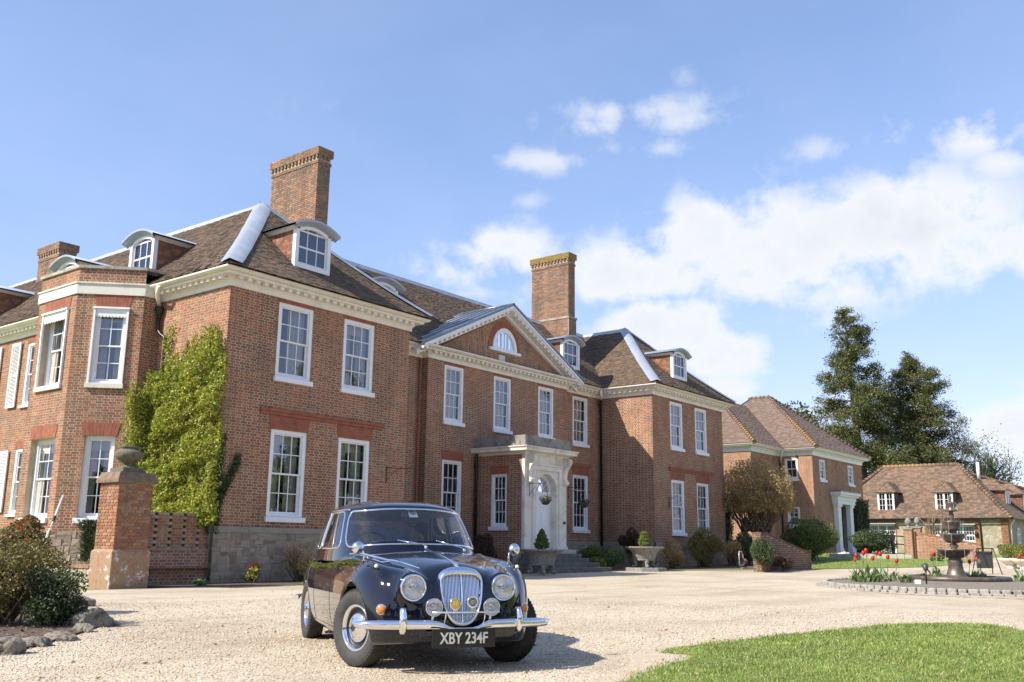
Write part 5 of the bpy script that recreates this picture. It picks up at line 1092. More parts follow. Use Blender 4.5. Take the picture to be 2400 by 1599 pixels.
# grille
def gout(t, k=1.0):     # shield outline, t in 0..1 clockwise from the top
    a = 2*math.pi*t; 
    q = math.sin(a); c = math.cos(a)
    if c >= 0: return .197*k*math.copysign(abs(q)**.86, q), .765+.118*k*abs(c)**.9
    zz = abs(c)**1.0; return .197*k*math.copysign(abs(q)**.80, q), .765-.375*(1-(1-k)*.45)*zz
gy = lambda z: .775-.14*max(0, z-.38)**1.25*1.6
GP = lambda x, z, o=0.: Vector((x, gy(z)+o-.25*x*x, z))
n_ = 160; V_ = []; 
for k in range(n_):
    t = k/n_; a = 2*math.pi*t; topw = max(0, math.cos(a))**.6; kk = 1-.10-.20*topw
    xo, zo = gout(t); xi, zi_ = gout(t, kk); zi_ = zo-(zo-.765)*(1-kk)*1.0 if math.cos(a) < 0 else .765+(.118-.072*topw)*abs(math.cos(a))**.9
    fl = .006*math.sin(2*math.pi*t*70)*topw
    for q, o_ in ((0, -.05), (.02, .0), (.25, .022+fl), (.55, .030+fl), (.85, .022+fl*.6), (1, .0), (1.03, -.05)): V_.append(GP(xo+(xi-xo)*q, zo+(zi_-zo)*q, o_))
F_ = [(k*7+q, ((k+1) % n_)*7+q, ((k+1) % n_)*7+q+1, k*7+q+1) for k in range(n_) for q in range(6)]
GR = part(MB().add(V_, [f_[::-1] for f_ in F_], True), 'grille', 'chrome')
def gin(x):   # vertical extent inside the surround at this x
    zs = []
    for k in range(400):
        a, b = gout(k/400, .885), gout((k+1)/400, .885)
        if (a[0]-x)*(b[0]-x) <= 0 and a[0] != b[0]: zs.append(a[1]+(b[1]-a[1])*(x-a[0])/(b[0]-a[0]))
    return (min(zs)+.004, min(max(zs), .765+.052*math.sqrt(max(0, 1-(x/.165)**2)))+.008) if len(zs) > 1 else None
mb = MB()
P = [gout(k/60, .95) for k in range(60)]; mb.poly([GP(x, z, -.03) for x, z in P][::-1]); part(mb, 'grille_back', 'badge_black', GR)
for k in range(-13, 14):
    x = k*.0128; e = gin(x)
    if e is None or e[1]-e[0] < .02: continue
    mb = MB(); mb.tube([GP(x, e[0]+(e[1]-e[0])*t, -.012 if k else .008) for t in np.linspace(0, 1, 14)], .0043 if k else .0085, 6); part(mb, 'grille_bar', 'chrome', GR)
# lamps
def lamp(x, y, z, r, nm, lens='lamp_glass', depth=.06, rimw=.16, dome=.25):
    a = (0, 1, 0); mb = MB(); mb.lathe([(r*1.0, -.05), (r*1.02, -.01), (r*1.0, .012), (r*.95, .022), (r*(1-rimw), .014), (r*(1-rimw), .0)], (x, y, z), 40, a); L_ = part(mb, nm, 'chrome')
    ri = r*(1-rimw); mb = MB(); mb.lathe([(ri, .0), (ri*.8, -depth*.5), (ri*.5, -depth*.85), (ri*.2, -depth), (0, -depth)], (x, y, z), 32, a); part(mb, 'reflector', 'reflector', L_)
    mb = MB(); mb.ball((x, y-depth*.3, z), r*.13, 10, 8); mb.tube([(x, y-depth, z), (x, y-depth*.3, z)], r*.07, 8); part(mb, 'bulb', 'chrome', L_)
    mb = MB(); mb.lathe([(ri*1.02, .004), (ri*.8, .004+r*dome*.4), (ri*.45, .004+r*dome*.8), (0, .004+r*dome)], (x, y, z), 36, a); part(mb, 'lens', lens, L_)
    mb = MB()
    for k in range(-4, 5): 
        xx = k*ri/4.9; hh = math.sqrt(max(0, ri*ri-xx*xx))*.96; mb.tube([(x+xx, y+.003+r*dome*(1-(xx/ri)**2-(t*hh/ri)**2), z+t*hh) for t in (-1, -.5, 0, .5, 1)], .0011, 4)
    part(mb, 'lens_ribs', lens, L_); return L_
for s_ in (1, -1):
    lamp(s_*.41, .655, .705, .114, 'headlight', depth=.09); lamp(s_*.258, .775, .548, .076, 'fog_lamp', depth=.05, rimw=.1, dome=.12)
    mb = MB(); mb.tube([(s_*.258, .75, .475), (s_*.258, .73, .40)], .012, 8); mb.lathe([(.074, -.05), (.06, -.08), (.02, -.095), (0, -.096)], (s_*.258, .775, .548), 24, (0, 1, 0)); part(mb, 'fog_lamp_bracket', 'chrome')
    p_ = sy(s_*.655, .522); nrm = Vector((s_*.42, .9, .0)).normalized(); mb = MB(); mb.lathe([(.046, -.03), (.047, .006), (.043, .012), (.038, .012)], p_, 28, nrm); I_ = part(mb, 'indicator', 'chrome')
    mb = MB(); mb.lathe([(.039, .008), (.034, .018), (.02, .026), (0, .029)], p_, 24, nrm); part(mb, 'indicator_lens', 'amber_lens', I_)
    p_ = szt(s_*.665, .30); mb = MB(); mb.ball(p_+Vector((0, .0, .004)), .026, 12, 8, (1, 1.7, .8)); mb.tube([szt(s_*(.665+.02*t), .28-.32*t, .001) for t in np.linspace(0, 1, 8)], [.008*(1-t)+.001 for t in np.linspace(0, 1, 8)], 6); SLt = part(mb, 'sidelight', 'car_paint')
    mb = MB(); mb.ball(p_+Vector((0, .036, .006)), .019, 12, 8); part(mb, 'sidelight_lens', 'pearl', SLt)
    # wing mirror
    b_ = szt(s_*.70, .0); h_ = Vector((s_*.765, .0, 1.035)); mb = MB(); mb.tube([b_, b_+Vector((s_*.008, -.0, .05)), b_+Vector((s_*.012, -.004, .085)), h_+Vector((s_*-.01, .0, -.02))], [.014, .009, .008, .008], 8); mb.lathe([(.028, 0), (.022, .008), (.01, .012)], b_, 16)
    mb.lathe([(0, -.048), (.022, -.044), (.042, -.03), (.054, -.008), (.057, .012), (.053, .016)], h_, 28, Vector((s_*-.12, -1, .02))); MR = part(mb, 'wing_mirror', 'chrome')
    mb = MB(); mb.lathe([(.053, .014), (0, .015)], h_, 24, Vector((s_*-.12, -1, .02))); part(mb, 'mirror_glass', 'chrome', MR)
    # bumper overriders
    mb = MB(); zz = np.linspace(.335, .545, 9); V_ = []
    for k, z in enumerate(zz):
        t = k/8; wd = .026+.008*math.sin(math.pi*t); yy = .755+.062*math.sin(math.pi*min(1, .12+t*.80))**.7
        for a in np.linspace(-90, 90, 9): V_.append((s_*.517+wd*math.sin(math.radians(a)), yy-.05+.05*math.cos(math.radians(a)), z))
    mb.add(V_, [(k*9+q, k*9+q+1, k*9+10+q, k*9+9+q) for k in range(8) for q in range(8)]+[[8-q for q in range(9)], [72+q for q in range(9)]], True); part(mb, 'overrider', 'chrome')
mb = MB()
for s_ in (1,):
    pts = [(.885, .50, .405), (.875, .56, .405), (.83, .625, .405), (.74, .675, .406), (.6, .715, .407), (.42, .752, .408), (.30, .775, .408), (.22, .79, .404), (.17, .797, .388), (.13, .80, .37), (.08, .802, .36), (0, .803, .358)]
    pts = [Vector(p_) for p_ in pts]+[Vector((-p_[0], p_[1], p_[2])) for p_ in pts[-2::-1]]; m_ = len(pts); V_ = []
    for i, p_ in enumerate(pts):
        a = pts[max(0, i-1)]; b = pts[min(m_-1, i+1)]; d = (b-a); d.z = 0; d.normalize(); o_ = Vector((-d.y, d.x, 0)); o_ = o_ if o_.y > 0 else -o_
        e = min(i, m_-1-i); hgt = [.006, .022, .033, .038, .04, .041, .04, .036, .03, .026, .024, .024][e]; dp = [.004, .02, .03, .034, .036, .036, .036, .03, .024, .02, .02, .02][e]
        for an in np.linspace(-110, 110, 13): V_.append(p_+o_*(dp*math.cos(math.radians(an)))+Vector((0, 0, hgt*math.sin(math.radians(an)))))
    mb.add(V_, [(i*13+q, i*13+q+1, i*13+14+q, i*13+13+q) for i in range(m_-1) for q in range(12)], True)
part(mb, 'front_bumper', 'chrome')
mb = MB(); mb.tube([(-.3, .62, .36), (-.52, .70, .40)], .02, 6); mb.tube([(.3, .62, .36), (.52, .70, .40)], .02, 6); mb.tube([(x, .66-.3*(abs(x)/.8)**2.6, .30) for x in np.linspace(-.62, .62, 21)], .035, 8, flat=.9); part(mb, 'front_apron', 'black_trim')
mb = MB(); mb.tube([(x, -3.76+.42*(abs(x)/.79)**6, .43) for x in np.linspace(-.79, .79, 41)], .04, 10, flat=.8); part(mb, 'rear_bumper', 'chrome')
mb = MB()
mb.tube([(-.30, .865, .512), (.30, .865, .512)], .0075, 10)
for x in (-.175, .175): mb.tube([(x, .86, .515), (x, .845, .47), (x, .80, .40)], .006, 8)
BBR = part(mb, 'badge_bar', 'chrome')
mb = MB(); mb.lathe([(.05, -.006), (.051, .002), (.047, .007), (.043, .007)], (.10, .875, .582), 28, (0, 1, 0)); mb.lathe([(.0, -.006), (.05, -.006)], (.10, .875, .582), 28, (0, 1, 0)); mb.box((.085, .868, .512), (.115, .876, .54)); BD = part(mb, 'badge', 'chrome'); BD['label'] = 'round yellow badge with chrome letters AA on the badge bar'
mb = MB(); mb.lathe([(.043, .0), (0, .002)], (.10, .875, .582), 26, (0, 1, 0)); part(mb, 'badge_disc', 'badge_yellow', BD)
TM = lambda x, y, z: Matrix(((-1, 0, 0, x), (0, 0, 1, y), (0, 1, 0, z), (0, 0, 0, 1)))
t_ = text_mesh('badge_letters', 'AA', .068, 'chrome', None, TM(.10, .879, .582), .003, .72, bold=.0006); t_.parent = BD
mb = MB(); mb.lathe([(.05, -.008), (.052, .002), (.048, .008), (.036, .009), (.036, .005)], (-.052, .878, .598), 30, (0, 1, 0)); mb.box((-.062, .868, .512), (-.042, .876, .55)); BD2 = part(mb, 'badge', 'chrome'); BD2['label'] = 'round chrome badge with dark concentric rings on the badge bar'
mb = MB(); mb.lathe([(.037, .005), (.028, .008)], (-.052, .878, .598), 28, (0, 1, 0)); mb.lathe([(.024, .008), (.016, .009)], (-.052, .878, .598), 28, (0, 1, 0)); mb.lathe([(.008, .010), (0, .010)], (-.052, .878, .598), 20, (0, 1, 0)); part(mb, 'badge_rings', 'badge_black', BD2)
mb = MB(); mb.lathe([(.028, .007), (.024, .0075)], (-.052, .878, .598), 28, (0, 1, 0)); mb.lathe([(.016, .008), (.008, .009)], (-.052, .878, .598), 28, (0, 1, 0)); part(mb, 'badge_silver', 'plate_silver', BD2)
mb = MB(); mb.box((-.275, .832, .222), (.285, .842, .376)); PL_ = part(mb, 'number_plate', 'plate_black', bevel=.003)
t_ = text_mesh('plate_letters', 'XBY 234F', .128, 'plate_silver', None, TM(.005, .844, .296), .003, .80, bold=.0022); t_.parent = PL_
# bonnet trim, mascot, wipers, screen stickers
mb = MB(); mb.tube([szt(0, y, .004) for y in np.linspace(-.5, .56, 26)], [.004]+[.009]*24+[.012], 8); part(mb, 'bonnet_strip', 'chrome')
p_ = szt(0, .56, .0); mb = MB(); mb.ball(p_+Vector((0, .01, .018)), .016, 12, 8, (1, 1.2, 1.2)); mb.tube([p_+Vector((0, -.05, .006)), p_+Vector((0, 0, .012)), p_+Vector((0, .03, .014)), p_+Vector((0, .06, .004))], [.006, .012, .012, .006], 8); mb.ball(p_+Vector((0, -.02, .034)), .009, 8, 6); part(mb, 'mascot', 'chrome')
def ws(x, t): 
    s = np.interp(abs(x), bx_[:1500], sarc[:1500]); s = s if x >= 0 else LT-s; return Vector([float(v) for v in green(np.array(s), np.array(t))])
for x0, x1 in ((-.20, .58-.20-.0), (.22, .62)):
    pass
for xp, xt in ((-.02, .50), (-.42, .10)):   # pivot, far end of the blade
    b_ = szt(xp, -.50, .01); mb = MB(); mb.lathe([(.016, 0), (.016, .02), (.008, .028), (0, .03)], b_, 12); A_ = ws(xp+.42*(1 if xt > xp else -1)*.62, .10)+Vector((0, .022, .012)); mb.tube([b_+Vector((0, 0, .02)), b_+Vector((.04, -.02, .04)), A_], [.006, .006, .004], 6); mb.ball(A_, .008, 8, 6); part(mb, 'wiper_arm', 'chrome')
    mb = MB(); mb.tube([ws(xp+.06+(xt-xp-.06)*t, .075+.03*math.sin(t*2.6))+Vector((0, .012, .004)) for t in np.linspace(0, 1, 14)], .006, 5); part(mb, 'wiper_blade', 'black_trim')
mb = MB(); mb.lathe([(.012, 0), (.012, .012), (.006, .02), (0, .022)], szt(-.5, -.52, .0), 12); part(mb, 'washer_jet', 'chrome')
mb = MB(); q = [ws(.05, .74), ws(-.06, .74), ws(-.06, .98), ws(.05, .98)]; of = Vector((0, -.02, -.012)); q = [a+of for a in q]; mb.prism(q, (0, -.001, 0)); SK = part(mb, 'screen_card', 'sticker_white')
c_ = sum(q, Vector())/4; dx_ = (q[1]-q[0]).normalized(); dz_ = (q[3]-q[0]).normalized(); nn_ = dz_.cross(dx_).normalized(); nn_ = nn_ if nn_.y > 0 else -nn_; mb = MB(); mb.lathe([(.03, .003), (.022, .003)], c_, 24, nn_); mb.lathe([(.014, .003), (.007, .003)], c_, 20, nn_); mb.lathe([(.04, .0028), (.038, .0028)], c_, 24, nn_); part(mb, 'card_rings', 'badge_black', SK)
q = [ws(-.52, .12)+of, ws(-.60, .12)+of, ws(-.61, .36)+of, ws(-.53, .36)+of]; mb = MB(); mb.prism(q, (0, -.001, 0)); SK2 = part(mb, 'screen_sticker', 'sticker_white')
mb = MB(); q2 = [a+(sum(q, Vector())/4-a)*.35+Vector((0, .004, .002)) for a in q]; mb.prism(q2, (0, -.001, 0)); part(mb, 'sticker_print', 'sticker_red', SK2)
mb = MB(); mb.box((-.10, -1.13, 1.345), (.08, -1.10, 1.40)); MBm = part(mb, 'rear_view_mirror', 'chrome', bevel=.012); mb = MB(); mb.tube([(0, -1.12, 1.40), (0, -1.10, 1.44)], .008, 6); part(mb, 'mirror_stem', 'chrome', MBm)
mb = MB(); k = 40; mb.tube([(.36+.2*math.cos(2*math.pi*i/k), -1.22-.08*math.sin(2*math.pi*i/k), 1.0+.19*math.sin(2*math.pi*i/k)) for i in range(k)], .012, 8, closed=True); part(mb, 'steering_wheel', 'badge_black')
mb = MB(); mb.box((-.62, -1.08, .98), (.62, -.98, 1.03)); part(mb, 'dashboard', 'hide_red', bevel=.02)
for x in (-.33, .33):
    mb = MB(); mb.box((x-.24, -1.95, .96), (x+.24, -1.83, 1.075)); part(mb, 'seat', 'hide_red', bevel=.05)
mb = MB(); mb.box((-.58, -2.85, .95), (.58, -2.7, 1.04)); part(mb, 'rear_seat', 'hide_red', bevel=.04)
# ------------------------------------------------------------------ annexe, barn and garden walls
def plain_house(name, label, loc): return thing(name, label, 'house', loc)
A = plain_house('annexe_house', 'smaller brick house with hipped tiled roof and white columned doorway', (60, 24, .8))
WALLM = MB(); BR = []
za, zt = .5, 6.85
AH = [(1.16, 2.17, 5.36, 6.6), (6.26, 7.3, 5.36, 6.6), (3.62, 5.6, .5, 3.9)]
facade((57.9, 22), (1, 0), 9.0, za, zt, AH)
ASH = [(2.1-1.77, 2.1-.93, 5.36, 6.63), (2.1-1.72, 2.1-.93, 2.45, 3.65)]
facade((57.9, 24.1), (0, -1), 2.1, za, zt, ASH)
ALH = [(1.45, 2.4, 1.9, 2.78)]
facade((53.65, 24.1), (1, 0), 4.25, za, zt, ALH); facade((53.65, 30), (0, -1), 5.9, za, zt)
for a, b in (((66.9, 22), (66.9, 32)), ((66.9, 32), (53.65, 30.0))): WALLM.poly([(*a, 0), (*b, 0), (*b, zt), (*a, zt)])
AW = WALLM.build('wall', 'mortar', A); stuff_bricks('brick', BR+JB, 'brick_annex', AW); JB.clear()
sweep('cornice', [(53.65, 30), (53.65, 24.1), (57.9, 24.1), (57.9, 22), (66.9, 22), (66.9, 32)], [(0, 6.78), (.05, 6.78), (.06, 6.98), (.12, 7.0), (.14, 7.08), (.40, 7.1), (.40, 7.16)], 'white_paint', A)
sweep('gutter', [(53.65, 30), (53.65, 24.1), (57.9, 24.1), (57.9, 22), (66.9, 22), (66.9, 32)], [(.38, 7.16), (.47, 7.17), (.5, 7.24), (.47, 7.25), (.3, 7.22)], 'cream_paint', A)
for h in AH[:2]: sash((57.9+h[0], 22), (1, 0), h[2], h[3], h[1]-h[0], 2, 4, A, fr=.09, curtain=1)
h = ASH[0]; sash((57.9, 24.1-h[0]), (0, -1), h[2], h[3], h[1]-h[0], 2, 2, A, fr=.1); h = ASH[1]; sash((57.9, 24.1-h[0]), (0, -1), h[2], h[3], h[1]-h[0], 2, 4, A, fr=.1, curtain=1)
h = ALH[0]; sash((53.65+h[0], 24.1), (1, 0), h[2], h[3], h[1]-h[0], 2, 2, A, fr=.1)
U = MB(); TL = []; zr = 11.3; ze = 7.22; rs = zr-ze
TL += tile_slope((57.4, 32), (0, -1), (1, 0), 5.0, rs, ze, lambda v: (.0+v*.85, 10.5-v), .05, .1, .2, U); TL += tile_slope((57.4, 21.5), (1, 0), (0, 1), 5.0, rs, ze, lambda v: (v, 10.1-v), .05, .1, .2, U)
TL += tile_slope((53.15, 23.6), (1, 0), (0, 1), 4.3, 3.5, ze, lambda v: (v, 4.25+v), .05, .1, .2, U); TL += tile_slope((53.15, 32), (0, -1), (1, 0), 4.3, 3.5, ze, lambda v: (v, 8.4-v), .05, .1, .2, U)
U.poly([(67.5, 21.5, ze), (67.5, 32, ze), (62.4, 28, zr), (62.4, 26.5, zr)]); U.poly([(57.4, 32, ze), (67.5, 32, ze), (62.4, 28, zr)]); U.poly([(53.15, 32, ze), (61, 32, ze), (61, 27.9, ze+3.5), (57.45, 27.9, ze+3.5)])
for q in ([(53.65, 24.1, 7.1), (57.9, 24.1, 7.1), (57.9, 30, 7.1), (53.65, 30, 7.1)], [(57.9, 22, 7.1), (66.9, 22, 7.1), (66.9, 32, 7.1), (57.9, 32, 7.1)]): U.poly(q)
AR = U.build('roof', 'tile_under', A); stuff_bricks('roof_tile', TL, 'roof_tile_plum', AR)
def hip_tiles(a, b, parent, mat, r=.13, step=.28, lich=None):
    a, b = Vector(a), Vector(b); n = int((b-a).length/step); d = (b-a)/n; m1, m2 = MB(), MB()
    for i in range(n):
        p_ = a+d*i; (m2 if lich and i < n*lich else m1).tube([p_+Vector((0, 0, .05)), p_+d*1.05+Vector((0, 0, .02))], [r*1.1, r*.85], 7)
    m1.build('hip_tile', mat, parent)['kind'] = 'stuff'
    if lich: m2.build('hip_tile', 'lichen_gold', parent)['kind'] = 'stuff'
hip_tiles((57.4, 21.5, ze), (62.4, 26.5, zr), AR, 'roof_tile_plum', lich=.55); hip_tiles((67.5, 21.5, ze), (62.4, 26.5, zr), AR, 'roof_tile_plum'); hip_tiles((53.15, 23.6, ze), (57.45, 27.9, ze+3.5), AR, 'roof_tile_plum', lich=.35); hip_tiles((62.4, 26.5, zr), (62.4, 28, zr), AR, 'roof_tile_plum')
mb = MB(); mb.tube([(57.3, 23.6, 7.2), (57.35, 23.7, 6.9), (57.8, 24.0, 6.4)], .05, 8); mb.build('downpipe', 'white_paint', A); mb = MB(); mb.tube([(57.8, 24.02, 6.5), (57.8, 24.02, .6)], .05, 8); mb.build('downpipe', 'cast_iron', A)
D = MB()
for x in (61.15, 63.35): D.box((x, 21.72, .95), (x+.55, 22, 3.78)); D.box((x-.08, 21.66, 3.782), (x+.63, 22, 3.95)); D.box((x-.06, 21.68, .95), (x+.61, 21.719, 1.2))
D.box((60.95, 21.62, 3.952), (64.1, 22, 4.2)); D.box((60.85, 21.58, 4.202), (64.2, 22, 4.42)); D.box((60.75, 21.42, 4.422), (64.3, 22, 4.54)); D.box((60.65, 21.3, 4.542), (64.4, 22, 4.7))
DC = D.build('door_surround', 'white_paint', A); mb = MB(); mb.box((60.6, 21.25, 4.702), (64.45, 22, 4.74)); mb.build('lead_cap', 'lead_dark', DC)
mb = MB(); mb.box((61.7, 22.3, .9), (63.4, 22.36, 3.8)); mb.box((61.68, 22, .9), (61.72, 22.3, 3.8)); mb.build('door', 'door_dark' if 'door_dark' in MATS else 'underbody', A); mb = MB(); mb.box((60.5, 20.9, .5), (64.5, 22, .95)); mb.build('step', 'old_stone', A)
mb = MB(); mb.box((60.2, 21.95, 2.35), (60.42, 22, 2.75)); mb.box((60.5, 21.95, 2.35), (60.68, 22, 2.75)); mb.build('name_plate', 'brass' if 'brass' in MATS else 'pearl', A)
mb = MB(); mb.ball((57.8, 22.95, 6.75), .07, 8, 6); mb.build('wall_lamp', 'cast_iron', A)
# barn: long stone range with hipped tile roof, dormers and white glazed doors, and a lower range running off behind
B = plain_house('stone_barn', 'converted stone barn with a steep mossy tiled roof and two white dormers', (79, 20, 1.0)); ze, zr = 3.5, 7.8
WALLM = MB(); Z0 = .4
BH = [(29-25.6, 29-23.05, .9, 3.08), (29-20.6, 29-17.44, .9, 3.0)]
wall_face(WALLM, (77, 29), (0, -1), 13.8, Z0, ze, BH); wall_face(WALLM, (77, 15.2), (1, 0), 30, Z0, ze, [(2.75, 3.75, 1.15, 2.75)])
WALLM.poly([(77, 29, 0), (86, 29, 0), (86, 29, ze), (77, 29, ze)]); WALLM.poly([(107, 15.2, 0), (107, 23, 0), (107, 23, ze), (107, 15.2, ze)]); BW = WALLM.build('wall', 'barn_stone', B)
R = brick_recs((77, 29), (0, -1), 13.8, Z0, ze, [(0, 2.9, 0, 9), (6.05, 8.1, 0, 9), (11.9, 13.35, 0, 9)]+BH, proud=.03, course=.085)+brick_recs((77, 15.2), (1, 0), .45, Z0, ze, proud=.03, course=.085)
stuff_bricks('brick_quoin', R, 'brick_annex', BW)
U = MB(); TL = []
TL += tile_slope((76.6, 29.4), (0, -1), (1, 0), 4.9, zr-ze, ze, lambda v: (v*.85, 14.6-v*.88), .25, .13, .26, U); TL += tile_slope((76.6, 14.8), (1, 0), (0, 1), 4.4, zr-ze, ze, lambda v: (v*1.1, 9.8-v*1.1), .25, .13, .26, U)
TL += tile_slope((82.0, 14.8), (1, 0), (0, 1), 4.4, 3.75, ze, lambda v: (0, 25), .2, .13, .26, U)
U.poly([(86.4, 14.8, ze), (86.4, 29.4, ze), (81.5, 25, zr), (81.5, 19.2, zr)]); U.poly([(76.6, 29.4, ze), (86.4, 29.4, ze), (81.5, 25, zr)]); U.poly([(82, 23.6, ze), (107, 23.6, ze), (107, 19.2, ze+3.75), (82, 19.2, ze+3.75)]); U.poly([(107, 14.8, ze), (107, 23.6, ze), (107, 19.2, ze+3.75)])
BRF = U.build('roof', 'tile_under', B); stuff_bricks('roof_tile', TL, 'roof_tile_barn', BRF)
hip_tiles((76.6, 14.8, ze-.1), (81.5, 19.2, zr-.02), BRF, 'roof_tile_barn', .15, .32); hip_tiles((76.6, 29.4, ze-.1), (81.5, 25, zr-.02), BRF, 'roof_tile_barn', .15, .32, lich=.2); hip_tiles((81.5, 25, zr), (81.5, 19.2, zr), BRF, 'roof_tile_barn', .16, .32, lich=.5); hip_tiles((82, 19.2, ze+3.75), (107, 19.2, ze+3.75), BRF, 'roof_tile_barn', .15, .4)
def barn_dormer(yc, hw, zb, zw):
    x = 77.55; d = MB()
    for a, b in ((-hw, -hw+.14), (hw-.14, hw), (-.07, .07)): d.box((x-.06, yc+a, zb), (x+.06, yc+b, zw))
    d.box((x-.08, yc-hw-.04, zb-.09), (x+.06, yc+hw+.04, zb)); d.box((x-.06, yc-hw, zw), (x+.06, yc+hw, zw+.1)); DW = d.build('dormer', 'white_paint', B); s = MB()
    for sd in (-1, 1):
        a0, a1 = (yc-hw+.14, yc-.07) if sd < 0 else (yc+.07, yc+hw-.14)
        s.box((x-.03, a0+(a1-a0)*.5-.013, zb), (x+.0, a0+(a1-a0)*.5+.013, zw))
        for k in (1, 2): z = zb+(zw-zb)*k/3; s.box((x-.03, a0, z-.013), (x+.0, a1, z+.013))
    s.build('glazing_bar', 'white_paint', DW); s = MB(); s.poly([(x+.02, yc+hw-.1, zb), (x+.02, yc-hw+.1, zb), (x+.02, yc-hw+.1, zw), (x+.02, yc+hw-.1, zw)]); s.build('pane', 'window_glass', DW)
    s = MB(); s.box((x+.3, yc-hw, zb-.3), (x+.34, yc+hw, zw)); s.build('dark_room', 'room_dark', DW); r_ = MB(); hz = .85; ap = (x+.75, yc, zw+hz); bk = (x+3.0, yc, zw+hz-.02)
    e0, e1, e2, e3 = (x-.2, yc+hw+.18, zw+.02), (x-.2, yc-hw-.18, zw+.02), (x+2.6, yc-hw-.18, zw+.02), (x+2.6, yc+hw+.18, zw+.02)
    T2 = tile_slope((e0[0], e0[1]), (0, -1), (1, 0), .95, hz, zw+.05, lambda v: (v*.86, 2*hw+.36-v*.86), .02, .12, .22, r_); L_ = 2*hw+.36
    T2 += tile_slope((x+2.6, yc+hw+.18), (-1, 0), (0, -1), hw+.18, hz, zw+.05, lambda v: (0, 2.8-v*1.1), .02, .12, .22, r_); T2 += tile_slope((x-.2, yc-hw-.18), (1, 0), (0, 1), hw+.18, hz, zw+.05, lambda v: (v*1.1, 2.8), .02, .12, .22, r_)
    rr_ = r_.build('dormer_roof', 'tile_under', DW); stuff_bricks('roof_tile', T2, 'roof_tile_barn', rr_)
    for sd in (-1, 1): ck = MB(); ck.add([(x, yc+sd*(hw-.03), zb-.3), (x+2.2, yc+sd*(hw-.03), zw), (x, yc+sd*(hw-.03), zw+.1), (x, yc+sd*(hw-.06), zb-.3), (x+2.2, yc+sd*(hw-.06), zw), (x, yc+sd*(hw-.06), zw+.1)], [(0, 1, 2), (3, 5, 4), (0, 2, 5, 3)]); ck.build('cheek', 'roof_tile_barn', DW)
barn_dormer(23.76, .63, 4.12, 5.48); barn_dormer(19.49, .63, 4.02, 5.38)
def range_dormer(x0, x1, zb, zw, y=16.3):
    d = MB(); d.box((x0, y-.05, zb), (x1, y, zb+.09)); d.box((x0, y-.05, zw-.09), (x1, y, zw)); 
    for x in (x0, (x0+x1)/2-.05, x1-.1): d.box((x, y-.051, zb+.09), (x+.1, y, zw-.09))
    DW = d.build('dormer', 'white_paint', B); s = MB(); s.poly([(x0, y-.02, zb), (x1, y-.02, zb), (x1, y-.02, zw), (x0, y-.02, zw)]); s.build('pane', 'window_glass', DW); s = MB(); s.box((x0-.1, y+.0, zb-.25), (x0-.0, y+1.7, zw)); s.box((x1, y, zb-.25), (x1+.1, y+1.7, zw)); s.box((x0, y+.3, zb-.2), (x1, y+.33, zw)); ck = s.build('cheek', 'tile_under', DW)
    stuff_bricks('hung_tile', brick_recs((x0-.1, y+2.0), (0, -1), 2.0, zb-.3, zw, course=.12, bond='stretcher', proud=.02), 'tile_hung', ck)
    r_ = MB(); T2 = tile_slope((x0-.4, y-.25), (1, 0), (0, 1), 2.2, .95, zw+.02, lambda v: (v*.5, x1-x0+.8-v*.5), .02, .14, .26, r_); T2 += tile_slope((x0-.4, y+2.5), (0, -1), (1, 0), 1.1, .95, zw+.02, lambda v: (0, 2.75-v), .02, .14, .26, r_); rr_ = r_.build('dormer_roof', 'tile_under', DW); stuff_bricks('roof_tile', T2, 'roof_tile_barn', rr_)
range_dormer(82.6, 84.1, 4.5, 5.75); range_dormer(89.2, 90.8, 4.5, 5.75)
for y0, y1, zb, ztp in ((23.05, 25.6, .9, 3.08), (17.44, 20.6, .9, 3.0)):
    g = MB(); n_ = 4; w_ = (y1-y0)/n_; x = 77.12
    for i in range(n_+1): g.box((x-.05, y0+w_*i-.05, zb), (x+.03, y0+w_*i+.05, ztp))
    for z in (ztp-.1, ztp-.78, zb+.9): g.box((x-.048, y0, z), (x+.028, y1, z+.1))
    g.box((x-.03, y0, zb), (x+.01, y1, zb+.9)); GD = g.build('glazed_door', 'white_paint', B); s = MB()
    for i in range(n_):
        for k in (1, 2, 3): s.box((x-.03, y0+w_*i+w_*k/4-.012, zb+1), (x+.01, y0+w_*i+w_*k/4+.012, ztp-.1))
        for z in (ztp-.44, ztp-1.1, ztp-1.4): s.box((x-.032, y0+w_*i, z-.012), (x+.012, y0+w_*i+w_, z+.012))
    s.build('glazing_bar', 'white_paint', GD); s = MB(); s.poly([(x, y1, zb+.9), (x, y0, zb+.9), (x, y0, ztp), (x, y1, ztp)]); s.build('pane', 'window_glass', GD); s = MB(); s.box((x+.5, y0-.3, zb), (x+.55, y1+.3, ztp)); s.build('blind', 'blind', GD)
    s = MB(); s.box((76.6, y0-.15, ztp+.02), (77, y1+.15, ztp+.1)); s.build('lead_hood', 'lead', B)
sweep('gutter', [(76.95, 29), (76.95, 15.15), (107, 15.15)], [(.33, 3.42), (.45, 3.42), (.48, 3.5), (.4, 3.52)], 'cast_iron', B)
for p_ in ([(76.55, 17.0, 3.4), (76.92, 17.0, 3.1), (76.92, 17.0, .8)],): MB().tube(p_, .06, 8).build('downpipe', 'cast_iron', B)
MB().tube([(77.2, 14.75, 3.4), (77.3, 15.05, 3.0), (77.3, 15.1, .8)], .05, 8).build('downpipe', 'white_paint', B); MB().tube([(86, 18.8, 6.9), (86, 18.8, 8.3)], .13, 10).build('flue', 'white_paint', B); MB().ball((76.9, 17.3, 2.35), .14, 8, 8, (1, 1, 1.6)).build('wall_lantern', 'cast_iron', B)
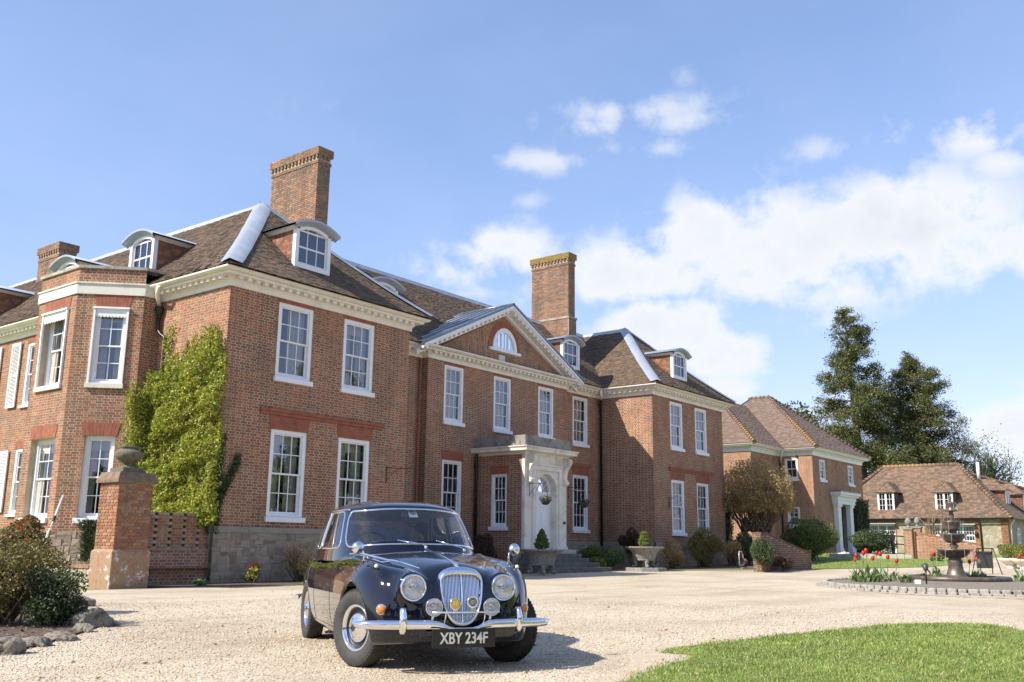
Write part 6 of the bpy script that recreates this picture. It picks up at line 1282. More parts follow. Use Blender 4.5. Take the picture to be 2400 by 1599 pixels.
s = MB(); x0, x1, zb, zs = 79.75, 80.75, 1.15, 2.4
for i in range(12): a0, a1 = math.pi*i/12, math.pi*(i+1)/12; cxx = 80.25; s.prism([(cxx-.5*math.cos(a0), 15.12, zs+.5*math.sin(a0)), (cxx-.5*math.cos(a1), 15.12, zs+.5*math.sin(a1)), (cxx-.4*math.cos(a1), 15.12, zs+.4*math.sin(a1)), (cxx-.4*math.cos(a0), 15.12, zs+.4*math.sin(a0))], (0, .08, 0))
for x in (79.75, 80.2, 80.65): s.box((x, 15.12, zb), (x+.1, 15.19, zs+(.4 if x == 80.2 else 0)))
for z in (zb, 1.75, 2.35): s.box((79.8, 15.125, z), (80.7, 15.18, z+.07))
WD = s.build('window', 'white_paint', B); s = MB(); s.box((79.8, 15.19, zb), (80.7, 15.22, 2.75)); s.build('pane', 'room_dark', WD)
finish_panes(300)
# brick garden walls
def brick_wall_thing(name, label, cat, path, th, htop, mat='brick', core='mortar', single=False, cap=True, capmat=None, zb=None):
    """free-standing wall along a plan path; htop(t) gives the height over the ground"""
    (ax, ay), (bx, by) = path; L0 = math.hypot(bx-ax, by-ay); u = ((bx-ax)/L0, (by-ay)/L0); n = (u[1], -u[0]); R_ = thing(name, label, cat, (ax, ay, gz(ax))); base = gz((ax+bx)/2)-.1 if zb is None else zb
    W_ = MB(); k = 10; P = []
    for sgn in (0, 1):
        for i in range(k+1): t = L0*i/k; P += [(ax+u[0]*t-n[0]*th*sgn, ay+u[1]*t-n[1]*th*sgn, base), (ax+u[0]*t-n[0]*th*sgn, ay+u[1]*t-n[1]*th*sgn, gz(ax+u[0]*t)+htop(t/L0))]
    q = 2*(k+1); F = [(2*i, 2*i+2, 2*i+3, 2*i+1) for i in range(k)]+[(q+2*i+1, q+2*i+3, q+2*i+2, q+2*i) for i in range(k)]+[(2*i+1, 2*i+3, q+2*i+3, q+2*i+1) for i in range(k)]+[(0, 1, q+1, q), (2*k, q+2*k, q+2*k+1, 2*k+1)]
    w_ = W_.add(P, F).build('wall_core', core, R_); hm = max(htop(t) for t in (0, .5, 1)); zt_ = lambda t: gz(ax+u[0]*t)+htop(t/L0)
    def clip(z):
        ts = [t for t in np.linspace(0, L0, 80) if zt_(t) >= z+.03]; return (ts[0], ts[-1]) if len(ts) > 1 else None
    recs = brick_recs((ax, ay), u, L0, base, base+hm+.3, clip=clip)+brick_recs((bx-n[0]*th, by-n[1]*th), (-u[0], -u[1]), L0, base, base+hm+.3, clip=lambda z: (lambda c: None if c is None else (L0-c[1], L0-c[0]))(clip(z)))+brick_recs((ax-n[0]*th, ay-n[1]*th), n, th, base, zt_(0))+brick_recs((bx, by), (-n[0], -n[1]), th, base, zt_(L0))
    if single:
        b1, b2 = big_first(recs, 300); single_pieces('brick', b1, mat+'_single', w_)
        if b2: stuff_bricks('brick', b2, mat, w_)
    else: stuff_bricks('brick', recs, mat, w_)
    if cap:
        c_ = MB(); k = max(3, int(L0/.11))
        for i in range(k):
            t0, t1 = L0*i/k+.004, L0*(i+1)/k-.004; o = Vector((ax+u[0]*t0+n[0]*.03, ay+u[1]*t0+n[1]*.03, zt_(t0)+.002)); c_.obox(o, Vector((u[0]*(t1-t0), u[1]*(t1-t0), zt_(t1)-zt_(t0))), Vector((-n[0]*(th+.06), -n[1]*(th+.06), 0)), Vector((0, 0, .085)))
        c_.build('coping_brick', capmat or mat, R_)['kind'] = 'stuff'
    return R_
brick_wall_thing('ramp_wall', 'brick garden wall with a sloping top beside the clipped hedge', 'wall', ((36.0, 15.9), (40.75, 15.75)), .34, lambda t: 1.42-.72*min(1, max(0, (t-.1)/.78)), 'brick_shaded', core='mortar_dark')  # shade on this wall is painted in with darker brick and mortar
brick_wall_thing('garden_wall', 'sunlit brick wall with a stepped down top behind the fountain', 'wall', ((53.3, 15.0), (53.6, 11.9)), .3, lambda t: 1.32-.62*t, 'brick_annex')
def finial_pier(x, y, h, label):
    R_ = thing('brick_pier', label, 'pier', (x, y, gz(x)), group='brick piers with stone finials'); z = gz(x); s = MB(); s.box((x-.2, y-.2, z-.1), (x+.2, y+.2, z+h)); w_ = s.build('pier_core', 'mortar', R_)
    rec = []
    for o, u in (((x-.2, y+.2), (0, -1)), ((x-.2, y-.2), (1, 0)), ((x+.2, y-.2), (0, 1))): rec += brick_recs(o, u, .4, z-.1, z+h)
    stuff_bricks('brick', rec, 'brick_annex', w_); s = MB(); s.box((x-.25, y-.25, z+h), (x+.25, y+.25, z+h+.09)); s.build('pier_cap', 'urn_stone', R_)
    F_ = thing('stone_finial', label.split(' pier')[0].replace('brick', 'stone pineapple finial on the brick')+' pier', 'finial', (x, y, z+h+.09), group='stone finials'); s = MB(); s.lathe([(0, 0), (.13, 0), (.13, .05), (.07, .08), (.06, .12), (.13, .19), (.165, .28), (.15, .38), (.10, .47), (.04, .53), (0, .55)], (x, y, z+h+.09), 18, wob=lambda a, zz: .05*math.sin(a*9+zz*40)); s.build('pineapple', 'urn_stone', F_)
finial_pier(53.2, 15.25, 1.5, 'nearer brick pier beside the sunlit garden wall'); finial_pier(58.6, 16.3, 1.5, 'farther brick pier behind the bare shrub')
for i, (x, y) in enumerate(((57.2, 17.3), (58.6, 17.0))):
    P_ = thing('gate_post', ('left' if i == 0 else 'right')+' black iron post of the low railing before the barn', 'post', (x, y, gz(x)), group='black iron posts'); MB().box((x-.08, y-.08, gz(x)), (x+.08, y+.08, gz(x)+1.25)).build('post', 'cast_iron', P_, bevel=.02); MB().ball((x, y, gz(x)+1.3), .09, 10, 6).build('post_knob', 'cast_iron', P_)
RL = thing('iron_railing', 'two black rails between the iron posts before the barn', 'railing', (57, 17.2, gz(57))); s = MB()
for z in (.6, 1.05): s.tube([(55.4, 17.8, gz(57)+z+.1), (59.8, 16.8, gz(57)+z)], .035, 6)
s.build('rail', 'cast_iron', RL)
# sloping lawn before the annexe, with its stone edging
SL = [(41.2, 16.2), (42.8, 14.9), (45.8, 12.3), (48.6, 11.9), (53.2, 12.0), (53.0, 15.0), (52.3, 19.2), (56, 20.8), (60, 20.9), (60, 21.9), (54, 22.5), (49, 21), (46.5, 18.8)]
sheet('sloping_lawn', SL, .02, 'lawn_base'); g = grass('sloping_lawn_grass', SL, 60000, .05, wd=.006); g['label'] = 'short grass growing on the sloping lawn before the annexe'; g['category'] = 'grass'
E_ = thing('stone_edging', 'low stone kerb along the back of the sloping lawn', 'kerb', (52.7, 17, gz(52.7))); t = 0
while t < 1:
    t1 = min(1, t+.09); a = Vector((53.0-.7*t, 15.1+4.1*t, gz(53)-.1)); b = Vector((53.0-.7*t1, 15.1+4.1*t1, gz(53)-.1)); MB().obox(a, (b-a)*.97, Vector((.35, .06, 0)), Vector((0, 0, .33+random.uniform(-.02, .02)))).build('stone', 'old_stone', E_, bevel=.02); t = t1
# ------------------------------------------------------------------ gate pier, screen wall, terrace wall
G_ = thing('gate_pier', 'square red brick gate pier with a stone urn on top beside the screen wall', 'pier', (12.16, 20.85, 0))
s = MB(); s.box((11.76, 20.47, -.1), (12.56, 21.23, 2.34)); PC = s.build('pier_core', 'mortar', G_)
rec = []
for o, u, L0 in (((11.74, 21.25), (0, -1), .80), ((11.74, 20.45), (1, 0), .84), ((12.58, 20.45), (0, 1), .80)): rec += brick_recs(o, u, L0, .86, 2.32, bond='flemish', course=.073)
single_pieces('brick', rec, 'brick_red_single', PC)
m = NB('plinth_render'); l = m.ramp(m.noise(2.6, 9, .75, 'World'), [(.55, 0.), (.61, 1.)]); c = m.ramp(m.noise(9, 6, .65, 'World'), [(.3, (.24, .125, .07)), (.5, (.34, .21, .13)), (.7, (.29, .225, .125))]); m.col(m.mix(l, c, (.62, .59, .58))); m.p(Roughness=.95); m.bump(m.noise(40, 6, .7, 'World'), .5, .01)
s = MB(); s.box((11.69, 20.40, -.15), (12.63, 21.30, .80)); V_ = [(11.69, 20.40, .80), (12.63, 20.40, .80), (12.63, 21.30, .80), (11.69, 21.30, .80), (11.75, 20.46, .87), (12.57, 20.46, .87), (12.57, 21.24, .87), (11.75, 21.24, .87)]
s.add(V_, [(0, 1, 5, 4), (1, 2, 6, 5), (2, 3, 7, 6), (3, 0, 4, 7)]); s.build('pier_plinth', 'plinth_render', G_)
s = MB(); s.box((11.66, 20.37, 2.34), (12.66, 21.33, 2.40)); s.add([(11.66, 20.37, 2.40), (12.66, 20.37, 2.40), (12.66, 21.33, 2.40), (11.66, 21.33, 2.40), (11.74, 20.45, 2.585), (12.58, 20.45, 2.585), (12.58, 21.25, 2.585), (11.74, 21.25, 2.585)], [(0, 1, 5, 4), (1, 2, 6, 5), (2, 3, 7, 6), (3, 0, 4, 7), (4, 5, 6, 7)]); s.build('pier_cap', 'pier_cap' if 'pier_cap' in MATS else 'ashlar', G_)
UR = thing('stone_urn', 'squat weathered stone urn on top of the gate pier', 'urn', (12.14, 20.85, 2.585)); s = MB(); s.box((11.86, 20.57, 2.587), (12.42, 21.13, 2.69)); s.build('urn_base', 'pier_urn', UR, bevel=.015)
s = MB(); s.lathe([(.2, 0), (.2, .03), (.13, .05), (.10, .09), (.12, .13), (.22, .18), (.30, .25), (.325, .32), (.30, .38), (.24, .42), (.2, .44), (.2, .46), (.235, .48), (.23, .505), (.18, .505), (.15, .46), (0, .42)], (12.14, 20.85, 2.69), 28, wob=lambda a, z: .012*math.cos(a*14) if .14 < z < .36 else 0); s.build('urn_bowl', 'pier_urn', UR)
SW = thing('screen_wall', 'low pierced brick screen wall between the gate pier and the house', 'wall', (13.8, 21.6, 0)); y = 21.6; holes = []; x0, x1 = 12.63, 15.0
for i in range(5):
    for k in range(6): holes.append((.38+i*.40, .38+i*.40+.09, .92+k*.15-.0, .92+k*.15+.075))
HC = [(a, b, c_, d_) for a, b, c_, d_ in holes]; W_ = MB(); wall_face(W_, (x0, y), (1, 0), x1-x0, -.1, 1.70, HC, .2); W_.poly([(x0, y, 1.7), (x1, y, 1.7), (x1, y+.2, 1.7), (x0, y+.2, 1.7)]); WC = W_.build('wall_core', 'mortar_dark', SW)
s = MB(); s.box((x0, y+.201, -.1), (x1, y+.215, 1.7)); s.build('wall_back', 'underbody', SW)
rec = brick_recs((x0, y), (1, 0), x1-x0, .87, 1.695, HC, course=.075); b1, b2 = big_first(rec, 299); single_pieces('brick', b1, 'brick_red_single', WC)
if b2: stuff_bricks('brick', b2, 'brick_red', WC)
s = MB(); s.box((x0, y-.05, -.1), (x1-.02, y, .84)); PLS = s.build('wall_plinth', 'plinth_limed' if 'plinth_limed' in MATS else 'mortar_dark', SW); stuff_bricks('brick', brick_recs((x0, y-.05), (1, 0), x1-x0, -.05, .84, course=.075), 'brick_limed', PLS); 
s = MB(); s.box((x0, y-.06, .842), (x1, y+.0, .875)); s.build('string_course', 'ashlar', SW)
TW = thing('terrace_wall', 'low rough stone retaining wall with a brick coping left of the gate pier', 'wall', (11.75, 24, 0)); s = MB(); s.poly([(11.76, 29, -.1), (11.76, 21.3, -.1), (11.76, 21.3, .42), (11.76, 29, .42)]); s.poly([(11.76, 21.3, .42), (15, 21.3, .42), (15, 29, .42), (11.76, 29, .42)]); TC = s.build('wall_core', 'mortar', TW)
m = NB('cream_stone'); oi = m.n.new('ShaderNodeObjectInfo'); c = m.ramp(oi.outputs['Random'], [(0, (.44, .38, .27)), (.5, (.55, .49, .37)), (1, (.36, .31, .23))]); m.col(m.mix(.5, c, m.ramp(m.noise(12, 6, .7, 'World'), [(.3, (.5, .5, .5)), (.7, (1.35, 1.35, 1.3))]), 'MULTIPLY')); m.p(Roughness=.95); m.bump(m.noise(20, 6, .7, 'World'), .9, .03)
rec = brick_recs((11.76, 27), (0, -1), 5.7, -.05, .42, course=.155, sizes=(.14, .34), proud=.03); me = None
for o, u, v, w_ in rec[:280]:     # rounded rubble stones, one by one
    if me is None:
        bm = bmesh.new(); bmesh.ops.create_cube(bm, size=1); bmesh.ops.bevel(bm, geom=bm.edges[:], offset=.16, segments=1, affect='EDGES'); me = bpy.data.meshes.new('stone'); bm.to_mesh(me); bm.free(); me.materials.append(MATS['cream_stone'])
    ob = bpy.data.objects.new('stone', me); COL.objects.link(ob); ob.parent = TC; ob.matrix_parent_inverse = root_off(TC).inverted(); c_ = o+u/2+v/2; wv = w_/np.linalg.norm(w_)*.12
    ob.matrix_basis = Matrix(((u[0], v[0], wv[0], c_[0]), (u[1], v[1], wv[1], c_[1]), (u[2], v[2], wv[2], c_[2]), (0, 0, 0, 1)))
s = MB(); t = 21.32
while t < 29: s.box((11.68, t, .42), (11.98, t+.215, .49)); t += .225
s.build('coping_brick', 'brick_limed', TW)['kind'] = 'stuff'
# hedge trimmer left leaning on the bay
HT_ = thing('hedge_trimmer', 'long pole hedge trimmer leaning against the bay with its blade up', 'hedge trimmer', (11.7, 23.9, .49)); a, b, c_ = Vector((11.72, 23.9, .52)), Vector((12.5, 24.75, 1.57)), Vector((13.22, 25.78, 2.27))
MB().tube([a, a+(b-a)*.35], .02, 8).build('grip', 'pearl', HT_); MB().tube([a+(b-a)*.35, b], .013, 8).build('shaft', 'sticker_white', HT_); s = MB(); s.tube([b-(b-a)*.05, b+(c_-b)*.1], .035, 8); s.build('gear_case', 'cast_iron', HT_)
s = MB(); d = (c_-b); n = d.cross(Vector((0, 0, 1))).normalized(); s.tube([b+d*.08, c_], .012, 6)
for i in range(24): p_ = b+d*(.12+.86*i/24); s.tube([p_-n*.04, p_+n*.04], .009, 5)
s.build('blade', 'plate_silver', HT_); s = MB(); p_ = a+(b-a)*.25; s.tube([p_+Vector((.16*math.cos(k*.628)*.9, .02, .09+.05*math.sin(k*.628))) for k in range(10)], .012, 6, closed=True); s.build('handle', 'cast_iron', HT_)
# rocks edging the bed
def rock(x, y, sx_, sy_, h, label, seed):
    rg = np.random.default_rng(seed); bm = bmesh.new(); bmesh.ops.create_icosphere(bm, subdivisions=4, radius=1)
    dirs = rg.normal(size=(14, 3)); dirs /= np.linalg.norm(dirs, axis=1)[:, None]; cut = rg.uniform(.55, .95, 14); ph_ = rg.uniform(0, 6, 9)
    for v in bm.verts:
        p_ = np.array(v.co); 
        for d_, c_ in zip(dirs, cut):
            q = p_ @ d_
            if q > c_: p_ = p_-d_*(q-c_)*.9
        p_ = p_*(1+.06*math.sin(p_[0]*7+ph_[0])+.05*math.sin(p_[1]*9+ph_[1])*math.sin(p_[2]*8+ph_[2])+.05*math.sin(p_[0]*19+ph_[3])*math.sin(p_[1]*17+ph_[4])+.03*math.sin(p_[2]*37+ph_[5])*math.sin(p_[0]*31)+rg.normal(0, .014)); v.co = (p_[0]*sx_*.82, p_[1]*sy_*.82, p_[2]*h*.66+h*.2)
    me = bpy.data.meshes.new('rock'); bm.to_mesh(me); bm.free(); o = link('rock', me, 'rock'); o.location = (x, y, gz(x)-.02); o.rotation_euler = (0, 0, rg.uniform(0, 6)); tag(o, label, 'rock', 'rocks edging the planting bed')
    for e in me.polygons: e.use_smooth = False
for i, a in enumerate([(8.6, 15.7, .24, .2, .26, 'pointed grey rock nearest the gate pier'), (6.72, 12.0, .36, .27, .34, 'largest rough grey rock at the corner of the bed'), (4.62, 9.85, .34, .22, .21, 'flat greenish rock at the left edge of the bed'), (5.15, 10.35, .24, .18, .18, 'small pale rock right of the flat greenish rock'), (5.62, 10.75, .3, .2, .13, 'low dark rock half sunk in the gravel edge'), (6.28, 11.45, .2, .15, .16, 'small rock touching the largest rock on its left'), (8.15, 14.6, .13, .1, .09, 'tiny flat stone between the pointed rock and the largest rock'), (7.35, 13.2, .17, .13, .14, 'small grey stone behind the largest rock'), (7.7, 15.0, .22, .14, .12, 'low brown stone below the dark green bush')]): rock(*a, seed=i+3)
# ------------------------------------------------------------------ urns, steps planting, fountain
def garden_urn(x, y, label, feet_z, slab):
    z = gz(x); R_ = thing('garden_urn', label, 'urn', (x, y, z), group='carved stone urns flanking the steps'); s = MB(); s.lathe([(.40, 0), (.42, .03), (.40, .07), (.43, .10), (.455, .18), (.48, .28), (.54, .37), (.66, .44), (.74, .465), (.76, .50), (.73, .52), (.64, .50), (.5, .42), (0, .38)], (0, 0, 0), 36, wob=lambda a, q: .02*math.cos(a*18) if .05 < q < .12 or q > .43 else 0)
    bw = s.build('urn_bowl', 'urn_stone'); bw.parent = R_; bw.location = (0, 0, feet_z+.26)
    for k in range(4):
        an = math.pi/4+k*math.pi/2; s = MB(); c_, q = math.cos(an), math.sin(an); s.tube([(c_*.30, q*.30, feet_z+.28), (c_*.36, q*.36, feet_z+.2), (c_*.32, q*.32, feet_z+.1), (c_*.40, q*.40, feet_z+.03)], [.10, .085, .06, .085], 8); s.ball((c_*.43, q*.43, feet_z+.04), .075, 8, 6); o = s.build('lion_foot', 'urn_stone'); o.parent = R_
    s = MB(); s.lathe([(.16, 0), (.13, .12), (.16, .27)], (0, 0, feet_z), 14); o = s.build('stem', 'urn_stone'); o.parent = R_
    if slab: s = MB(); s.prism([(.85*math.cos(math.pi/8+k*math.pi/4), .85*math.sin(math.pi/8+k*math.pi/4), -.1) for k in range(8)], (0, 0, .1+feet_z-.005)); o = s.build('plinth', 'urn_stone', bevel=.02); o.parent = R_
    s = MB(); s.lathe([(.66, 0), (.3, .03), (0, .03)], (0, 0, feet_z+.26+.44), 20); o = s.build('soil', 'soil'); o.parent = R_; return z+feet_z+.26+.46
zu1 = garden_urn(26.4, 19.4, 'carved stone urn on lion feet nearer the car', .06, False); zu2 = garden_urn(33.1, 19.4, 'paler stone urn raised on a plinth beside the shrubs', .14, True)
def cone_bush(x, y, z, r, h, label, mat, n, seed, tipw=.0):
    R_ = thing('topiary_plant', label, 'plant', (x, y, z)); rg = np.random.default_rng(seed); t = rg.random(n)**.75; rr_ = r*np.sqrt(np.clip(1-t, 0, 1))**(1.25 if tipw == 0 else .6)*np.minimum(1, (t+.08)*5)*(1+.12*np.sin(t*30)); an = rg.uniform(0, 6.28, n); q = rr_*(rg.random(n)**.35)
    leaves('foliage', np.c_[x+q*np.cos(an), y+q*np.sin(an), z+.06+t*h], .05, mat, R_); MB().tube([(x, y, z-.05), (x, y, z+h*.8)], [.025, .006], 6).build('stem', 'bark', R_)
cone_bush(26.4, 19.4, zu1, .30, .66, 'dark green cone shaped box plant in the urn nearer the car', 'leaf_hedge', 5200, 1); cone_bush(33.1, 19.4, zu2, .25, .58, 'yellow green blunt cone plant in the paler urn', 'leaf_topiary', 3800, 2, 1)
def hanging_basket(o, n, L0, label):
    o, n = Vector(o), Vector(n); c_ = o+n*L0; R_ = thing('hanging_basket', label, 'hanging basket', c_-Vector((0, 0, .75)), group='hanging baskets by the porch'); s = MB(); b = c_-Vector((0, 0, .62)); s.lathe([(0, -.2), (.1, -.18), (.17, -.1), (.2, 0), (.18, .0), (.1, -.05), (0, -.06)], b, 18); s.build('bowl', 'bark_dark', R_)
    s = MB()
    for k in range(3): s.tube([c_-Vector((0, 0, .03)), b+Vector((.19*math.cos(k*2.1), .19*math.sin(k*2.1), 0))], .006, 4)
    s.build('chain', 'cast_iron', R_); k = 420; an = RNG.uniform(0, 6.28, k); q = RNG.random(k)**.5*.24; leaves('plant', np.c_[b.x+q*np.cos(an), b.y+q*np.sin(an), b.z+.02+RNG.random(k)*.14-q*.3], .045, 'leaf_ivy', R_)
hanging_basket((28.55, 21.55, 3.35), (.3, -.95, 0), .62, 'hanging basket in front of the white door'); hanging_basket((31.05, 21.55, 3.35), (.5, -.86, 0), .62, 'hanging basket before the window right of the porch')
FX, FY = 30.3, 7.45; fz0 = gz(FX)
FO = thing('fountain', 'three tier cast iron fountain with dripping water in a round basin', 'fountain', (FX, FY, fz0))
weathered('wet_iron', (.085, .065, .048), (.2, .17, .13), .35, .9, 6); flt = lambda k, a0=.05: (lambda a, z: a0*abs(math.sin(a*k)))
s = MB(); s.lathe([(1.30, 0), (1.42, 0), (1.45, .08), (1.40, .14), (1.30, .13), (1.26, .05), (0, .04)], (FX, FY, fz0+.07), 56); s.build('basin', 'wet_iron', FO)
s = MB(); s.lathe([(1.28, .09), (0, .09)], (FX, FY, fz0+.07), 40); m = NB('water'); m.col((.03, .035, .03)); m.p(Roughness=.03, Coat_Weight=1); m.bump(m.noise(9, 3, .5, 'World'), .25, .03); s.build('water', 'water', FO)
s = MB(); s.lathe([(.44, .0), (.42, .06), (.3, .12), (.25, .2), (.2, .34), (.18, .48), (.2, .58), (.16, .64), (.2, .72)], (FX, FY, fz0+.04), 24, wob=lambda a, z: .07*abs(math.sin(a*3))); s.build('pedestal', 'wet_iron', FO)
def tier(z, r, nm): s = MB(); s.lathe([(.10, -.24), (.2, -.22), (r*.66, -.17), (r*.86, -.06), (r*1.0, -.01), (r*1.04, .02), (r*.98, .03), (r*.8, .0), (0, -.03)], (FX, FY, z), 48, wob=lambda a, q: .045*abs(math.sin(a*8)) if q < .01 else .02*math.sin(a*24)); s.build(nm, 'wet_iron', FO)
tier(fz0+.93, .47, 'bowl'); tier(fz0+1.37, .36, 'bowl'); tier(fz0+1.73, .29, 'bowl'); tier(fz0+2.27, .14, 'bowl')
for z0, z1, r in ((.9, 1.2, .10), (1.34, 1.56, .08), (1.7, 2.14, .06)): s = MB(); s.lathe([(r*1.5, z0), (r*.8, z0+(z1-z0)*.25), (r*1.35, z0+(z1-z0)*.5), (r*.75, z0+(z1-z0)*.75), (r*1.5, z1)], (FX, FY, fz0), 18); s.build('stem', 'wet_iron', FO)
s = MB(); s.lathe([(.05, 2.28), (.03, 2.36), (.05, 2.42), (.02, 2.5), (0, 2.54)], (FX, FY, fz0), 12); s.build('finial', 'wet_iron', FO)
m = NB('falling_water'); m.col((.9, .93, .95)); m.p(Roughness=.1, Alpha=.38); s = MB()
for z0, z1, r, k in ((2.27, 1.75, .15, 4), (1.74, 1.4, .305, 7), (1.38, .97, .38, 8), (.94, .1, .49, 9)):
    for i in range(k): an = 6.283*(i+random.random()*.7)/k; zz = z0-(z0-z1)*random.uniform(.55, 1); s.tube([(FX+(r+.01)*math.cos(an), FY+(r+.01)*math.sin(an), fz0+z0), (FX+(r+.025)*math.cos(an), FY+(r+.025)*math.sin(an), fz0+(z0+zz)/2), (FX+(r+.03)*math.cos(an), FY+(r+.03)*math.sin(an), fz0+zz)], [.004, .003, .002], 4)
s.build('falling_water', 'falling_water', FO)['kind'] = 'stuff'
# round bed with a kerb of granite setts
KR = 4.0; KC = (27.5, 6.0)
pts = [(KC[0]+KR*math.cos(2*math.pi*k/72), KC[1]+KR*math.sin(2*math.pi*k/72)) for k in range(72)]; sheet('fountain_bed', pts, .09, 'soil_grey', 2.0)
KT = thing('kerb', 'ring of pale granite setts round the fountain bed', 'kerb', (KC[0], KC[1], gz(KC[0]))); bm = bmesh.new(); bmesh.ops.create_cube(bm, size=1); bmesh.ops.bevel(bm, geom=bm.edges[:], offset=.1, segments=1, affect='EDGES'); sm_ = bpy.data.meshes.new('sett'); bm.to_mesh(sm_); bm.free(); lichen('sett_stone', (.40, .37, .32), (.26, .235, .19), 5); sm_.materials.append(MATS['sett_stone']); inv = root_off(KT).inverted()
k = 0; an = 0
while an < 2*math.pi:
    for row, (rr_, zz, hh) in enumerate(((KR+.02, .03, .2), (KR+.17, -.02, .13))):
        x, y = KC[0]+rr_*math.cos(an+row*.012), KC[1]+rr_*math.sin(an+row*.012); P3 = np.array([[x, y, .1]])
        if k > 295: continue
        ob = bpy.data.objects.new('sett', sm_); COL.objects.link(ob); ob.parent = KT; ob.matrix_parent_inverse = inv; k += 1
        ob.matrix_basis = Matrix.Translation((x, y, gz(x)+zz+random.uniform(-.01, .01))) @ Matrix.Rotation(an+random.uniform(-.06, .06), 4, 'Z') @ Matrix.Diagonal((.16, .20*random.uniform(.8, 1.05), hh, 1))
    an += .215/KR
sheet('damp_patch', [(KC[0]+(KR+.28)*math.cos(math.radians(a)), KC[1]+(KR+.28)*math.sin(math.radians(a))) for a in range(262, 150, -3)]+[(KC[0]+(KR+.35+.75*math.sin(math.radians((a-150)*1.6))+.16*math.sin(a*1.7)+.1*math.sin(a*.9))*math.cos(math.radians(a)), KC[1]+(KR+.35+.75*math.sin(math.radians((a-150)*1.6))+.16*math.sin(a*1.7)+.1*math.sin(a*.9))*math.sin(math.radians(a))) for a in range(151, 262, 2)], .004, 'damp_gravel')
def tulip(x, y, h, flower, label=None, red='petal_red'):
    z = gz(x)+.09; R_ = thing('tulip' if flower else 'tulip_clump', label or 'red tulip on a tall stem in the fountain bed', 'flower' if flower else 'plant', (x, y, z), group='red tulips in the fountain bed' if flower and red == 'petal_red' else ('leaf clumps in the fountain bed' if not flower else None)); s = MB()
    for k in range(5 if flower else 14):
        a = random.uniform(0, 6.28); l = h*random.uniform(.55, .85); w_ = .035; o = Vector((x+random.uniform(-.09, .09), y+random.uniform(-.09, .09), z)); d = Vector((math.cos(a), math.sin(a), 0)); t = Vector((-d.y, d.x, 0)); V_ = []
        for q in range(5): u = q/4; c_ = o+d*(l*.55*u*u)+Vector((0, 0, l*(u-.25*u*u))); ww = w_*math.sin(math.pi*min(1, .15+u*.85)); V_ += [c_-t*ww, c_+t*ww]
        s.add(V_, [(2*q, 2*q+1, 2*q+3, 2*q+2) for q in range(4)], True)
    s.build('leaf', 'leaf_tulip', R_)
    if flower:
        top = Vector((x+random.uniform(-.04, .04), y+random.uniform(-.04, .04), z+h)); MB().tube([(x, y, z), (x+.01, y, z+h*.5), top], .008, 5).build('stem', 'leaf_tulip', R_); s = MB()
        for k in range(6):
            a = k*1.047; d = Vector((math.cos(a), math.sin(a), 0)); t = Vector((-d.y, d.x, 0)); V_ = []
            for q in range(4): u = q/3; c_ = top+d*(.045*math.sin(u*2.4+.2))+Vector((0, 0, .13*u)); ww = .034*math.sin(math.pi*(.25+.7*u)); V_ += [c_-t*ww, c_+t*ww]
            s.add(V_, [(2*q, 2*q+1, 2*q+3, 2*q+2) for q in range(3)], True)
        s.build('petal', red, R_)
def fp(px, d):   # a spot on the fountain bed, seen along one photo column at the given depth
    v = fw*f_px+rt2*(px-1200)-up2*(1345-799.5); v = v/(v.x*fw.x+v.y*fw.y)*d*math.cos(tilt); return v.x, v.y
TLAB = [q+' red tulip from the left in the row left of the fountain' for q in ('first', 'second', 'third', 'fourth', 'fifth', 'sixth', 'seventh', 'eighth', 'ninth')]+['left tulip of the red pair just left of the fountain stem', 'right tulip of the red pair just left of the fountain stem', 'short red tulip right of the fountain stem', 'red tulip beside the single white tulip', 'red tulip at the right edge of the picture']
for px, d, h in ((2007, 27.4, .62), (2008, 27.6, .50), (2023, 27.5, .68), (2031, 27.9, .75), (2047, 27.3, .55), (2057, 28.2, .68), (2064, 27.9, .66), (2080, 27.6, .58), (2100, 27.3, .48), (2188, 28.8, .66), (2197, 29.0, .68), (2272, 29.2, .44), (2291, 29.4, .5), (2396, 28.4, .62)): TN = globals().get('TN', 0)+1; tulip(*fp(px, d), h, True, TLAB[TN-1])
for px, d, h in ((2003, 26.6, .36), (2018, 26.3, .40), (2035, 26.7, .38), (2052, 26.5, .42), (2062, 26.9, .40), (2080, 27.0, .36), (2118, 26.2, .42), (2128, 26.4, .34), (2198, 28.2, .46), (2160, 29.4, .28), (2280, 28.8, .40), (2300, 29.0, .34), (2386, 27.6, .34)): CN = globals().get('CN', 0)+1; tulip(*fp(px, d), h, False, ('first', 'second', 'third', 'fourth', 'fifth', 'sixth', 'seventh', 'eighth', 'ninth', 'tenth', 'eleventh', 'twelfth', 'last')[CN-1]+' leafy flowerless tulip clump counted along the fountain bed')
tulip(*fp(2294, 28.4), .46, True, 'single white tulip right of the fountain', 'petal_white')
x, y = fp(2170, 25.6); sz = gz(x)+.09; SP = thing('garden_spotlight', 'small black spotlight on a stake at the edge of the fountain bed', 'spotlight', (x, y, sz)); MB().tube([(x, y, sz), (x, y, sz+.36)], .022, 8).build('stake', 'cast_iron', SP); s = MB(); s.lathe([(0, -.1), (.06, -.08), (.085, .06), (.08, .07), (0, .05)], (x, y, sz+.42), 14, (.5, .2, .5)); s.build('lamp_head', 'pvc_grey', SP); s = MB(); s.box((x-.32, y+.05, sz), (x-.2, y+.2, sz+.1)); s.build('junction_box', 'sticker_white', SP)
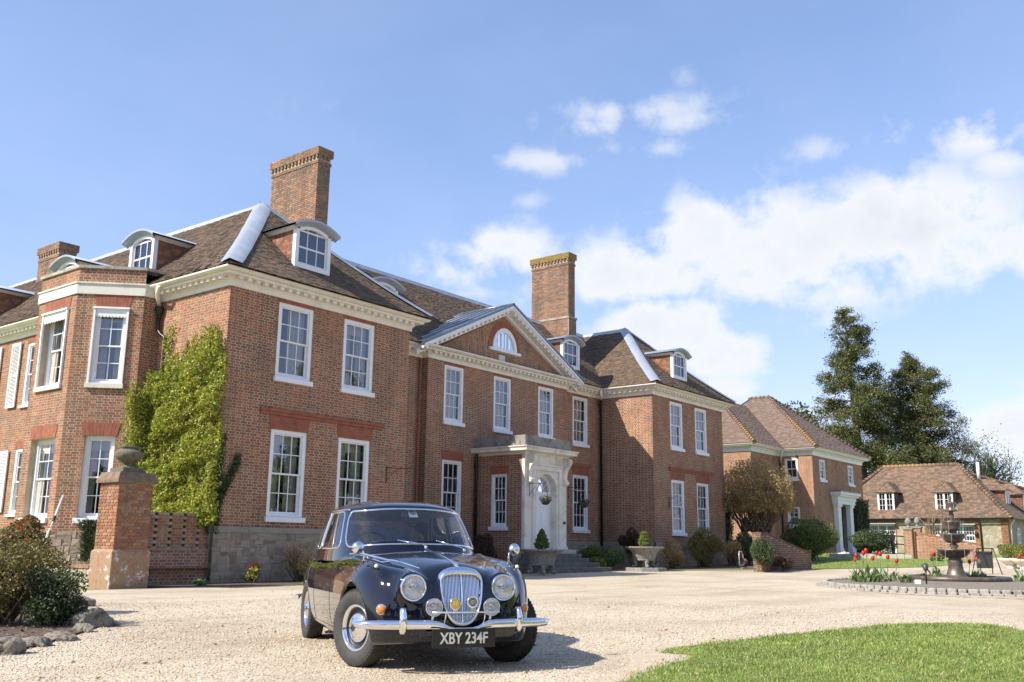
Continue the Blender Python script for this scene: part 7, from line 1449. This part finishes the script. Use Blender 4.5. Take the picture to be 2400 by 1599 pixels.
# sign on an A frame, planters, white stone, hose reel
x, y = 40.0, 8.75; z = gz(x); SG = thing('sign_stand', 'black A frame sign stand on the drive behind the fountain', 'sign', (x, y, z)); d = Vector((.45, -.42, 0)).normalized()*.34; n = Vector((d.y, -d.x, 0)).normalized(); s = MB()
for sd in (-1, 1):
    for q in (-1, 1): s.tube([Vector((x, y, z))+d*(sd*1.25)+n*(.28*q)*1.0, Vector((x, y, z+.95))+d*sd*.9+n*.03*q], .018, 6)
s.tube([Vector((x, y, z+.95))-d, Vector((x, y, z+.95))+d], .02, 6); s.build('frame', 'cast_iron', SG); s = MB(); s.obox(Vector((x, y, z+.22))-d-n*.1, d*2, Vector((0, 0, .62)), n*.02); s.build('board', 'pvc_grey', SG)
for i, (px, d) in enumerate(((2372, 42.0), (2405, 41.0))):
    x, y = fp(px, d); z = gz(x); R_ = thing('planter', ('left' if i == 0 else 'right')+' low stone planter bowl at the edge of the drive', 'planter', (x, y, z), group='stone planters by the drive'); s = MB(); s.lathe([(.2, 0), (.22, .1), (.2, .14), (.42, .3), (.55, .4), (.52, .42), (0, .36)], (x, y, z), 22); s.build('bowl', 'porch_stone', R_)
    k = 1500; v = RNG.normal(size=(k, 3)); v /= np.linalg.norm(v, axis=1)[:, None]; v *= (RNG.random(k)**.3*.38)[:, None]; R2 = thing('box_plant', 'rounded yellow green box plant in the '+('left' if i == 0 else 'right')+' stone planter', 'plant', (x, y, z+.4), group='box plants in the stone planters'); leaves('foliage', v+np.array([x, y, z+.68]), .07, 'leaf_topiary', R2)
rock(54.6, 19.2, .42, .3, .42, 'pale boulder on the lawn by the annexe door', 77); o = [q for q in COL.objects if q.name.startswith('rock')][-1]; o.data.materials.clear(); o.data.materials.append(MATS['stone_band']); o['group'] = ''; del o['group']
x, y = 39.5, 18.35; z = gz(x); HR_ = thing('hose_reel', 'small wheeled garden hose reel standing on the grass strip', 'hose reel', (x, y, z)); s = MB(); s.tube([(x-.18, y, z+.1), (x-.2, y+.02, z+.55), (x-.12, y+.04, z+.72), (x+.12, y+.04, z+.72), (x+.2, y+.02, z+.55), (x+.18, y, z+.1)], .02, 8); s.tube([(x-.25, y-.1, z+.03), (x+.25, y-.1, z+.03)], .02, 6); s.build('frame', 'plate_silver', HR_); s = MB(); s.lathe([(.17, -.14), (.17, -.12), (.1, -.12), (.1, .12), (.17, .12), (.17, .14)], (x, y-.05, z+.28), 16, (1, 0, 0)); s.build('drum', 'pvc_grey', HR_); s = MB()
for k in range(6): s.tube([(x-.1+k*.04, y-.05+.125*math.cos(a), z+.28+.125*math.sin(a)) for a in np.linspace(0, 6.1, 16)], .016, 5)
s.build('hose', 'sticker_red', HR_)
# ------------------------------------------------------------------ plants and trees
def blob_points(n, c, r, lobes=9, seed=0, shell=.35, squash=1.0, sub=None):
    """points spread through a few overlapping lobes: clumpy, with gaps between"""
    rg = np.random.default_rng(seed); c = np.array(c, float); r = np.array(r, float); L0 = []
    for k in range(lobes):
        v = rg.normal(size=3); v /= np.linalg.norm(v); v[2] = v[2]*.8; L0.append((c+v*r*rg.uniform(.35, .72), r*rg.uniform(.32, .52)))
    L0.append((c, r*.6)); k = rg.integers(0, len(L0), n); v = rg.normal(size=(n, 3)); v /= np.linalg.norm(v, axis=1)[:, None]; q = (1-shell*rg.random(n)**1.6)[:, None]
    cc = np.array([L0[i][0] for i in k]); rr_ = np.array([L0[i][1] for i in k]); P = cc+v*rr_*q
    keep = np.sin(P[:, 0]*9/r[0]+seed)*np.sin(P[:, 1]*8/r[1]+2*seed)*np.sin(P[:, 2]*9/r[2]) > -.42
    return P[keep]
def shrub(label, x, y, rx, ry, h, mat, n, size, seed, z0=0.0, cat='shrub', name='shrub', twigs=14, lobes=10, shell=.4, twig_mat='twig', group=None, bare=0):
    z = gz(x); R_ = thing(name, label, cat, (x, y, z), group=group); P = blob_points(n, (x, y, z+z0+(h-z0)*.5), (rx, ry, (h-z0)*.55), lobes, seed, shell); P = P[P[:, 2] > z+.02]
    leaves('foliage', P, size, mat, R_); rg = np.random.default_rng(seed+50); s = MB()
    for k in range(twigs):
        q = P[rg.integers(0, len(P))]; b = np.array([x+rg.normal(0, rx*.12), y+rg.normal(0, ry*.12), z-.03]); m_ = (b*.45+q*.55)+rg.normal(0, .06, 3); s.tube([b, m_, q], [.016+.006*h, .010+.003*h, .004], 5)
    s.build('stem', twig_mat, R_)
    return R_
# climber on the side wall of the nearer wing, spilling onto the bay
CL = thing('wall_creeper', 'yellow green climbing shrub covering the sunlit wall beside the bay', 'climbing plant', (14.7, 23.2, 0)); P = []
topz = lambda y: np.interp(y, [21.1, 21.5, 21.9, 22.4, 23.0, 23.4, 23.8, 24.3, 24.8, 25.3], [5.4, 6.35, 6.66, 6.5, 6.2, 5.9, 5.8, 5.6, 5.5, 5.0]); rg = np.random.default_rng(5); k = 60000
y = rg.uniform(21.15, 25.3, k); z = rg.uniform(.9, 6.8, k); n1 = np.sin(y*3.3+z*2.9)+np.sin(y*2.6-z*3.7+1)+np.sin(z*4.6+y*1.3+2)+.8*np.sin(y*9+z*8)*np.sin(z*10-y*6); th = .22+.12*np.clip(n1+1.2, 0, 3)*np.clip((topz(y)-z)/1.2, .25, 1)*np.where(z < 2.2, .7, 1)
ok = (z < topz(y)+.22*np.sin(y*17)+.15*np.sin(y*41)) & (z > np.interp(y, [21.1, 22, 24, 25.3], [1.6, 1.2, 1.5, 2.4])) & (n1 > -3.6+1.2*rg.random(k)); y, z, th = y[ok], z[ok], th[ok]
x = 15-.03-th*rg.random(len(y))**.45-np.clip(y-24.7, 0, 1)*.95; P = np.c_[x, np.minimum(y, 24.75+.0*y)+0, z]; ov = y > 24.7; P[ov, 1] = 24.75-th[ov]*rg.random(ov.sum()); P[ov, 0] = 15-(y[ov]-24.7)*1.35-.1
k2 = 420; yy = rg.normal(24.05, .12, k2); zz = rg.uniform(5.6, 7.05, k2); P = np.r_[P, np.c_[15-.05-.15*rg.random(k2), yy+.1*np.sin(zz*5), zz]]
leaves('foliage', P, .075, 'leaf_creeper', CL, aspect=.6); s = MB()
for k in range(34):
    y0 = rg.uniform(21.6, 24.6); yk = y0; pts = [(14.9, y0, .9)]
    for q in range(1, 8): yk += rg.normal(0, .16); zq = .9+q*rg.uniform(.5, .72); pts.append((14.93-rg.random()*.14, min(24.8, max(21.3, yk)), min(zq, topz(yk)-.1)))
    s.tube(pts, np.linspace(.022, .006, 8), 5)
s.build('stem', 'twig', CL)
IV = thing('ivy', 'dark ivy trailing round the corner of the nearer wing onto its front', 'climbing plant', (15.1, 21.45, 1.2)); k = 2600; t = rg.random(k); P = np.c_[15.0+np.abs(rg.normal(0, .07, k))+t*.0, 21.47-rg.random(k)*.06, 1.25+t*2.6]; t2 = rg.random(1500); P = np.r_[P, np.c_[15.0+t2*.62+rg.normal(0, .05, 1500), 21.46-rg.random(1500)*.05, 1.9+t2*1.35+rg.normal(0, .10, 1500)]]
k = 1800; P = np.r_[P, np.c_[14.93-rg.random(k)*.12, 21.5+rg.random(k)*.5, 1.2+rg.random(k)*1.6]]; leaves('foliage', P, .06, 'leaf_ivy', IV); MB().tube([(15.02, 21.46, .9), (15.06, 21.47, 2), (15.5, 21.47, 3.0)], .012, 5).build('stem', 'twig', IV)
IV2 = thing('ivy', 'small ivy patch on the plinth of the bay behind the gate pier', 'climbing plant', (14.0, 25.1, .5)); k = 1500; t = rg.random(k)**.7; u = .95+rg.normal(0, .10, k)+.25*np.clip(t-.7, 0, 1)*rg.normal(0, 2, k); P = np.c_[13.15+u*s2*1.02-.06, 26.1-u*s2*1.02-.08, .5+t*1.1]; leaves('foliage', P, .06, 'leaf_ivy', IV2)
# left foreground bed
shrub('large olive brown bush at the left edge of the picture', 6.0, 12.98, .82, .85, 1.24, 'leaf_olive', 26000, .038, 11, twigs=40, lobes=16, shell=.5)
shrub('dark green bush in front of the olive brown bush', 6.32, 12.3, .46, .46, .74, 'leaf_dark', 13000, .036, 12, twigs=24, lobes=12, shell=.5)
R_ = shrub('red flowered shrub behind the olive brown bush', 6.85, 14.6, .5, .5, 1.5, 'leaf_olive', 9000, .05, 13, z0=.5)
P = blob_points(26, (6.7, 14.5, 1.2), (.42, .42, .3), 7, 14, .2); leaves('flower', P, .055, 'petal_red', R_, aspect=.9, kind='stuff'); P = blob_points(22, (6.95, 14.6, 1.15), (.42, .42, .3), 7, 15, .2); leaves('flower', P, .06, 'petal_orange', R_, aspect=.9, kind='stuff')
shrub('small broad leaved shrub between the dark bush and the gate pier', 8.0, 16.3, .34, .34, .52, 'leaf_hedge', 700, .13, 16, twigs=8, lobes=6)
# wall bed of the nearer wing
R_ = shrub('small green shrub with orange tips against the stone plinth', 15.9, 20.9, .27, .27, .46, 'leaf_topiary', 900, .09, 17, twigs=6, lobes=6); P = blob_points(120, (15.9, 20.9, .45), (.2, .2, .12), 5, 18); leaves('flower', P, .06, 'petal_orange', R_, kind='stuff')
shrub('leggy half bare shrub behind the car', 17.35, 20.75, .55, .5, 1.22, 'leaf_bronze', 2600, .05, 19, twigs=70, lobes=9, shell=.5)
shrub('low green tuft on the soil left of the half bare shrub', 14.2, 20.6, .3, .25, .16, 'leaf_tulip', 700, .06, 20, twigs=3, lobes=5)
shrub('dark maroon shrub beside the porch window', 27.2, 22.6, .85, .6, 1.55, 'leaf_maroon', 16000, .05, 21, twigs=20, lobes=12)
shrub('straggly shrub at the foot of the recess left of the central windows', 24.4, 23.3, 1.0, .5, 1.9, 'leaf_hedge', 5000, .08, 22, twigs=14)
# shrubs before the farther wing
shrub('low spreading grey green shrub right of the steps', 33.9, 21.9, 1.35, .8, 1.05, 'leaf_hedge', 15000, .06, 23, lobes=14); shrub('small bright green plant at the right end of the steps', 32.2, 20.9, .35, .35, .6, 'leaf_topiary', 1300, .09, 24, twigs=5)
shrub('rounded maroon shrub behind the paler urn', 36.5, 22.0, .75, .6, 1.75, 'leaf_maroon', 11000, .055, 25, z0=.5)
shrub('pale twiggy shrub right of the paler urn', 37.0, 20.3, .75, .55, 1.4, 'leaf_bronze', 7000, .05, 26, twigs=70, shell=.5)
shrub('tall olive green shrub under the right hand windows', 39.9, 20.3, 1.25, .8, 1.85, 'leaf_olive', 24000, .055, 27, lobes=16, twigs=30); shrub('grey brown twiggy shrub at the corner of the farther wing', 42.6, 20.3, .75, .6, 1.45, 'leaf_bronze', 7000, .05, 28, twigs=60)
shrub('narrow dark column of yew at the corner of the farther wing', 45.15, 21.7, .42, .45, 3.5, 'leaf_dark', 9000, .07, 29, lobes=14, cat='tree', name='yew_column'); shrub('dark evergreen shrub under the bare brown tree', 43.6, 19.9, .85, .8, 1.65, 'leaf_dark', 13000, .07, 30, lobes=12)
shrub('dark green shrub in front of the left end of the sloping wall', 35.5, 15.5, .95, .6, 1.42, 'leaf_dark', 13000, .055, 31); shrub('low maroon shrub at the foot of the sloping wall', 36.9, 15.4, .75, .4, .72, 'leaf_maroon', 5000, .05, 32)
R_ = shrub('large clipped hedge mound beside the annexe door', 49.2, 19.1, 1.75, 1.5, 2.2, 'leaf_hedge', 42000, .075, 33, lobes=26, shell=.25, cat='hedge', name='hedge_mound'); P = blob_points(6000, (49.3, 19.0, gz(49)+1.25), (1.7, 1.5, 1.1), 22, 33, .12); leaves('young_leaf', P, .07, 'leaf_bronze', R_, kind='stuff')
shrub('dark rounded hedge in front of the barn doors', 57.8, 18.6, 1.7, 1.5, 1.5, 'leaf_dark', 22000, .085, 34, lobes=22, shell=.25, cat='hedge', name='hedge_mound'); shrub('low clipped box hedge along the drive by the barn', 58.5, 11.6, 2.6, .4, .7, 'leaf_hedge', 14000, .07, 35, lobes=24, cat='hedge', name='hedge')
R_ = thing('ivy', 'dark ivy column on the annexe wall right of the white doorway', 'climbing plant', (65.6, 21.9, .9)); k = 9000; P = np.c_[rg.uniform(64.6, 66.95, k), 21.95-rg.random(k)*.3, .9+rg.random(k)*3.55]; P = P[(P[:, 2] < 4.2+.3*np.sin(P[:, 0]*5))]; leaves('foliage', P, .12, 'leaf_dark', R_)
for i, xx in enumerate((64.9, 66.3)): shrub(('left' if i == 0 else 'right')+' small box ball by the annexe doorway', xx, 21.2, .45, .45, .95, 'leaf_hedge', 2600, .07, 36+i, twigs=3, cat='plant', name='box_ball')
shrub('pale daffodil clump at the back of the sloping lawn', 51.0, 13.4, .5, .4, .5, 'leaf_far', 1500, .1, 38, twigs=4, cat='plant')
def branch_tree(name, label, x, y, h, seed, crown, leaf_mat, n_leaf, lsize, trunk_r, spread, base=.3, bark='bark', levels=3, twigs_n=5, cat='tree', fork=3, clear=.35, z=None, split=.75):
    """limbs fork from a tapered trunk; leaves sit along the last twigs"""
    rg = np.random.default_rng(seed); z = gz(min(x, 95)) if z is None else z; R_ = thing(name, label, cat, (x, y, z)); s = MB(); tips = []
    def grow(p_, d, l, r, lev):
        k = 4; pts = [p_]; dd = d.copy()
        for i in range(k): dd = dd+rg.normal(0, .16, 3)+np.array([0, 0, .05]); dd /= np.linalg.norm(dd); pts.append(pts[-1]+dd*l/k)
        s.tube(pts, np.linspace(r, r*.55, k+1), 6 if lev < 2 else 4)
        if lev >= levels: tips.extend(pts[1:]); return
        for i in range(twigs_n if lev else fork+2):
            t = rg.uniform(.35, 1); q = pts[min(k, int(t*k))+0]; a = rg.normal(size=3); a -= a @ dd*dd; a /= np.linalg.norm(a); nd = dd*(1-split*.6)+a*split*rg.uniform(.6, 1.1)+np.array([0, 0, .15]); nd /= np.linalg.norm(nd); grow(q, nd, l*rg.uniform(.5, .72), r*.5, lev+1)
    for i in range(fork):
        a = 6.283*i/fork+rg.uniform(-.4, .4); d = np.array([math.cos(a)*spread, math.sin(a)*spread, 1.]); d /= np.linalg.norm(d); grow(np.array([x, y, z+h*clear*base]), d, h*.42, trunk_r*.6, 0)
    s.tube([(x, y, z-.2), (x, y, z+h*clear*base+.1)], [trunk_r*1.2, trunk_r*.8], 8); s.build('trunk', bark, R_); tips = np.array(tips)
    if n_leaf: c_ = tips[rg.integers(0, len(tips), n_leaf)]+rg.normal(0, crown, (n_leaf, 3)); leaves('crown', c_, lsize, leaf_mat, R_)
    return R_
# the rounded, nearly bare brown tree between house and annexe
R_ = thing('bare_tree', 'rounded brown leafless small tree between the house and the annexe', 'tree', (46.2, 20.6, gz(46.2))); s = MB(); rg = np.random.default_rng(41); z = gz(46.2); c0 = np.array([46.2, 20.6, z+3.15]); ends = []
for k in range(9):
    a = 6.283*k/9; b = np.array([46.2, 20.6, z+.3]); d = np.array([math.cos(a)*.9, math.sin(a)*.9, 1.6]); m_ = b+d*.75; s.tube([(46.2, 20.6, z-.1), b, m_], [.14, .09, .05], 6)
    for q in range(9):
        v = rg.normal(size=3); v /= np.linalg.norm(v); v[2] = abs(v[2])*.9-.15; e = c0+v*np.array([1.95, 1.95, 1.95])*rg.uniform(.72, 1); mm = (m_+e)/2+rg.normal(0, .15, 3); s.tube([m_, mm, e], [.04, .025, .012], 4)
        for w_ in range(7): e2 = mm+(e-mm)*rg.random()+rg.normal(0, .42, 3)+np.array([0, 0, .25]); s.tube([mm+(e-mm)*rg.uniform(.2, .9), e2], [.012, .005], 3); ends.append(e2); ends.append(e)
s.build('trunk', 'twig', R_); ends = np.array(ends); k = 42000; v = rg.normal(size=(k, 3)); v /= np.linalg.norm(v, axis=1)[:, None]; v[:, 2] = np.where(v[:, 2] < -.35, -.35*rg.random(k), v[:, 2]); P = c0+v*2.05*(rg.random(k)**.28)[:, None]*(1+.10*np.sin(v[:, :1]*9)*np.sin(v[:, 1:2]*8+1)); P = P[(np.sin(P[:, 0]*5)*np.sin(P[:, 1]*4.3)*np.sin(P[:, 2]*5.1) > -.35)]; leaves('crown', P, .10, 'leaf_bronze', R_, aspect=.34)
branch_tree('bare_shrub', 'multi stemmed bare shrub in front of the barn roof', 61.5, 16.1, 4.9, 42, .1, 'leaf_far', 0, .1, .09, .45, bark='twig', levels=2, twigs_n=3, fork=4, cat='shrub', clear=.1, split=.5)
# conifers beyond the barn
def conifer(name, label, x, y, h, r, seed, dens=1.0, first=.16, lean=(0, 0), bare_top=0, droop=.25, z=None, prof=None):
    rg = np.random.default_rng(seed); z = gz(80) if z is None else z; R_ = thing(name, label, 'tree', (x, y, z)); s = MB(); P = []
    tr = lambda t: np.array([x+lean[0]*t+.25*math.sin(t*9), y+lean[1]*t, z+h*t]); s.tube([tr(t) for t in np.linspace(0, 1, 16)], np.linspace(h*.026, .05, 16), 9); n_ = int(132*dens)
    for k in range(n_):
        t = first+(1-first)*(k+rg.random())/n_; rad = r*(prof(t) if prof else (1-t)**.75+.10)*rg.uniform(.55, 1.12); a = rg.uniform(0, 6.283); d = np.array([math.cos(a), math.sin(a), 0]); b = tr(t); q = [b+d*rad*u+np.array([0, 0, rad*(.12*u-droop*u*u+.10*u**4)]) for u in (0, .35, .7, 1)]
        s.tube(q, [.012*h*(1-t)*.35+.03, .04, .03, .015], 4)
        if rg.random() < bare_top*max(0, (t-.75)*4): continue
        for c_ in range(max(3, int(rad*2.4))):
            u = rg.uniform(.28, 1.02); o = b+d*rad*u+np.array([0, 0, rad*(.12*u-droop*u*u+.10*u**4)])+rg.normal(0, .22+.10*rad*.3, 3); m_ = int(105*dens**.3); v = rg.normal(size=(m_, 3)); cs = rg.uniform(.45, .95)*(.55+.14*r*(1-t)); P.append(o+v*cs*np.array([.62, .62, .42])-np.array([0, 0, .12])*rg.random((m_, 1)))
    s.build('trunk', 'bark', R_); P = np.concatenate(P); leaves('crown', P, .23, 'leaf_conifer', R_, aspect=.34); return R_
conifer('conifer_tree', 'tallest conifer with a thin ragged top beyond the barn', 102, 33, 25.3, 5.0, 51, 1.0, .22, (-1.3, 1.0), .5, .22, prof=lambda t: float(np.interp(t, [.2, .4, .6, .66, .74, .8, .88, .94, 1], [.92, .92, .92, .8, .70, .55, .50, .42, .16])))
conifer('conifer_tree', 'broad dark conifer right of the tallest conifer', 109, 29.4, 21.2, 6.9, 52, 1.15, .12, (0, .4), 0, .28, prof=lambda t: float(np.interp(t, [.1, .3, .45, .6, .75, .88, .95, 1], [.92, .90, .86, .78, .62, .44, .28, .08])))
conifer('conifer_tree', 'low dark conifer between the two tall conifers and the barn ridge', 98, 28.6, 9.5, 5.2, 53, .9, .06, (0, 0), 0, .3)
def round_tree(label, x, y, h, r, seed, mat, n, size, zc=.68, name='broadleaf_tree', lobes=22):
    z = gz(80); R_ = thing(name, label, 'tree', (x, y, z)); rg = np.random.default_rng(seed); P = blob_points(n, (x, y, z+h*zc), (r, r, h*(1-zc)), lobes, seed, .55); leaves('crown', P, size, mat, R_); s = MB(); s.tube([(x, y, z-.2), (x, y, z+h*.3), (x, y, z+h*.72)], [h*.025, h*.018, h*.007], 8)
    for k in range(16): q = P[rg.integers(0, len(P))]; b = np.array([x, y, z+h*rg.uniform(.3, .6)]); s.tube([b, (b+q)/2+rg.normal(0, .2, 3), q], [h*.006, h*.004, .02], 5)
    s.build('trunk', 'bark_dark', R_)
round_tree('dark round topped tree far behind the annexe roof', 112, 45.5, 18.2, 3.6, 61, 'leaf_dark', 9000, .42, .78); round_tree('pale hazy tree between the annexe roof and the tallest conifer', 110, 38.5, 11.5, 3.4, 62, 'leaf_far', 3600, .32, .66)
branch_tree('spring_tree', 'pale spring tree with sparse leaves at the right beyond the barn', 122, 27.2, 16.5, 63, .55, 'leaf_far', 5200, .26, .30, .55, levels=3, twigs_n=4, fork=4, clear=.5, z=gz(80)); round_tree('yellow green tree low behind the barn at the right', 124, 24.5, 8.6, 4.4, 64, 'leaf_far', 8000, .34, .6)
for i, (x, y, h, r, nm) in enumerate(((134, 20, 8, 6, 'far hedgerow tree at the extreme right edge'), (128, 36, 10, 6, 'dark low tree filling the gap below the broad conifer'))): round_tree(nm, x, y, h, r, 70+i, 'leaf_hedge' if i else 'leaf_far', 7000, .4, .55)

rg = np.random.default_rng(95); P = rg.uniform((3, 2), (16, 18), (1500, 2)); P = P[~inside(P, BED) & (np.hypot(P[:, 0], P[:, 1]) > 5)][:260]; o = leaves('fallen_leaf', np.c_[P, GZ(P[:, 0])+.012], .045, 'leaf_bronze', kind='stuff', Nrm=np.tile([0, 0, 1], (len(P), 1)), flat=.85); o['label'] = 'a few dry leaves blown over the gravel'; o['category'] = 'leaves'
P = rg.uniform((7, -2), (14, 4.8), (900, 2)); P = P[inside(P, LAWN)][:12]; o = leaves('daisy', np.c_[P, GZ(P[:, 0])+.032], .022, 'petal_white', kind='stuff', Nrm=np.tile([0, 0, 1], (len(P), 1)), flat=.9, aspect=.9); o['label'] = 'tiny white daisies dotted over the foreground lawn'; o['category'] = 'flowers'
# the wood that stands behind the photographer: it shows in the paintwork and in the window panes
rg = np.random.default_rng(90); P = []; s = MB()
for k in range(46):
    a = math.radians(160+186*(k+rg.random())/46); d = rg.uniform(48, 72); h = rg.uniform(9, 16); c_ = np.array([math.cos(a)*d, math.sin(a)*d, 0]); s.tube([c_, c_+np.array([0, 0, h*.6])], [.3, .1], 6)
    P.append(blob_points(900, c_+np.array([0, 0, h*.56]), (4.6, 4.6, h*.46), 9, 100+k, .5)); P.append(c_+rg.normal(size=(160, 3))*np.array([3.4, 3.4, .9])+np.array([0, 0, 1.4]))
o = leaves('woodland', np.concatenate(P), 1.0, 'leaf_hedge', aspect=.7, kind='stuff'); o['label'] = 'belt of trees standing behind the camera across the drive'; o['category'] = 'wood'
t_ = s.build('woodland_trunks', 'bark', None); t_['kind'] = 'stuff'; t_['label'] = 'trunks of the belt of trees behind the camera'; t_['category'] = 'wood'
